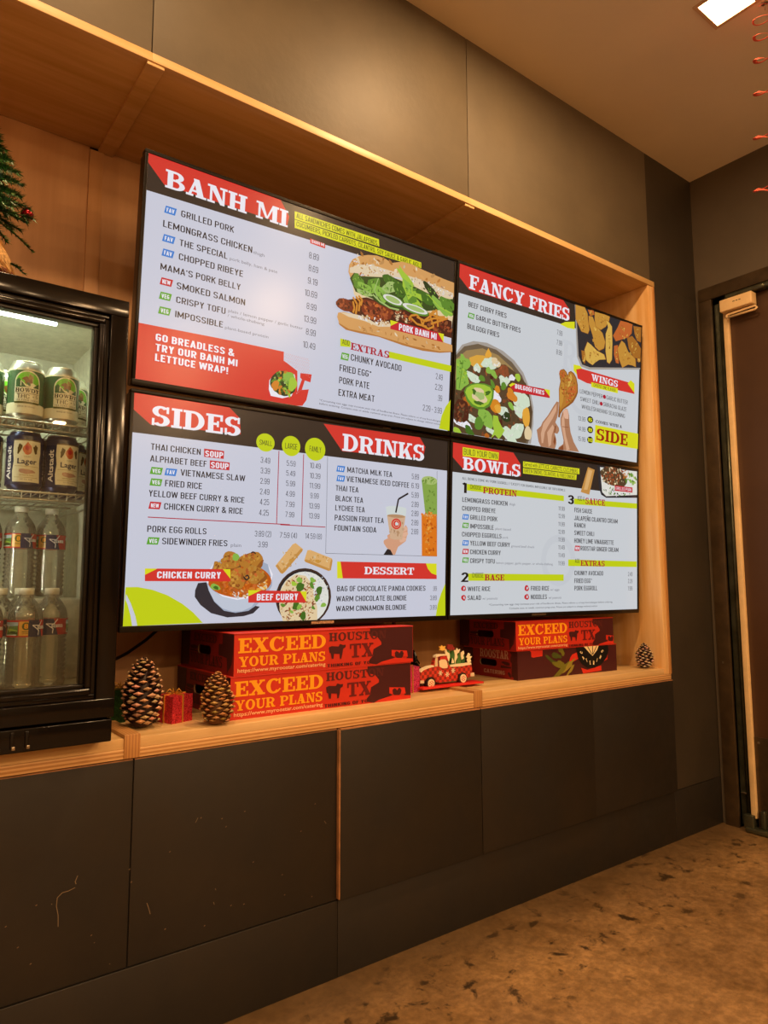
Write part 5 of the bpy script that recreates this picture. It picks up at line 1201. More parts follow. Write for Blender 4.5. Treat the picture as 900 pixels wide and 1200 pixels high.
BOXART = [
 [
  ('P','mar',[(39.71,0.0),(54.6,0.0),(54.6,9.18),(52.3,8.78),(52.79,8.07),(52.46,6.66),(47.08,6.19),(47.08,7.73),(48.27,8.4),(48.11,9.0),(43.57,9.18),(41.89,9.81),(39.76,9.42),(39.45,8.54),(40.51,7.56),(40.88,5.65),(43.56,4.54),(43.55,3.87),(42.16,2.35),(39.72,1.93)]),
  ('T', 's', 'yel', 'EXCEED', 1.06, 25.68, 4.5, 3.5),
  ('T', 's', 'yel', 'YOUR PLANS', 1.28, 25.51, 7.76, 2.38),
  ('T', 'k', 'cream', 'https://www.myroostar.com/catering', 0.96, 25.52, 9.05, 0.9),
  ('T', 's', 'mar3', 'HOUSTON', 26.56, 45.26, 2.88, 2.15),
  ('T', 's', 'mar2', 'TX', 33.11, 40.89, 7.53, 3.66),
  ('T', 'b', 'mar', 'THINKING OF YOU', 26.07, 40.89, 9.49, 0.81),
  ('P','mar',[(26.51,4.41),(27.41,4.14),(29.52,4.32),(29.86,3.76),(30.36,3.8),(30.93,4.03),(31.79,3.98),(31.65,4.68),(30.94,5.03),(30.8,6.07),(30.39,7.55),(29.96,7.51),(29.88,6.28),(28.12,6.12),(28.0,7.44),(27.44,7.39),(27.15,6.03),(26.73,5.82)]),
  ('P','red3',[(47.08,6.19),(52.46,6.66),(52.79,8.38),(47.08,7.86)]),
  ('P','mar',[(49.71,9.22),(48.27,7.97),(48.11,7.02),(48.67,6.58),(49.47,6.83),(49.71,7.29),(50.19,6.71),(50.84,6.64),(51.32,7.31),(51.0,8.22)]),
  ('P','red3',[(43.57,9.18),(48.27,8.4),(52.3,8.78),(54.6,8.99),(54.6,10.0),(43.57,9.98)]),
 ],
 [
  ('P','mar',[(0.0,0.0),(51.0,0.0),(51.0,9.6),(0.0,9.6)]),
  ('P','red3',[(5.92,0.02),(12.05,0.18),(11.83,2.15),(8.11,2.35),(7.63,2.45),(6.53,2.13),(6.43,0.76)]),
  ('P','red3',[(27.0,2.46),(30.23,1.58),(31.18,3.72),(25.78,5.5),(25.29,4.92),(25.89,3.44)]),
  ('P','red3',[(31.51,7.39),(34.73,8.3),(42.43,7.22),(42.57,9.04),(32.48,9.42)]),
  ('P','red3',[(46.98,2.24),(45.15,3.75),(46.33,3.44),(46.01,5.25),(43.65,5.84),(45.19,3.02)]),
  ('J','herb',21.42,0.61,1.22,1.9,-0.4,0.3,70,16),
  ('J','herb2',17.18,4.31,3.96,0.8,0.5,0.3,71,16),
  ('J','herb3',24.16,6.43,4.65,0.96,-0.5,0.3,72,16),
  ('J','herb',21.01,7.6,5.07,0.82,-0.6,0.3,73,16),
  ('J','herb2',18.79,2.38,3.0,0.81,0.2,0.3,74,16),
  ('J','herb3',25.64,7.91,3.13,0.55,-0.8,0.3,75,16),
  ('J','herb',20.12,5.5,2.82,1.35,0.3,0.3,76,16),
  ('P','black',[(28.93,0.0),(46.51,0.0),(47.0,1.8),(45.7,4.5),(42.69,6.66),(38.65,7.84),(34.77,7.6),(31.6,5.85),(29.79,3.65)]),
  ('P','cream2',[(33.23,0.0),(41.33,0.0),(40.46,1.5),(37.77,3.51),(35.32,1.68)]),
  ('L','black',0.35,[(35.19,0.0),(37.46,2.99)]),
  ('L','black',0.35,[(37.96,0.0),(37.79,3.01)]),
  ('L','black',0.35,[(40.19,0.06),(37.9,3.02)]),
  ('Q','b','cream2','C',31.68,1.94,1.35,1.19),
  ('Q','b','cream2','A',32.61,3.9,1.35,0.73),
  ('Q','b','cream2','T',34.38,4.89,1.35,0.42),
  ('Q','b','cream2','E',36.27,5.8,1.35,0.14),
  ('Q','b','cream2','R',38.19,5.99,1.35,-0.1),
  ('Q','b','cream2','I',40.04,5.12,1.35,-0.35),
  ('Q','b','cream2','N',41.99,4.17,1.35,-0.66),
  ('Q','b','cream2','G',43.13,2.11,1.35,-1.15),
 ],
 [
  ('P','mar',[(-0.0,-0.0),(6.43,0.05),(6.4,4.09),(5.87,5.56),(6.38,7.74),(5.59,9.32),(-0.0,9.6)]),
  ('P','mar',[(27.46,0.03),(34.0,-0.0),(33.55,4.26),(32.81,7.25),(30.59,9.15),(30.35,9.82),(30.12,5.84),(25.14,5.46),(25.21,2.72),(27.38,2.62)]),
  ('T', 's', 'mar', 'EXCEED', 9.0, 23.92, 2.72, 2.0),
  ('T', 's', 'mar', 'YOUR PLANS', 6.89, 27.52, 8.48, 2.61),
  ('J','mar',9.24,4.4,2.66,0.51,0,0.1,3,24),
  ('L','mar',0.35,[(6.76,5.29),(12.01,5.42)]),
 ],
 [
  ('P','mar',[(29.34,0.33),(34.0,0.0),(34.0,9.6),(31.42,9.88),(31.44,8.8),(30.23,8.41),(30.51,4.12),(29.7,3.49),(29.93,2.09),(30.56,1.37)]),
  ('P','mar',[(-0.0,-0.0),(5.94,0.0),(6.46,4.69),(4.81,8.37),(5.36,9.59),(-0.0,9.6)]),
  ('T', 's', 'tan2', 'ROOSTAR', 10.72, 28.71, 2.9, 2.79),
  ('T', 'b', 'tan2', 'CATERING', 13.23, 26.33, 8.28, 1.33),
  ('J','mar',27.16,4.36,2.82,0.53,0.1,0.15,5,24),
  ('P','mar',[(23.89,5.14),(30.16,5.34),(30.15,5.86),(23.87,6.03)]),
  ('J','mar',29.21,8.0,1.25,0.62,0.6,0.1,4,24),
 ],
]
TRUCK = {'base':[(-1.4775,0.6337),(-1.4524,0.6289),(-1.23,0.6369),(-1.2337,0.6413),(-1.2526,0.6428)],'body':[(-1.477,0.6838),(-1.4752,0.6925),(-1.4651,0.6981),(-1.4448,0.7017),(-1.4236,0.7048),(-1.4189,0.7204),(-1.4135,0.733),(-1.3996,0.736),(-1.3697,0.7355),(-1.3628,0.7194),(-1.3613,0.7024),(-1.2663,0.7021),(-1.2619,0.6983),(-1.2602,0.6741),(-1.2538,0.6723),(-1.2529,0.6629),(-1.2672,0.6613),(-1.2822,0.6572),(-1.2839,0.6639),(-1.2948,0.674),(-1.3094,0.6764),(-1.3223,0.6708),(-1.3244,0.6539),(-1.4008,0.6524),(-1.4111,0.6558),(-1.4213,0.6694),(-1.4349,0.6743),(-1.4486,0.6703),(-1.4571,0.6633),(-1.4605,0.6573),(-1.4773,0.6567),(-1.4788,0.6651),(-1.4748,0.6685)],'snow':[(-1.4769,0.6914),(-1.4718,0.6973),(-1.4448,0.7048),(-1.4235,0.7064),(-1.4208,0.7026),(-1.4448,0.6992),(-1.4618,0.6953),(-1.4736,0.6891)],'snowroof':[(-1.4153,0.7292),(-1.4135,0.7355),(-1.3995,0.7386),(-1.3696,0.7373),(-1.3679,0.7328),(-1.3961,0.7332),(-1.4101,0.7302)],'snowbed':[(-1.356,0.6976),(-1.3542,0.7032),(-1.3034,0.7045),(-1.2663,0.7048),(-1.2645,0.6985),(-1.2888,0.6975),(-1.3036,0.6958),(-1.3327,0.6965)],'window':[(-1.4024,0.7297),(-1.3733,0.73),(-1.3664,0.7197),(-1.3649,0.7013),(-1.4035,0.7027)],'pane':[(-1.4153,0.7279),(-1.4066,0.7294),(-1.4063,0.7029),(-1.4174,0.7024)],'face':[(-1.4016,0.718),(-1.3945,0.7235),(-1.3769,0.7229),(-1.37,0.7147),(-1.3667,0.7015),(-1.3685,0.6951),(-1.3862,0.695),(-1.4001,0.7012)],'cap':[(-1.3979,0.7281),(-1.3821,0.7316),(-1.3708,0.7278),(-1.3682,0.7172),(-1.3769,0.7224),(-1.3945,0.723),(-1.3991,0.7204)],'bump1':[(-1.4772,0.665),(-1.4621,0.665),(-1.4615,0.6561),(-1.4763,0.6566)],'bump2':[(-1.2688,0.6721),(-1.2527,0.6722),(-1.2522,0.6615),(-1.268,0.6614)],'wheels':[(-1.4369,0.6541),(-1.3043,0.6589)],'wr':0.0154,'star':[(-1.3992,0.7632),(-1.3922,0.7602),(-1.3869,0.7656),(-1.3834,0.7603),(-1.3728,0.7623),(-1.3764,0.7555),(-1.3705,0.7486),(-1.3801,0.7497),(-1.3854,0.7481),(-1.3923,0.7511),(-1.3976,0.7501),(-1.3951,0.7557)],'tree1':[(-1.3678,0.7432),(-1.3645,0.7274),(-1.3613,0.7024),(-1.3398,0.7036),(-1.3467,0.7184),(-1.35,0.737),(-1.357,0.7492)],'tree2':[(-1.3559,0.7059),(-1.3501,0.7291),(-1.3445,0.7445),(-1.3354,0.7453),(-1.3321,0.7307),(-1.329,0.7041)],'tree3':[(-1.3253,0.7052),(-1.3195,0.7246),(-1.3119,0.7374),(-1.3067,0.7238),(-1.3052,0.7047)],'tree4':[(-1.3034,0.7051),(-1.3012,0.7235),(-1.2935,0.7363),(-1.2883,0.7227),(-1.2886,0.7046)],'sn1':[(-1.3764,0.7542),(-1.3694,0.7525),(-1.3642,0.743),(-1.3554,0.7386),(-1.3538,0.7267),(-1.3576,0.7139),(-1.3646,0.7196),(-1.3661,0.7327),(-1.3731,0.7409)],'sn2':[(-1.3372,0.7481),(-1.3282,0.7449),(-1.3226,0.7526),(-1.3172,0.747),(-1.3099,0.7492),(-1.3137,0.7402),(-1.3229,0.7354),(-1.3213,0.7247),(-1.3288,0.7147),(-1.3308,0.7043),(-1.3341,0.7176),(-1.332,0.7333)],'sn3':[(-1.3064,0.7371),(-1.2953,0.7431),(-1.2917,0.7349),(-1.2974,0.7286),(-1.2939,0.7204),(-1.3032,0.7157),(-1.3066,0.7265)],'sn4':[(-1.2808,0.7249),(-1.2731,0.7352),(-1.2657,0.7307),(-1.2696,0.7256),(-1.2583,0.7236),(-1.266,0.716),(-1.2624,0.7077),(-1.2775,0.7047),(-1.281,0.7143),(-1.2772,0.7194),(-1.2846,0.7225)],'sn5':[(-1.3469,0.708),(-1.3431,0.7234),(-1.3378,0.7152),(-1.3361,0.7078)],'gift':[(-1.3657,0.7614),(-1.3638,0.7666),(-1.3441,0.765),(-1.3406,0.7575),(-1.3335,0.7531),(-1.3372,0.7481),(-1.3605,0.7507),(-1.3658,0.7536)],'flakes':[(-1.3951,0.6815),(-1.3671,0.6755),(-1.3426,0.6854)],'ref':[(-1.5105,0.8118),(-1.4773,0.8105),(-1.5107,0.7866)]}
SCRATCH = [[(-2.4598,0.3818),(-2.4641,0.3717),(-2.4623,0.3664)],[(-2.4637,0.3604),(-2.476,0.3571),(-2.4868,0.3567),(-2.4957,0.3495),(-2.4966,0.3341),(-2.4928,0.3175),(-2.4918,0.2955)],[(-2.2147,0.4443),(-2.2203,0.4347)],[(-2.3213,0.295),(-2.3174,0.2839),(-2.3135,0.2711)],[(-2.1713,0.2863),(-2.1692,0.2822)],[(-2.1745,0.2587),(-2.1724,0.2528)],[(-1.8894,0.3738),(-1.8844,0.3668)],[(-2.424,0.2464),(-2.4224,0.2475)],[(-2.3928,0.1972),(-2.3912,0.1983)],[(-2.5059,0.3397),(-2.5045,0.3409)]]

# ------------------------------------------------------------------ materials used below
m_wall = M('dark_wall_paint', '5f5442', .55, noise=.16, nscale=2.2, bump=.35, bscale=45)
m_panel = M('dark_wall_panel', '1e1913', .5, noise=.22, nscale=5, bump=.12, bscale=60, rnoise=.1)
m_gap = M('joint_shadow', '120e0a', .9)
m_bare_lit_edge = M('bare_or_lit_panel_edge', 'a07048', .6, noise=.3, nscale=20)  # unpainted edge brown; also paints the light caught on panel tops
m_ceil = M('ceiling_paint', 'e2d6bc', .8, noise=.05, nscale=1.2, bump=.05, bscale=80)
m_plyx = ply_face('plywood_long', 'dcb884', 'c8a064', 'x')
m_plyz = ply_face('plywood_upright', 'ecc48c', 'dca864', 'z')
m_plyback = ply_face('plywood_back', 'c09060', 'b08050', 'z', scale=3)
m_edge_z = ply_edge('plywood_layer_edge', 'd8ac74', 'b4824a', 'z', .004)
m_edge_x = ply_edge('plywood_layer_edge_upright', 'c08c50', 'a87440', 'x', .0032)
m_edgelight = M('pale_board_edge', 'dcb070', .5, noise=.15, nscale=12, stretch=(1, 8, 8))
m_black = M('black_plastic', '100d0a', .28, spec=.3, noise=.2, nscale=30)
m_blackgloss = M('black_gloss', '0c0908', .13, spec=.28, noise=.1, nscale=4, bump=.03, bscale=25)
m_bezel = M('screen_bezel', '14100c', .3, spec=.22)
m_screen = vcol_mat('lit_screen', .22, emit=True, spec=.32, strength=.89)
m_print = vcol_mat('print', .5, spec=.35)
m_vcol = vcol_mat('painted', .55)
m_vgloss = vcol_mat('glossy_painted', .25)
m_steel = M('brushed_steel', 'a89c88', .35, metal=1, noise=.2, nscale=40)
m_darksteel = M('dark_bronze_metal', '4c3c28', .38, metal=.4, noise=.25, nscale=14, bump=.1)
m_tanmetal = M('tan_enamel', 'e8c690', .4, noise=.1, nscale=10)
m_wire = M('shelf_wire', 'b8b4a8', .3, metal=.8)
m_white = M('white_cap', 'd8d4c4', .45)

def floor_mat():
    m = M('stained_concrete', '8a6a44', .42); nt = m.node_tree; P = nt.nodes['Principled BSDF']
    tc = nt.nodes.new('ShaderNodeTexCoord')
    def nz(sc, det, dist=0):
        n = nt.nodes.new('ShaderNodeTexNoise'); n.inputs['Scale'].default_value = sc; n.inputs['Detail'].default_value = det; n.inputs['Roughness'].default_value = .65; n.inputs['Distortion'].default_value = dist
        nt.links.new(tc.outputs['Object'], n.inputs['Vector']); return n
    def ramp(src, p0, c0, p1, c1):
        r = nt.nodes.new('ShaderNodeValToRGB'); e = r.color_ramp.elements; e[0].position = p0; e[0].color = (*c0, 1); e[1].position = p1; e[1].color = (*c1, 1); nt.links.new(src, r.inputs[0]); return r
    def mix(f, a, b, mode='MIX'):
        x = nt.nodes.new('ShaderNodeMix'); x.data_type = 'RGBA'; x.blend_type = mode
        if hasattr(f, 'links'): nt.links.new(f, x.inputs['Factor'])
        else: x.inputs['Factor'].default_value = f
        nt.links.new(a, x.inputs['A']); nt.links.new(b, x.inputs['B']); return x.outputs['Result']
    a = ramp(nz(1.7, 8, .6).outputs['Fac'], .34, lin('5c4226'), .64, lin('a8824e'))
    b = ramp(nz(9, 8, 1.0).outputs['Fac'], .35, lin('7a5c38'), .66, lin('b89060'))
    c = ramp(nz(46, 6).outputs['Fac'], .42, (.62, .6, .56), .6, (1, 1, 1))
    base = mix(.5, a.outputs[0], b.outputs[0]); base = mix(.8, base, c.outputs[0], 'MULTIPLY')
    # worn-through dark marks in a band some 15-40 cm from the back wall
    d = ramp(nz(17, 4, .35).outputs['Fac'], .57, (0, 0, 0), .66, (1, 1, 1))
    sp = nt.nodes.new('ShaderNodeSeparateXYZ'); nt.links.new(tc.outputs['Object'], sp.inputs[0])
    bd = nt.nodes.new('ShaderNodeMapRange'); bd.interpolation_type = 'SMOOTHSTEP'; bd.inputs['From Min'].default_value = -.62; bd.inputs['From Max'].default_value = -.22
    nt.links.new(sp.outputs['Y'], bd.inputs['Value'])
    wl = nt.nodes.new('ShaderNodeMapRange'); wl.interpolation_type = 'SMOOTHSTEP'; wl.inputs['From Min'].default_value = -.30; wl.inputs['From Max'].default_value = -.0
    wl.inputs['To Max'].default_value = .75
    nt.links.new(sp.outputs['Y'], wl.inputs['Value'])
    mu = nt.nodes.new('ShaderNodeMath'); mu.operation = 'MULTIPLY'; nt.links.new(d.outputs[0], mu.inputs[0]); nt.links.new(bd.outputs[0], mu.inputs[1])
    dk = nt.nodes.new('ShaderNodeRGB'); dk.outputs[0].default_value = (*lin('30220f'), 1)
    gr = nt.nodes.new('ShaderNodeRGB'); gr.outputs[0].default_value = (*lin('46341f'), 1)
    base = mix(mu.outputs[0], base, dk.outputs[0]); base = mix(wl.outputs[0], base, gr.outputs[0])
    nt.links.new(base, P.inputs['Base Color'])
    rr = nt.nodes.new('ShaderNodeMapRange'); rr.inputs['From Min'].default_value = .3; rr.inputs['From Max'].default_value = .7; rr.inputs['To Min'].default_value = .3; rr.inputs['To Max'].default_value = .6
    nt.links.new(nz(6, 5).outputs['Fac'], rr.inputs['Value']); nt.links.new(rr.outputs[0], P.inputs['Roughness'])
    bp = nt.nodes.new('ShaderNodeBump'); bp.inputs['Strength'].default_value = .15; bp.inputs['Distance'].default_value = .003
    nt.links.new(nz(30, 6).outputs['Fac'], bp.inputs['Height']); nt.links.new(bp.outputs[0], P.inputs['Normal'])
    return m
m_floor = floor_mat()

# ------------------------------------------------------------------ room shell
NX1 = -.331            # right outer edge of the niche
NZ0, NZ1 = .5914, 2.1734
SZ = .633              # shelf top
BACK = .41
def S(o, label): return tag(o, label, None, None, 'structure')
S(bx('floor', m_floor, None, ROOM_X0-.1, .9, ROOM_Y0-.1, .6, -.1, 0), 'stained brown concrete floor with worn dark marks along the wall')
S(bx('ceiling', m_ceil, None, ROOM_X0-.1, .9, ROOM_Y0-.1, .6, CEIL, CEIL+.1), 'smooth tan painted ceiling')
m_other = M('far_wall_paint', 'a09078', .7, noise=.1, nscale=2)
S(bx('wall_left', m_other, None, ROOM_X0-.1, ROOM_X0, ROOM_Y0, .6, 0, CEIL), 'plain wall on the left, outside the view')
S(bx('wall_front', m_other, None, ROOM_X0, .9, ROOM_Y0-.1, ROOM_Y0, 0, CEIL), 'plain wall behind the camera')

# back wall: solid core pieces round the niche, and the painted sheets fixed on them
wb = MB()
wb.box(ROOM_X0, .9, .004, .5, NZ1, CEIL); wb.box(ROOM_X0, .9, .004, .5, 0, NZ0); wb.box(NX1, .9, .004, .5, NZ0, NZ1); wb.box(ROOM_X0, NX1, BACK+.012, .5, NZ0, NZ1); wb.box(ROOM_X0, -3.62, .004, .5, NZ0, NZ1)
wall_back = S(wb.build('wall_back', m_gap), 'dark brown panelled wall with the plywood menu niche')
G = .0012
ups = [ROOM_X0, -4.392, -3.382, -2.373, -1.3625, -.352, 0]
for a, b in zip(ups[:-3], ups[1:-2]):
    bx('wall_panel', m_wall, wall_back, a+G, b-G, 0, .012, NZ1+.0005, CEIL, .0008)
m_corner_shade = M('shaded_corner_paint', '332c22', .5, noise=.15, nscale=3, bump=.2, bscale=50)  # same wall paint made darker: light falloff near the corner, in the colour
bx('wall_panel', m_wall, wall_back, -1.3625+G, -.352, 0, .012, NZ1+.0005, CEIL, .0002)
bx('wall_panel', m_corner_shade, wall_back, -.352, 0, 0, .012, NZ1+.0002, CEIL, .0001)
bx('wall_panel', m_corner_shade if True else M('x', '30281e', .5, noise=.15, nscale=3, bump=.2, bscale=50), wall_back, NX1+.0005, 0, 0, .012, .181, NZ1+.0002, .0001)
lows = [(-4.12, -3.49, 0), (-3.49, -2.925, 0), (-2.925, -2.358, 0), (-2.358, -1.852, 0), (-1.850, -1.3585, -.011), (-1.3585, -.828, -.011), (-.828, NX1, -.008)]
for a, b, y in lows:
    o = bx('wall_panel', m_panel, wall_back, a+G, b-G, y, .012, .181, NZ0-.004, .001)
    e = bx('lit_top_edge', m_bare_lit_edge, o, a+G+.001, b-G-.001, y-.0002, .010, NZ0-.0042, NZ0-.0018)  # pale colour stands in for light caught on the top edge
    e['label'] = 'thin top edge of the panel, caught light put into its pale colour'
o = bx('panel_edge', m_bare_lit_edge, wall_back, -1.8525, -1.8488, -.0105, .003, .183, NZ0-.004, .0008); o['label'] = 'unpainted brown left edge of the raised panel'
for a, b in ((-4.2, -3.49), (-3.49, -2.86), (-2.86, -1.85), (-1.85, -.342), (-.342, 0)):
    bx('baseboard_panel', m_panel, wall_back, a+G/2, b-G/2, -.001, .012, 0, .178, .0008)

# ------------------------------------------------------------------ plywood niche (built in)
niche = empty('trim_1'); S(niche, 'built-in pale plywood niche framing the menu screens')
NX0 = -3.6
bx('shelf_frame_board', m_edge_z, niche, NX0, NX1, -.002, BACK, NZ0, .6115, .0012)
bx('shelf_board', [m_plyx], niche, NX0, -2.380, -.001, BACK, .6118, SZ, .001)
bx('shelf_board', [m_plyx], niche, -2.380, -1.362, -.001, BACK, .6118, SZ, .001)
bx('shelf_board', [m_plyx], niche, -1.362, -.3745, -.001, BACK, .6118, SZ, .001)
bx('top_board', m_plyx, niche, NX0, -2.373, -.006, BACK, 2.152, NZ1, .001)
bx('top_board', m_plyx, niche, -2.373, -1.3625, -.006, BACK, 2.152, NZ1, .001)
bx('top_board', m_plyx, niche, -1.3625, NX1, -.006, BACK, 2.152, NZ1, .001)
bx('side_board', m_plyz, niche, -.374, -.345, -.003, BACK, .612, 2.152, .001)
bx('side_edge', m_edge_x, niche, -.3448, NX1, -.0055, BACK, .612, 2.152, .001)
bx('back_board', m_plyback, niche, NX0, -2.405, BACK, BACK+.012, SZ, 2.152)
bx('back_board', m_plyback, niche, -2.372, -1.38, BACK, BACK+.012, SZ, 2.152)
bx('back_board', m_plyback, niche, -1.345, -.374, BACK, BACK+.012, SZ, 2.152)
for xc in (-2.3635, -1.3605):
    bx('joint_strip', m_edge_x, niche, xc-.0165, xc+.0165, -.0045, BACK, NZ0+.0005, .6405, .0012)
    bx('joint_strip', m_plyx, niche, xc-.02, xc+.02, -.003, BACK, 2.1435, 2.1525, .001)
    bx('joint_strip', m_plyback, niche, xc-.042, xc-.006, BACK-.006, BACK+.010, .641, 2.1435, .0008)

# ------------------------------------------------------------------ right wall with the door
DY0, DY1, DZ = -.0715, -1.02, 2.16
wr = MB()
wr.box(0, .1, DY0, .5, 0, CEIL); wr.box(0, .1, ROOM_Y0, DY1, 0, CEIL); wr.box(0, .1, DY1, DY0, DZ, CEIL)
wall_right = S(wr.build('wall_right', M('right_wall_paint', '5c5040', .6, noise=.12, nscale=2, bump=.2, bscale=45)), 'dark brown wall on the right with the door')
door = empty('door_1'); S(door, 'dark brown door in a bronze metal frame, closed')
fr = MB(); fr.bbox(-.012, .11, -.0715, -.016, 0, DZ-.0005, .0015); fr.bbox(-.012, .11, DY1-.055, DY1, 0, DZ-.0005, .0015); fr.bbox(-.012, .11, DY1-.055, -.016, DZ, 2.216, .0015)
dframe = fr.build('door_frame', m_darksteel, door); dframe['label'] = 'bronze painted metal door frame'
bx('screw_plate', m_steel, dframe, -.0128, -.0118, -.043, -.036, .632, .640, .0004)
jm = MB(); jm.box(.012, .06, -.102, -.0715, .01, DZ); jm.box(.012, .06, DY1, -.0715, DZ-.022, DZ)
m_jamb = M('greenish_steel', '5a5a48', .28, metal=.75, noise=.3, nscale=14, bump=.1)
jm.build('door_stop', m_jamb, dframe)
q = MB(); q.tube([(.006, -.104, .05), (.006, -.104, 2.12)], .0085, 12); q.build('hinge_rod', m_jamb, door)['label'] = 'full height round metal hinge'
bx('door_edge', m_tanmetal, door, -.012, .03, -.140, -.119, .05, 2.115, .002)['label'] = 'tan lit vertical edge of the door'
leaf = bx('door_leaf', M('door_paint', '4c3320', .45, noise=.12, nscale=3), door, .003, .045, -.985, -.140, .012, 2.13, .002)
kp = bx('kick_plate', M('kick_plate_metal', '50402c', .35, metal=.5, noise=.2, nscale=20), leaf, .0005, .003, -.96, -.141, .03, .358, .0004)
q = MB()
for y, z in ((-.158, .337), (-.165, .078), (-.166, .052), (-.9, .337)): q.lathe([(0, -.0025), (.004, -.002), (.005, 0)], 10, (0, 0, 0)) if False else q.bbox(-.0022, .0005, y-.004, y+.004, z-.004, z+.004, .0012)
q.build('screw', m_steel, leaf)
cl = bx('door_closer', m_tanmetal, door, -.055, -.012, -.258, -.128, 2.072, 2.122, .003); cl['label'] = 'tan rectangular door closer box'
q = MB()
for i in range(3): q.box(-.0556, -.055, -.215+i*.012, -.207+i*.012, 2.100, 2.103)
q.build('closer_text', m_gap, cl)
q = MB(); q.tube([(-.035, -.150, 2.048), (-.035, -.262, 2.048), (-.035, -.268, 2.053), (-.035, -.262, 2.062), (-.035, -.150, 2.060), (-.035, -.144, 2.054), (-.035, -.150, 2.048)], .0045, 8)
q.build('closer_arm', m_tanmetal, door)
q = MB(); q.tube([(-.02, -.16, 2.142), (-.02, -.44, 2.142)], .011, 10); q.bbox(-.035, 0, -.30, -.14, 2.128, 2.15, .008); q.build('closer_bracket', m_jamb, door)
q = MB(); q.bbox(-.03, .01, -.135, -.098, .012, .062, .002); q.bbox(-.045, .02, -.225, -.11, .003, .018, .002); q.bbox(-.02, .003, -.175, -.158, .018, .085, .003); q.build('bottom_pivot', m_jamb, door)
bx('latch_plate', m_steel, door, -.002, .012, -.100, -.079, .132, .137, .001)
# a plain back behind the doorway so no light leaks
S(bx('wall_right_outer', m_other, None, .12, .2, -1.1, .5, 0, CEIL), 'wall behind the door')

# ------------------------------------------------------------------ ceiling lamps
m_lampglow = M('lamp_diffuser', 'ffe0b0', .5, emit=(1.0, .62, .28), estr=16)
m_lamptrim = M('lamp_trim', 'c8a884', .5)
def build_downlight(x, y, w, i):
    t = empty('downlight', (x, y, CEIL))
    tag(t, LAMPLAB[i], 'ceiling lamp', 'square recessed ceiling lamps')
    h = .059
    q = MB()
    for a in ((-h-.012, h+.012, -h-.012, -h), (-h-.012, h+.012, h, h+.012), (-h-.012, -h, -h, h), (h, h+.012, -h, h)): q.box(a[0], a[1], a[2], a[3], -.003, 0)
    q.build('lamp_trim', m_lamptrim, t)
    bx('lamp_diffuser', m_lampglow, t, -h, h, -h, h, -.0015, 0)
    l = bpy.data.lights.new('lamp_light', 'AREA'); l.shape = 'SQUARE'; l.size = .11; l.energy = w; l.color = WARM; l.spread = LAMP_SPREAD
    o = bpy.data.objects.new('lamp_light', l); o.location = (0, 0, -.006); COL.objects.link(o); o.parent = t
LAMPLAB = ['glowing square ceiling lamp at the top right of the picture'] + ['square ceiling lamp above the back wall, %s' % s for s in ('over the right menu screens', 'over the left menu screens', 'left of the drinks cooler')] + ['square ceiling lamp out of view, %s' % s for s in ('second row, right', 'second row, middle', 'second row, left', 'third row, right', 'third row, middle', 'far row, right', 'third row, left')]
for i, (x, y, w) in enumerate(DOWNLIGHTS): build_downlight(x, y, w, i)

# globe pendants added unseen to brighten the ceiling (behind the camera; they show as soft glows in the screens)
m_globe = M('fill_pendant_globe', 'ffc890', .4, emit=(1.0, .48, .16), estr=30)
for i, (x, y, z, w) in enumerate(FILL_PENDANTS):
    t = empty('pendant_fill_lamp', (x, y, z)); tag(t, 'added amber globe pendant behind the camera, ceiling fill, %s' % ('nearer the screens', 'far right', 'far left', 'small one hung highest')[i], 'pendant lamp', 'added amber fill pendants')
    q = MB(); q.lathe([(.001, -.075)]+[(.075*cos(radians(a)), .075*sin(radians(a))) for a in range(-80, 81, 16)]+[(.001, .075)], 20); q.build('globe', m_globe, t)
    q = MB(); q.tube([(0, 0, .075), (0, 0, CEIL-z)], .004, 6); q.lathe([(.03, .07), (.03, .1), (.004, .105)], 16); q.build('cord', m_black, t)
    l = bpy.data.lights.new('pendant_fill_light', 'POINT'); l.energy = w; l.color = WARM; l.shadow_soft_size = .08
    o = bpy.data.objects.new('pendant_fill_light', l); o.location = (0, 0, -.09); COL.objects.link(o); o.parent = t

# scuffs on the panels: thin pale scratches and specks, dark drips
def scuff(name, col, strokes, w):
    q = MB()
    for st in strokes:
        for p in stroke_quads(st, w): q.face([(x, -.0006, z) for x, z in p])
    o = q.build(name, M(name, col, .6), wall_back); return o
scuff('scratch', '7a6850', SCRATCH, .0013)
sp = []
rnd = random.Random(5)
for i in range(34):
    x = rnd.uniform(-2.9, -1.9); z = rnd.uniform(.2, .45); sp.append([(x, z), (x+.003, z+.0015)])
scuff('paint_speck', '7a6248', sp, .0018)

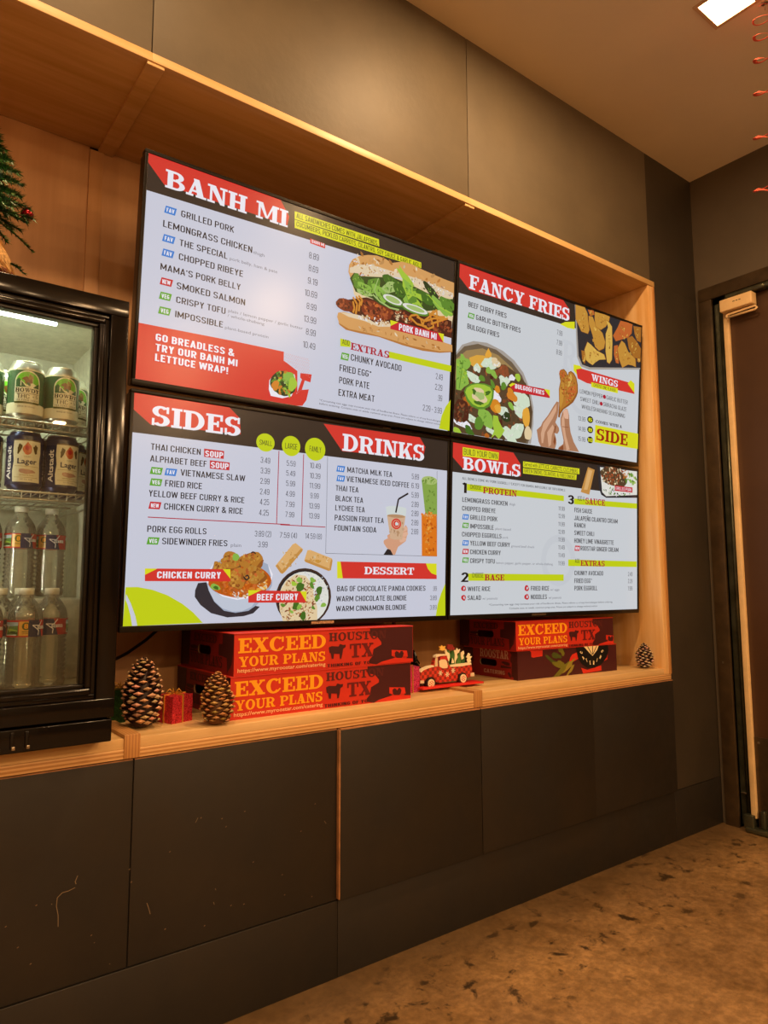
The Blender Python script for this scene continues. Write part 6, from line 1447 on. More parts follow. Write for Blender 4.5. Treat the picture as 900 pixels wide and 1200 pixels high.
# ------------------------------------------------------------------ menu screens
SW, SH = .9574, .5385
SPOS = [(-1.8763, .0648, 1.6969, .0805), (-1.8763, .0986, 1.1263, .045), (-.8987, .0406, 1.6969, .0805), (-.8987, .0744, 1.1263, .045)]
SLAB = ['upper left menu screen headed BANH MI with a pork sandwich picture', 'lower left menu screen headed SIDES and DRINKS with two curry bowls',
        'upper right menu screen headed FANCY FRIES with chicken wings', 'lower right menu screen headed BOWLS with protein and sauce lists']
def menu_screen(i):
    x, y, z, ti = SPOS[i]
    t = empty('menu_screen', (x, y, z), (ti, 0, -.0247)); tag(t, SLAB[i], 'menu screen', 'wall mounted digital menu screens')
    hw, hh = SW/2, SH/2; bs, bt, bb = .008, .009, .0145
    q = MB()
    q.bbox(-hw-bs, hw+bs, -.003, .022, hh, hh+bt, .0012); q.bbox(-hw-bs, hw+bs, -.003, .022, -hh-bb, -hh, .0012)
    q.bbox(-hw-bs, -hw, -.003, .022, -hh, hh, .0012); q.bbox(hw, hw+bs, -.003, .022, -hh, hh, .0012)
    b = q.build('bezel', m_bezel, t)
    if i in (1, 3):
        q = MB(); cx = (.045, -.08)[i == 3]
        q.box(cx-.035, cx+.035, -.0034, -.0028, -hh-.0105, -hh-.0035); q.build('badge_strip', M('badge', ('a08868', '4a3c2c')[i == 3], .5, noise=.6, nscale=260), b)
    q = MB(); q.bbox(-hw-.006, hw+.006, .022, .046, -hh-.010, hh+.006, .004); q.bbox(-.3, .3, .046, .07, -.16, .16, .004); q.build('back_cover', m_black, t)
    p = bx('display_panel', m_bezel, t, -hw, hw, .0, .004, -hh, hh)
    ops = SCREENS[i]; kw = dict(W_=SW*100, H_=SH*100, ox=-hw, oz=hh)
    sec = 'menu_artwork'; where = {}
    for k, o in enumerate(ops):
        if o[0] == 'N': sec = o[1]
        elif o[0] != 'T': where[id(o)] = sec
    for name in sorted(set(where.values())):
        tag(art(name, ops, p, m_screen, keep=lambda o: where.get(id(o)) == name, **kw), kind='stuff')
    tag(art('menu_lettering', ops, p, m_screen, keep=lambda o: o[0] == 'T', **kw), kind='stuff')
    for sx in (-.16, .16): bx('wall_bracket', m_black, t, sx-.02, sx+.02, .07, BACK-y-.02, -.12, .12)
for i in range(4): menu_screen(i)

# ------------------------------------------------------------------ catering cartons
def carton(loc, rot, w, d, h, front, end, label, group='catering cartons under the screens', redend=True):
    t = empty('catering_carton', loc, (0, 0, rot)); tag(t, label, 'carton', group)
    RED = lin('c4301f'); q = MB(); hw = w
    col = RED if front == 0 else PAL['mar']
    # shell: origin at the front-left bottom corner, x to the right, y to the back
    q.face([(0, 0, 0), (w, 0, 0), (w, 0, h), (0, 0, h)], col)
    q.face([(w, 0, 0), (w, d, 0), (w, d, h), (w, 0, h)], PAL['mar'])
    q.face([(w, d, 0), (0, d, 0), (0, d, h), (w, d, h)], RED)
    q.face([(0, 0, 0), (0, d, 0), (w, d, 0), (w, 0, 0)], RED)
    # left end with a real hand hole
    yc, zc, ry, rz = d*.53, h*.52, .043, .012; n = 20
    slot = []
    for k in range(n):
        a = 2*pi*k/n; cx = (ry-rz)*(1 if cos(a) > 0 else -1); slot.append((yc+cx+rz*cos(a), zc+rz*sin(a)))
    def edge(a):
        cx, cz = cos(a), sin(a); s = min((d-yc if cx > 0 else yc)/abs(cx) if abs(cx) > 1e-6 else 1e9, (h-zc if cz > 0 else zc)/abs(cz) if abs(cz) > 1e-6 else 1e9); return (yc+cx*s, zc+cz*s)
    angs = [math.atan2(z-zc, y-yc) for y, z in slot]
    outer = [edge(a) for a in angs]
    corners = [(0, 0), (d, 0), (d, h), (0, h)]
    for k in range(n):
        k2 = (k+1) % n; poly = [slot[k], outer[k]]
        a0, a1 = angs[k], angs[k2]
        if a1 < a0: a1 += 2*pi
        cc = []
        for c in corners:
            ac = math.atan2(c[1]-zc, c[0]-yc)
            for w_ in (ac, ac+2*pi, ac-2*pi):
                if a0 < w_ < a1: cc.append((w_, c))
        poly += [c for _, c in sorted(cc)] + [outer[k2], slot[k2]]
        q.face([(0, y, z) for y, z in poly], lin('8a1c1c'))
    # inner wall thickness of the hand hole
    for k in range(n):
        k2 = (k+1) % n; q.face([(0, *slot[k]), (0, *slot[k2]), (.004, *slot[k2]), (.004, *slot[k])], lin('a07a5a'))
    b = q.build('carton_body', m_print, t, colors=True)
    # lid slightly overlapping with a tuck line
    q = MB(); q.bbox(-.0015, w+.0015, -.0012, d+.001, h-.0005, h+.0022, .0008, col=lin('c43020')); q.build('lid', m_print, t, colors=True)
    art('front_print', BOXART[front], b, m_print, w*100, h*100, z0=.0003, dz=1e-4, oz=h)
    art('end_print', BOXART[end], b, m_print, d*100, h*100, z0=.0003, dz=1e-4, sx=d/.34, rot=(0, 0, -pi/2), loc=(0, d, 0), oz=h)
    return t
# end_print: turned so that it faces -X; its left edge is at the back of the carton
GR = 'red and maroon catering cartons'
carton((-2.1235, .0455, SZ), .0, .547, .34, .0985, 0, 2, 'red catering carton with EXCEED YOUR PLANS, lower of the left pair', GR)
carton((-2.116, .046, SZ+.1012), -.004, .547, .34, .0985, 0, 2, 'red catering carton with EXCEED YOUR PLANS, on top of the left pair', GR)
carton((-1.066, .108, SZ), -.047, .515, .27, .0955, 1, 3, 'maroon catering carton with a round CATERING emblem, lower of the right pair', GR)
carton((-1.080, .100, SZ+.0985), -.03, .515, .28, .0955, 0, 2, 'red catering carton with EXCEED YOUR PLANS, on top of the right pair', GR)

# ------------------------------------------------------------------ pine cones
def pinecone(loc, H, R, dark, light, label, rot=0, seed=1, n=150):
    t = empty('pinecone', loc, (0, 0, rot)); tag(t, label, 'pine cone', 'pine cones on the plywood shelf')
    q = MB(); q.lathe([(0.001, 0), (R*.5, H*.05), (R*.62, H*.3), (R*.42, H*.65), (R*.12, H*.93), (.001, H*.97)], 12, col=lin(dark)); q.build('core', m_vcol, t, colors=True)
    rnd = random.Random(seed); q = MB(); ez = Vector((0, 0, 1)); D = lin(dark)
    for i in range(n):
        u = (i+.5)/n; a = i*2.39996+rnd.uniform(-.12, .12); z = H*(.05+.88*u)
        prof = sin(pi*min(1, (u*.80+.20)))**.55; r = R*prof*rnd.uniform(.84, 1.03)
        er = Vector((cos(a), sin(a), 0)); et = Vector((-sin(a), cos(a), 0))
        wd = R*.235*(.5+.5*prof)*rnd.uniform(.85, 1.15); hh = wd*rnd.uniform(.36, .5); lift = H*(.03+.07*u*u); ri = R*.25*prof
        root = er*ri + ez*(z-hh); c = er*r + ez*(z+lift)
        tl, trr = c-et*wd-er*wd*.35, c+et*wd-er*wd*.35; up = c+ez*hh-er*hh*.5; dn = c-ez*hh*.8-er*hh*.1; nose = c+er*hh*.7+ez*hh*.15
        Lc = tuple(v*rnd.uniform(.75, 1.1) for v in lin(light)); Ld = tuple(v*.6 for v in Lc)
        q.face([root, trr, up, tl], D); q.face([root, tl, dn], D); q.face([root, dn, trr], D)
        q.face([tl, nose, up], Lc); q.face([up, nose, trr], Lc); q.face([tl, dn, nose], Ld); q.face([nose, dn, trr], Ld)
    tag(q.build('scale', m_vcol, t, colors=True), kind='stuff')
    return t
pinecone((-2.315, .090, SZ), .150, .047, '341c14', 'd0a078', 'large dark pine cone with pale tipped scales beside the cooler', 0, 3, 125)
pinecone((-2.1665, .022, SZ), .115, .0395, '6a4222', 'b88448', 'lighter brown pine cone in front of the left cartons', .6, 4, 110)
pinecone((-.415, .055, SZ), .092, .0345, '38201a', 'd8b498', 'small dark pine cone at the right end of the shelf', 1.3, 5, 90)

# ------------------------------------------------------------------ small wrapped gifts
def glitter(name, c, c2, rough=.3):
    return M(name, c, rough, metal=.55, noise=1, col2=c2, nscale=420, bump=.6, bscale=300, detail=2)
m_redgl = glitter('red_glitter_wrap', 'b01424', 'ff5060'); m_greengl = glitter('green_glitter_wrap', '0c2410', '2c5c28'); m_pinkgl = glitter('pink_glitter_wrap', 'b01858', 'ff60a0')
m_goldcord = M('gold_cord', 'd8a040', .4, metal=.5)
def gift(loc, rot, w, d, h, m, label, bow=True):
    t = empty('wrapped_gift', loc, (0, 0, rot)); tag(t, label, 'gift box', 'small glitter gift boxes')
    bm = bmesh.new(); bmesh.ops.create_cube(bm, size=1)
    for v in bm.verts: v.co = Vector((v.co.x*w, v.co.y*d, (v.co.z+.5)*h))
    bmesh.ops.subdivide_edges(bm, edges=bm.edges[:], cuts=5, use_grid_fill=True); rnd = random.Random(int(w*1e5))
    for v in bm.verts: v.co += Vector([rnd.uniform(-.0012, .0012) for _ in range(3)]); v.co.z = max(v.co.z, 0)
    q = MB(); q.bm(bm); q.build('gift_box', m, t)
    q = MB(); e = .0022
    q.box(-.0016, .0016, -d/2-e, d/2+e, 0, h+e); q.box(-w/2-e, w/2+e, -.0016, .0016, 0, h+e); q.build('cord', m_goldcord, t)
    if bow:
        q = MB()
        for k in range(5):
            a = k*1.256; q.tube([(0, 0, h+.002), (cos(a)*.012, sin(a)*.012, h+.012), (cos(a)*.02, sin(a)*.02, h+.004), (cos(a+.3)*.008, sin(a+.3)*.008, h+.003)], .0012, 5)
        q.build('bow', m_goldcord, t)
gift((-2.228, .125, SZ), .32, .058, .058, .062, m_redgl, 'shiny red glitter gift box between the two left pine cones')
gift((-2.325, .215, SZ), .1, .07, .07, .075, m_greengl, 'dark green glitter gift box behind the large pine cone')
gift((-1.512, .150, SZ), .12, .06, .06, .075, m_pinkgl, 'magenta glitter gift box at the right end of the left cartons', False)
# cable behind the screens
q = MB(); q.tube([(-2.42+.0, .30, .735), (-2.38, .32, .742), (-2.33, .34, .752), (-2.27, .36, .775), (-2.22, .37, .805), (-2.17, .375, .845), (-2.13, .38, .90), (-2.08, .385, 1.0)], .0045, 8)
tag(q.build('power_cable', m_black), 'black power cable curving up the back of the niche behind the pine cone', 'cable')

# ------------------------------------------------------------------ wooden truck ornament
T = TRUCK
tr = empty('truck_ornament', (0, 0, 0)); tag(tr, 'painted wooden pickup truck ornament in red and black check on a red base', 'ornament')
y0 = .124
def cut(name, pts, ya, yb, col, parent=tr, mat=m_vcol):
    q = MB(); q.prism(pts, ya, yb, lin(col)); return q.build(name, mat, parent, colors=True)
q = MB(); q.bbox(-1.487, -1.235, .098, .150, .6408, .6460, .001, col=lin('d02018')); q.build('base_board', m_vcol, tr, colors=True)
def plaid():
    m = M('red_black_check', 'c83420', .55); nt = m.node_tree; P = nt.nodes['Principled BSDF']; tc = nt.nodes.new('ShaderNodeTexCoord')
    ck = nt.nodes.new('ShaderNodeTexChecker'); ck.inputs['Scale'].default_value = 100; ck.inputs['Color1'].default_value = (*lin('d03a26'), 1); ck.inputs['Color2'].default_value = (*lin('501810'), 1)
    ad = nt.nodes.new('ShaderNodeVectorMath'); ad.operation = 'MULTIPLY'; ad.inputs[1].default_value = (1, 0, 1); nt.links.new(tc.outputs['Object'], ad.inputs[0])
    a2 = nt.nodes.new('ShaderNodeVectorMath'); a2.operation = 'ADD'; a2.inputs[1].default_value = (0, .003, 0); nt.links.new(ad.outputs[0], a2.inputs[0])
    nt.links.new(a2.outputs[0], ck.inputs['Vector'])
    w = nt.nodes.new('ShaderNodeMix'); w.data_type = 'RGBA'; w.inputs['Factor'].default_value = .35; w.inputs['B'].default_value = (*lin('c83420'), 1)
    nt.links.new(ck.outputs['Color'], w.inputs['A']); nt.links.new(w.outputs['Result'], P.inputs['Base Color']); return m
q = MB(); q.prism(T['body'], y0, y0+.012); body = q.build('truck_body', plaid(), tr)
for k in ('snow', 'snowroof', 'snowbed'): cut('snow_trim', T[k], y0-.002, y0+.012, 'f0e0c0')
cut('window', T['window'], y0-.0008, y0+.001, '2a1a14', body); cut('window', T['pane'], y0-.0008, y0+.001, 'd8c8a0', body)
cut('passenger_cutout', T['face'], y0-.003, y0, 'ecd8b0', body); cut('passenger_hat', T['cap'], y0-.0036, y0-.0006, 'c02820', body)
for k in ('bump1', 'bump2'): cut('bumper', T[k], y0-.002, y0+.012, 'd8c8a8')
for wx, wz in T['wheels']:
    R = T['wr']*1.15; q = MB(); q.lathe([(R*.01, -.004), (R, -.004), (R, .010)], 24, (wx, y0, wz), lin('241410'), axis='y', sm=False); w = q.build('wheel', m_vcol, tr, colors=True)
    q = MB(); q.lathe([(.0002, -.0065), (R*.72, -.0065), (R*.72, -.003)], 24, (wx, y0, wz), lin('efe0bc'), axis='y', sm=False); hcap = q.build('hub', m_vcol, w, colors=True)
    q = MB()
    for k in range(6):
        a = k*pi/3+.3; cx, cz = wx+cos(a)*R*.38, wz+sin(a)*R*.38; q.lathe([(.0001, -.0069), (R*.12, -.0069), (R*.12, -.0064)], 8, (cx, y0, cz), lin('c03020'), axis='y', sm=False)
    q.lathe([(.0001, -.0069), (R*.12, -.0069), (R*.12, -.0064)], 8, (wx, y0, wz), lin('c03020'), axis='y', sm=False)
    for f in q.c: pass
    w2 = q.build('hub_dots', m_vcol, hcap.parent, colors=True)
for k in ('tree1', 'tree2', 'tree3', 'tree4'): cut('tree_cutout', T[k], y0+.003, y0+.009, ('4a7a38', '3a6a30', '4a7a38', '30602c')[int(k[-1])-1])
for k in ('sn1', 'sn2', 'sn3', 'sn4', 'sn5'): cut('snowy_branch', T[k], y0+.001, y0+.004, 'f0e4c0')
cut('star', T['star'], y0-.001, y0+.003, 'f0c058'); cut('gift_cutout', T['gift'], y0-.001, y0+.003, '8a2420')
for fx, fz in T['flakes']:
    q = MB()
    for a in (0, pi/3, 2*pi/3): 
        dx, dz = cos(a)*.008, sin(a)*.008; nx, nz_ = -sin(a)*.0013, cos(a)*.0013
        q.prism([(fx-dx-nx, fz-dz-nz_), (fx+dx-nx, fz+dz-nz_), (fx+dx+nx, fz+dz+nz_), (fx-dx+nx, fz-dz+nz_)], y0-.0012, y0-.0001, lin('f0e4c8'))
    q.build('snowflake', m_vcol, body, colors=True)
# dark glitter sprig behind it
q = MB(); rnd = random.Random(8)
for i in range(190):
    u = rnd.random(); z = .012+.085*u; r = .045*(1-u*.8)*rnd.uniform(.6, 1); a = rnd.uniform(0, 6.28); q.tube([(0, 0, z+.012), (cos(a)*r*.6, sin(a)*r*.6, z+.006), (cos(a)*r, sin(a)*r, z-.004)], .0022, 3, lin('181410'))
sp = empty('mini_tree', (-1.402, .245, SZ)); tag(sp, 'small dark glitter tree standing behind the wooden truck', 'ornament')
tag(q.build('foliage', m_vgloss, sp, colors=True), kind='stuff')
q = MB(); q.lathe([(.001, 0), (.016, 0), (.016, .008), (.004, .009), (.003, .1), (.0005, .112)], 10, col=lin('241810')); q.build('stem', m_vcol, sp, colors=True)

# ------------------------------------------------------------------ drinks cooler
FX0, FX1, FY0, FY1, FZ0, FZ1 = -2.905, -2.421, -.066, .36, SZ, 1.546
m_liner = M('cooler_liner', 'c4c2b2', .45, noise=.12, nscale=60, bump=.15, bscale=200)
fr_ = empty('drinks_cooler', (0, 0, 0)); tag(fr_, 'black glass door drinks cooler standing on the left end of the shelf', 'drinks cooler')
q = MB()
q.bbox(FX0, FX1-.001, -.028, FY1, 1.512, FZ1, .003)         # top
q.bbox(FX0, FX1-.001, -.028, FY1, SZ+.010, .742, .003)       # bottom
q.box(FX0, -2.893, -.028, FY1, .742, 1.512); q.box(-2.433, FX1-.001, -.028, FY1, .742, 1.512); q.box(FX0, FX1, .345, FY1, .742, 1.512)
cab = q.build('cabinet', m_blackgloss, fr_)
q = MB()   # liner: inner box faces
x0, x1, y0_, y1_, z0, z1 = -2.893, -2.433, -.028, .345, .742, 1.512; e = .003
q.box(x0, x0+e, y0_, y1_, z0, z1); q.box(x1-e, x1, y0_, y1_, z0, z1); q.box(x0, x1, y1_-e, y1_, z0, z1); q.box(x0, x1, y0_, y1_, z1-e, z1); q.box(x0, x1, y0_, y1_, z0, z0+e)
q.bbox(x0+e, x1-e, .155, y1_-e, z0+e, .922, .006)
q.build('liner', m_liner, cab)
q = MB(); q.bbox(-2.4560, -2.4450, -.020, -.004, .76, 1.30, .002); q.build('shelf_rail', m_liner, cab)
bx('led_strip', M('led_strip', 'e8f4ff', .4, emit=(.85, 1.0, .92), estr=7), cab, -2.87, -2.545, .000, .010, 1.483, 1.490, .002)
al = bpy.data.lights.new('led_light', 'AREA'); al.shape = 'RECTANGLE'; al.size = .34; al.size_y = .014; al.energy = 1.7; al.color = (.88, 1.0, .80)
ao = bpy.data.objects.new('led_light', al); ao.location = (-2.70, .006, 1.481); ao.rotation_euler = (radians(25), 0, 0); COL.objects.link(ao); ao.parent = fr_
fill_led = bpy.data.lights.new('led_light', 'AREA'); fill_led.shape = 'RECTANGLE'; fill_led.size = .012; fill_led.size_y = .42; fill_led.energy = 1.6; fill_led.color = (1.0, .95, .78)  # added upright LED out of view, fill light for the lower bottles
fill_led_ob = bpy.data.objects.new('led_light', fill_led); fill_led_ob.location = (-2.884, -.018, .96); fill_led_ob.rotation_euler = (radians(90), 0, radians(-62)); COL.objects.link(fill_led_ob); fill_led_ob.parent = fr_
bx('led_strip', m_liner, cab, -2.8895, -2.8855, -.026, -.010, .75, 1.17, .001)  # unlit housing of the added upright LED
# door
dr = empty('door', (0, 0, 0)); dr.parent = fr_
def frame_ring(q, ox0, ox1, oz0, oz1, w, ya, yb, b=.002):
    q.bbox(ox0, ox1, ya, yb, oz1-w, oz1, b); q.bbox(ox0, ox1, ya, yb, oz0, oz0+w, b); q.bbox(ox0, ox0+w, ya, yb, oz0+w, oz1-w, b); q.bbox(ox1-w, ox1, ya, yb, oz0+w, oz1-w, b)
q = MB(); frame_ring(q, FX0+.001, FX1, .692, FZ1-.004, .036, FY0, -.030)
frame_ring(q, FX0+.037, FX1-.036, .728, FZ1-.040, .010, FY0+.006, -.030); frame_ring(q, FX0+.046, FX1-.045, .737, FZ1-.049, .013, FY0+.001, -.030, .004)
q.build('door_frame', m_blackgloss, dr)
q = MB(); frame_ring(q, FX0+.058, FX1-.057, .749, FZ1-.061, .009, FY0+.009, -.034); q.build('door_gasket', m_black, dr)
glass = thin_mat('cooler_glass', (.93, .95, .90), 0, .01, (.55, .5, .42), .008, .8)
bx('glass_pane', glass, dr, FX0+.066, FX1-.065, -.052, -.048, .757, FZ1-.069)
q = MB(); q.bbox(FX0+.004, FX1-.002, FY0+.004, -.022, SZ+.011, .688, .003); g = q.build('base_grille', m_blackgloss, fr_)
q = MB()
for k in range(12): 
    xk = -2.575-.0245*k
    q.bbox(xk-.003, xk+.003, FY0+.001, FY0+.005, .652, .682, .0012)
q.build('grille_fin', m_black, g)
for k in range(3): bx('fin_glint', m_steel, g, -2.5755-.0245*k, -2.5695-.0245*k, FY0-.0005, FY0+.003, .6505, .657, .001)  # bright bits stand in for light glinting at the slot ends
for sx in (FX0+.03, FX1-.03):
    for sy in (.02, .33): bx('foot', m_black, fr_, sx-.012, sx+.012, sy-.012, sy+.012, SZ, SZ+.011, .002)

def wire_shelf(z, label):
    t = empty('wire_shelf', (0, 0, z)); tag(t, label, 'wire shelf', 'wire shelves in the cooler')
    X0, X1, Y0, Y1 = -2.886, -2.452, -.014, .335
    q = MB(); q.tube([(X0, Y0, -.003), (X1-.02, Y0, -.003), (X1-.006, Y0+.004, -.003), (X1, Y0+.02, -.003), (X1, Y1, -.003), (X0, Y1, -.003), (X0, Y0, -.003)], .0024, 6); q.tube([(X0, Y0, -.017), (X1-.02, Y0, -.017), (X1, Y0+.02, -.020), (X1, Y1, -.017)], .0022, 6); q.build('rim_wire', m_wire, t)
    q = MB(); x = X0+.008
    while x < X1-.004: q.tube([(x, Y0-.001, -.001), (x, Y1, -.001)], .0014, 4); q.tube([(x, Y0-.001, -.001), (x, Y0-.0015, -.016)], .0014, 4); x += .0165
    for y in (.07, .15, .23): q.tube([(X0, y, -.0045), (X1, y, -.0045)], .002, 5)
    q.build('cross_wire', m_wire, t)
wire_shelf(1.2755, 'upper wire shelf in the cooler carrying the green cans'); wire_shelf(1.1345, 'lower wire shelf in the cooler carrying the blue lager cans')

m_alu = M('aluminium', 'd8d6cc', .28, metal=.9)
CANPROF = [(.0001, .0), (.022, 0), (.0255, .001), (.0285, .005), (.0325, .012), (.0331, .016), (.0331, .100), (.0318, .106), (.0285, .1135), (.0268, .117)]
def can_label(kind):
    if kind == 'green':
        o = [('P', 'cream3', [(-10.3, 1.6), (10.3, 1.6), (10.3, 10.6), (-10.3, 10.6)]), ('P', 'cgreen', [(-10.3, 1.9), (10.3, 1.9), (10.3, 8.5), (-10.3, 8.5)]),
             ('P', 'cream3', [(-2.35, 4.2), (2.35, 4.2), (2.35, 8.7), (-2.35, 8.7)]), ('E', 'cream3', 0, 4.2, 2.35, 2.25, 0), ('E', 'cgreen2', 0, 4.2, 2.1, 2.0, 0),
             ('P', 'cream3', [(-2.2, 4.9), (-1.2, 4.0), (-.2, 4.9), (.6, 4.3), (2.2, 5.0), (2.2, 6.4), (-2.2, 6.4)]), ('P', 'cgreen', [(-2.15, 4.0), (-1.6, 3.5), (-.4, 5.1), (.4, 5.3), (-2.15, 5.4)]), ('P', 'cgreen', [(2.15, 4.3), (1.4, 4.9), (1.0, 5.3), (2.15, 5.4)]),
             ('J', 'brown', .1, 4.0, .9, .6, .5, .3, 3, 14), ('J', 'gold', .5, 3.3, .45, .55, 0, .3, 4, 12), ('J', 'brown', -.5, 3.6, .6, .3, -.5, .25, 5, 12), ('J', 'cgreen', .2, 4.7, .5, .25, .8, .25, 5, 10),
             ('T', 's', 'ink', 'HOWDY', -2.2, 2.25, 6.35, .78), ('L', 'ink', .07, [(-2.2, 6.6), (2.2, 6.6)]), ('T', 'g', 'ink', 'THC', -1.8, .4, 7.6, .8), ('T', 'g', 'ink', '+ 5', .9, 2.0, 7.4, .55), ('T', 'g', 'ink2', 'SELTZER SODA', -2.1, 2.1, 8.1, .3),
             ('P', 'olive', [(-2.3, 8.25), (2.3, 8.25), (2.3, 8.65), (-2.3, 8.65)]), ('T', 'g', 'ink2', 'MADE IN TEXAS', -1.6, 1.4, 9.4, .28)]
        return o
    return [('P', 'navy', [(-10.3, .9), (10.3, .9), (10.3, 10.6), (-10.3, 10.6)]),
            ('P', 'cream3', [(-2.2, 1.9), (2.9, 1.9), (3.0, 4.0), (2.75, 6.0), (2.9, 8.0), (3.0, 10.1), (-2.2, 10.1), (-2.35, 8.0), (-2.1, 6.0), (-2.3, 4.0)]), ('L', 'gold', .1, [(-2.2, 1.75), (2.9, 1.75)]),
            ('J', 'crest', .3, 3.6, .85, 1.05, 0, .08, 3, 16), ('J', 'ored', .3, 3.3, .5, .5, 0, .1, 3, 12), ('P', 'crest', [(-.1, 2.7), (.3, 2.1), (.8, 2.7)]), ('J', 'olive2', -1.1, 3.5, .42, .9, .15, .3, 6, 16), ('J', 'olive2', 1.8, 3.5, .42, .9, -.15, .3, 8, 16),
            ('T', 'g', 'ink2', 'TEXAS', -.3, .9, 5.2, .22), ('T', 'b', 'navy', 'Lager', -1.4, 2.1, 6.5, 1.05),
            ('L', 'gold', .06, [(-1.9, 7.0), (2.5, 7.0)]), ('J', 'tan2', .3, 8.0, 1.5, .45, 0, .2, 6, 16), ('T', 'g', 'gold', 'BREWED IN TEXAS', -1.0, 1.7, 8.9, .25), ('T', 'g', 'ink2', '12 FL OZ', -.8, 1.4, 9.7, .22), ('L', 'gold', .06, [(-1.9, 9.2), (2.5, 9.2)]),
            ('R', 'b', 'white', 'Altstadt', -2.75, 9.6, 3.0, 1.0), ('R', 'b', 'white', 'Altstadt', 5.2, 9.6, 3.0, 1.0)]
def make_can(kind, turn):
    t = empty('soda_can' if kind == 'green' else 'beer_can')
    q = MB(); q.lathe(CANPROF, 32); q.build('can_body', m_alu if kind == 'green' else M('navy_can', '1c2348', .3, metal=.6), t)
    q = MB(); q.lathe([(.0268, .117), (.0272, .1185), (.0262, .1195), (.0250, .117), (.0001, .1165)], 32); q.bbox(-.006, .006, -.012, .006, .1168, .1185, .001); q.build('lid', m_alu, t)
    wrap_art('label', can_label(kind), t, m_vgloss, .0331, .117, turn)
    return t
gs = [(-2.594, .018, -.08, 'green and cream soda can with a round landscape label, middle of the upper shelf'), (-2.5265, .022, .06, 'green and cream soda can nearest the right wall of the upper shelf'),
      (-2.662, .050, .0, 'green and cream soda can partly cut by the left edge of the picture'), (-2.560, .088, .3, 'green and cream soda can behind the middle one'), (-2.492, .093, .3, 'green and cream soda can behind the right one'), (-2.628, .112, .3, 'green and cream soda can in the back row, left')]
c0 = None
for x, y, rz, lab in gs:
    c = make_can('green', 0) if c0 is None else copy_tree(c0)
    c0 = c0 or c; c.location = (x, y, 1.2758); c.rotation_euler = (0, 0, rz); tag(c, lab, 'can', 'green cans on the upper cooler shelf')
ls = [(-2.5895, .020, -.12, 'dark blue lager can with a cream label, left one in front'), (-2.5215, .022, .20, 'dark blue lager can with white lettering up its left side, nearest the right wall'),
      (-2.658, .052, 1.6, 'dark blue lager can in shade at the left edge of the picture'), (-2.556, .09, .9, 'dark blue lager can behind the two front lager cans'), (-2.488, .092, .9, 'dark blue lager can in the back corner of the lower shelf')]
c0 = None
for x, y, rz, lab in ls:
    c = make_can('lager', 0) if c0 is None else copy_tree(c0)
    c0 = c0 or c; c.location = (x, y, 1.1348); c.rotation_euler = (0, 0, rz); tag(c, lab, 'can', 'lager cans on the lower cooler shelf')

# water bottles
m_pet = thin_mat('clear_bottle_plastic', (.95, .95, .90), 0, .05, (.80, .76, .60), .16, 1.0, 1.9)
prof = [(.0001, .002), (.024, 0), (.030, .004), (.0315, .012)]
for k in range(9): prof += [(.0317, .016+k*.0095), (.0283, .0205+k*.0095)]
prof += [(.0316, .104), (.0316, .138), (.0312, .146), (.028, .158), (.021, .170), (.0145, .178), (.0125, .182), (.0125, .188)]
WL = [('P', 'ored', [(-9.9, 0), (9.9, 0), (9.9, 3.2), (-9.9, 3.2)])]
for ox in (-4.6, 5.0):
    WL += [('P', 'hill', [(ox-2.0, .35), (ox+.9, .35), (ox+.9, 2.9), (ox-2.0, 2.9)]), ('P', 'sky', [(ox-2.0, .35), (ox+.9, .35), (ox+.9, 1.0), (ox-2.0, 1.2)]), ('J', 'leaf4', ox-.3, 2.0, 1.0, .4, .2, .2, 4, 12), ('J', 'leaf2', ox+.1, 2.3, .8, .3, .2, .2, 4, 12), ('L', 'white', .12, [(ox-2.2, .8), (ox-1.0, .9), (ox-1.5, 1.8), (ox-1.9, 2.8), (ox+.6, 2.75)]),
           ('P', 'lab', [(ox+1.05, .25), (ox+3.5, .25), (ox+3.5, 2.95), (ox+1.05, 2.95)]), ('E', 'olive', ox+2.3, 1.15, .75, .75, 0), ('T', 'b', 'yel', '8', ox+1.98, ox+2.62, 1.62, .95), ('L', 'olive', .12, [(ox+1.6, 2.15), (ox+3.0, 2.15)]), ('T', 'g', 'olive', 'SPRING', ox+1.6, ox+3.0, 2.65, .3)]
WL += [('P', 'navy', [(-1.9, 0), (.2, 0), (1.0, 3.2), (-1.9, 3.2)]), ('L', 'white', .14, [(-1.2, 1.0), (.2, 1.05), (.9, .1)]), ('L', 'white', .14, [(-1.2, 1.0), (.1, 2.0), (.0, 2.9)]), ('T', 'b', 'white', 'OZARKA', -.2, 1.95, 1.75, .62)]
def make_bottle():
    t = empty('water_bottle'); q = MB(); q.lathe(prof, 24); q.build('bottle', m_pet, t)
    q = MB(); q.lathe([(.0001, .199), (.0128, .199), (.0140, .1975), (.0140, .186), (.0120, .186)], 20); q.build('cap', m_white, t)
    wrap_art('label', WL, t, m_vgloss, .0318, .1375, 0, step=.5); return t
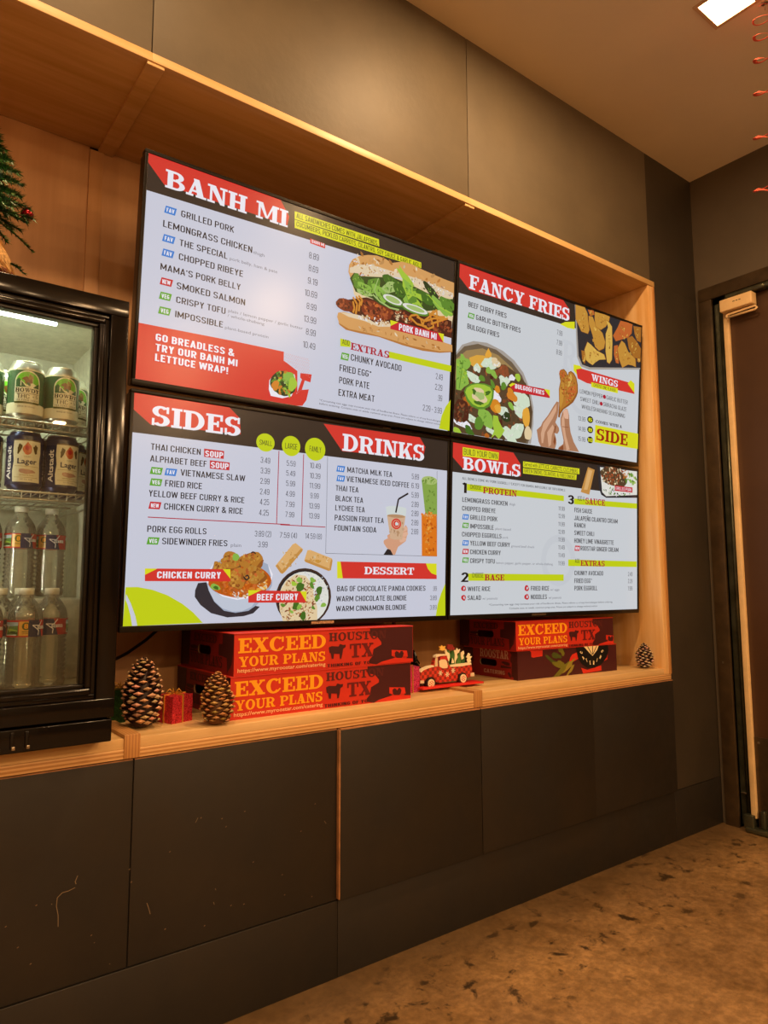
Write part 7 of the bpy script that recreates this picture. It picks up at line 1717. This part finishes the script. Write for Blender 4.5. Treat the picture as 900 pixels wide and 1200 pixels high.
bs = [(-2.575, .010, .742, .62, 'clear water bottle with an orange label block, in front near the middle'), (-2.520, .053, .742, -.08, 'clear water bottle with a navy and red label, nearest the right wall'), (-2.613, .068, .742, .5, 'clear water bottle behind the front one, left'),
      (-2.6455, .008, .742, .55, 'clear water bottle at the left edge of the picture, front row'), (-2.565, .116, .742, .2, 'clear water bottle in the second row, right'), (-2.680, .070, .742, .3, 'clear water bottle left of the view, second row'), (-2.712, .006, .742, .2, 'clear water bottle left of the view, front row'),
      (-2.560, .200, .922, .45, 'clear water bottle standing on the rear step, right one'), (-2.495, .215, .922, .1, 'clear water bottle standing on the rear step in the right corner'), (-2.628, .200, .922, .5, 'clear water bottle standing on the rear step, middle one'), (-2.698, .205, .922, .7, 'clear water bottle standing on the rear step, left one')]
c0 = None
for x, y, z, rz, lab in bs:
    c = make_bottle() if c0 is None else copy_tree(c0)
    c0 = c0 or c; c.location = (x, y, z+.0033); c.rotation_euler = (0, 0, rz); tag(c, lab, 'water bottle', 'water bottles in the cooler')

# ------------------------------------------------------------------ little tree on the cooler
tt = empty('tabletop_tree', (-2.692, .012, FZ1+.0005)); tag(tt, 'small green glitter christmas tree with a burlap base on top of the cooler', 'christmas tree')
m_needle = vcol_mat('tinsel_needle', .3, metal=.25); rnd = random.Random(21); q = MB()
def branch(p0, p1, r, nn, sz):
    p0 = Vector(p0); p1 = Vector(p1); q.tube([p0, (p0+p1)/2+Vector((0, 0, .004)), p1], .0012, 3, lin('2a2412'))
    d = (p1-p0).normalized()
    for i in range(nn):
        u = rnd.random(); c = p0.lerp(p1, u)+Vector((0, 0, .004*4*u*(1-u))); a = Vector((rnd.gauss(0, 1), rnd.gauss(0, 1), rnd.gauss(0, 1))); a = (a - d*a.dot(d)).normalized()*.8 + d*.6
        a = a.normalized()*sz*rnd.uniform(.7, 1.2); s = a.cross(d).normalized()*.0013
        g = rnd.random(); col = lin(('1c4a1c', '2c6a24', '123414', '8aa070' if g > .9 else '245c20')[rnd.randrange(4)])
        q.face([c-s, c+s, c+a], col)
for i in range(150):
    u = i/150; z = .125+.20*u; a = i*2.4; rr = (.088*(1-u)**.7+.010)*rnd.uniform(.7, 1.08)
    branch((0, 0, z+.018), (cos(a)*rr, sin(a)*rr, z-.004), rr, int(60+90*(1-u)), .014)
branch((.02, 0, .155), (.080, -.005, .140), .1, 170, .009); branch((.03, -.01, .125), (.094, -.015, .078), .1, 200, .008); branch((.05, -.02, .04), (.075, -.045, .016), .1, 90, .008)
tag(q.build('foliage', m_needle, tt, colors=True), kind='stuff')
q = MB(); q.lathe([(.001, 0), (.006, 0), (.005, .25), (.001, .33)], 8, col=lin('3a2814')); q.build('trunk', m_vcol, tt, colors=True)
q = MB(); q.lathe([(.001, 0), (.062, .002), (.066, .012), (.056, .050), (.036, .086), (.014, .100), (.006, .104)], 20, col=lin('b08850')); rnd = random.Random(2)
for i in range(420):
    a = rnd.uniform(0, 6.28); z = rnd.uniform(.006, .085); r = .068-.40*max(0, z-.014); q.tube([(cos(a)*r, sin(a)*r, z), (cos(a+.15)*(r+.004), sin(a+.15)*(r+.004), z-.012)], .0009, 3, lin(('c89c5c', 'dcb878', '9a7440')[i % 3]))
bb = q.build('burlap_base', M('burlap', 'b89058', .8, noise=.4, nscale=160, bump=.5, bscale=220), tt, colors=True)
q = MB(); q.lathe([(.062, .001), (.0685, .003), (.0675, .014), (.060, .012)], 20, col=lin('5a1418')); q.build('ribbon', m_vcol, tt, colors=True)
q = MB()
q.lathe([(.0005, -.012)]+[(.0125*cos(radians(a)), .0125*sin(radians(a))) for a in range(-75, 80, 15)]+[(.0005, .0125)], 20, (0, 0, 0)); q.lathe([(.003, .012), (.003, .016), (.0005, .017)], 8)
b = q.build('bauble', M('red_bauble', '9a1020', .15, metal=.7), tt); b.location = (.082, .003, .162)

# ------------------------------------------------------------------ hanging foil spiral
def foil_spiral():
    t = empty('foil_spiral', (-.7237, -.6513, CEIL)); tag(t, 'red foil spiral hanging from the ceiling at the right edge of the picture', 'hanging decoration')
    q = MB(); drop = [.012, .058, .112, .191, .300, .444, .612, .80]; rad = [.020, .040, .043, .048, .054, .063, .073, .080]
    aL = math.atan2(.6, -.8); n = 420; turns = 6.6; prev = None
    for i in range(n+1):
        u = turns*i/n; k = min(int(u), 6); f = u-k; z = -(drop[k]+(drop[k+1]-drop[k])*f); R = rad[k]+(rad[k+1]-rad[k])*f
        cusp = abs(sin(pi*u)); sharp = min(1, u/2.5); r = R*(1-.42*sharp*cusp**.7); a = 2*pi*u+aL
        wd = .0018+.014*sharp*(1-cusp)**2.5 + .001*sharp
        o = Vector((cos(a)*r, sin(a)*r, z)); inn = Vector((cos(a)*(r-wd), sin(a)*(r-wd), z+wd*.6))
        if prev: q.face([prev[0], o, inn, prev[1]], (1, 1, 1), 0, True)
        prev = (o, inn)
    o = q.build('foil_ribbon', M('red_foil', 'd0523c', .4, metal=.3, noise=.2, nscale=40), t)
    s = o.modifiers.new('thickness', 'SOLIDIFY'); s.thickness = .0008
    q = MB(); q.tube([(0, 0, 0), (.004, 0, -.008), (.010, .004, -.016)], .0015, 6); q.lathe([(.0005, -.002), (.010, -.002), (.010, 0)], 12); q.build('hook', m_steel, t)
foil_spiral()
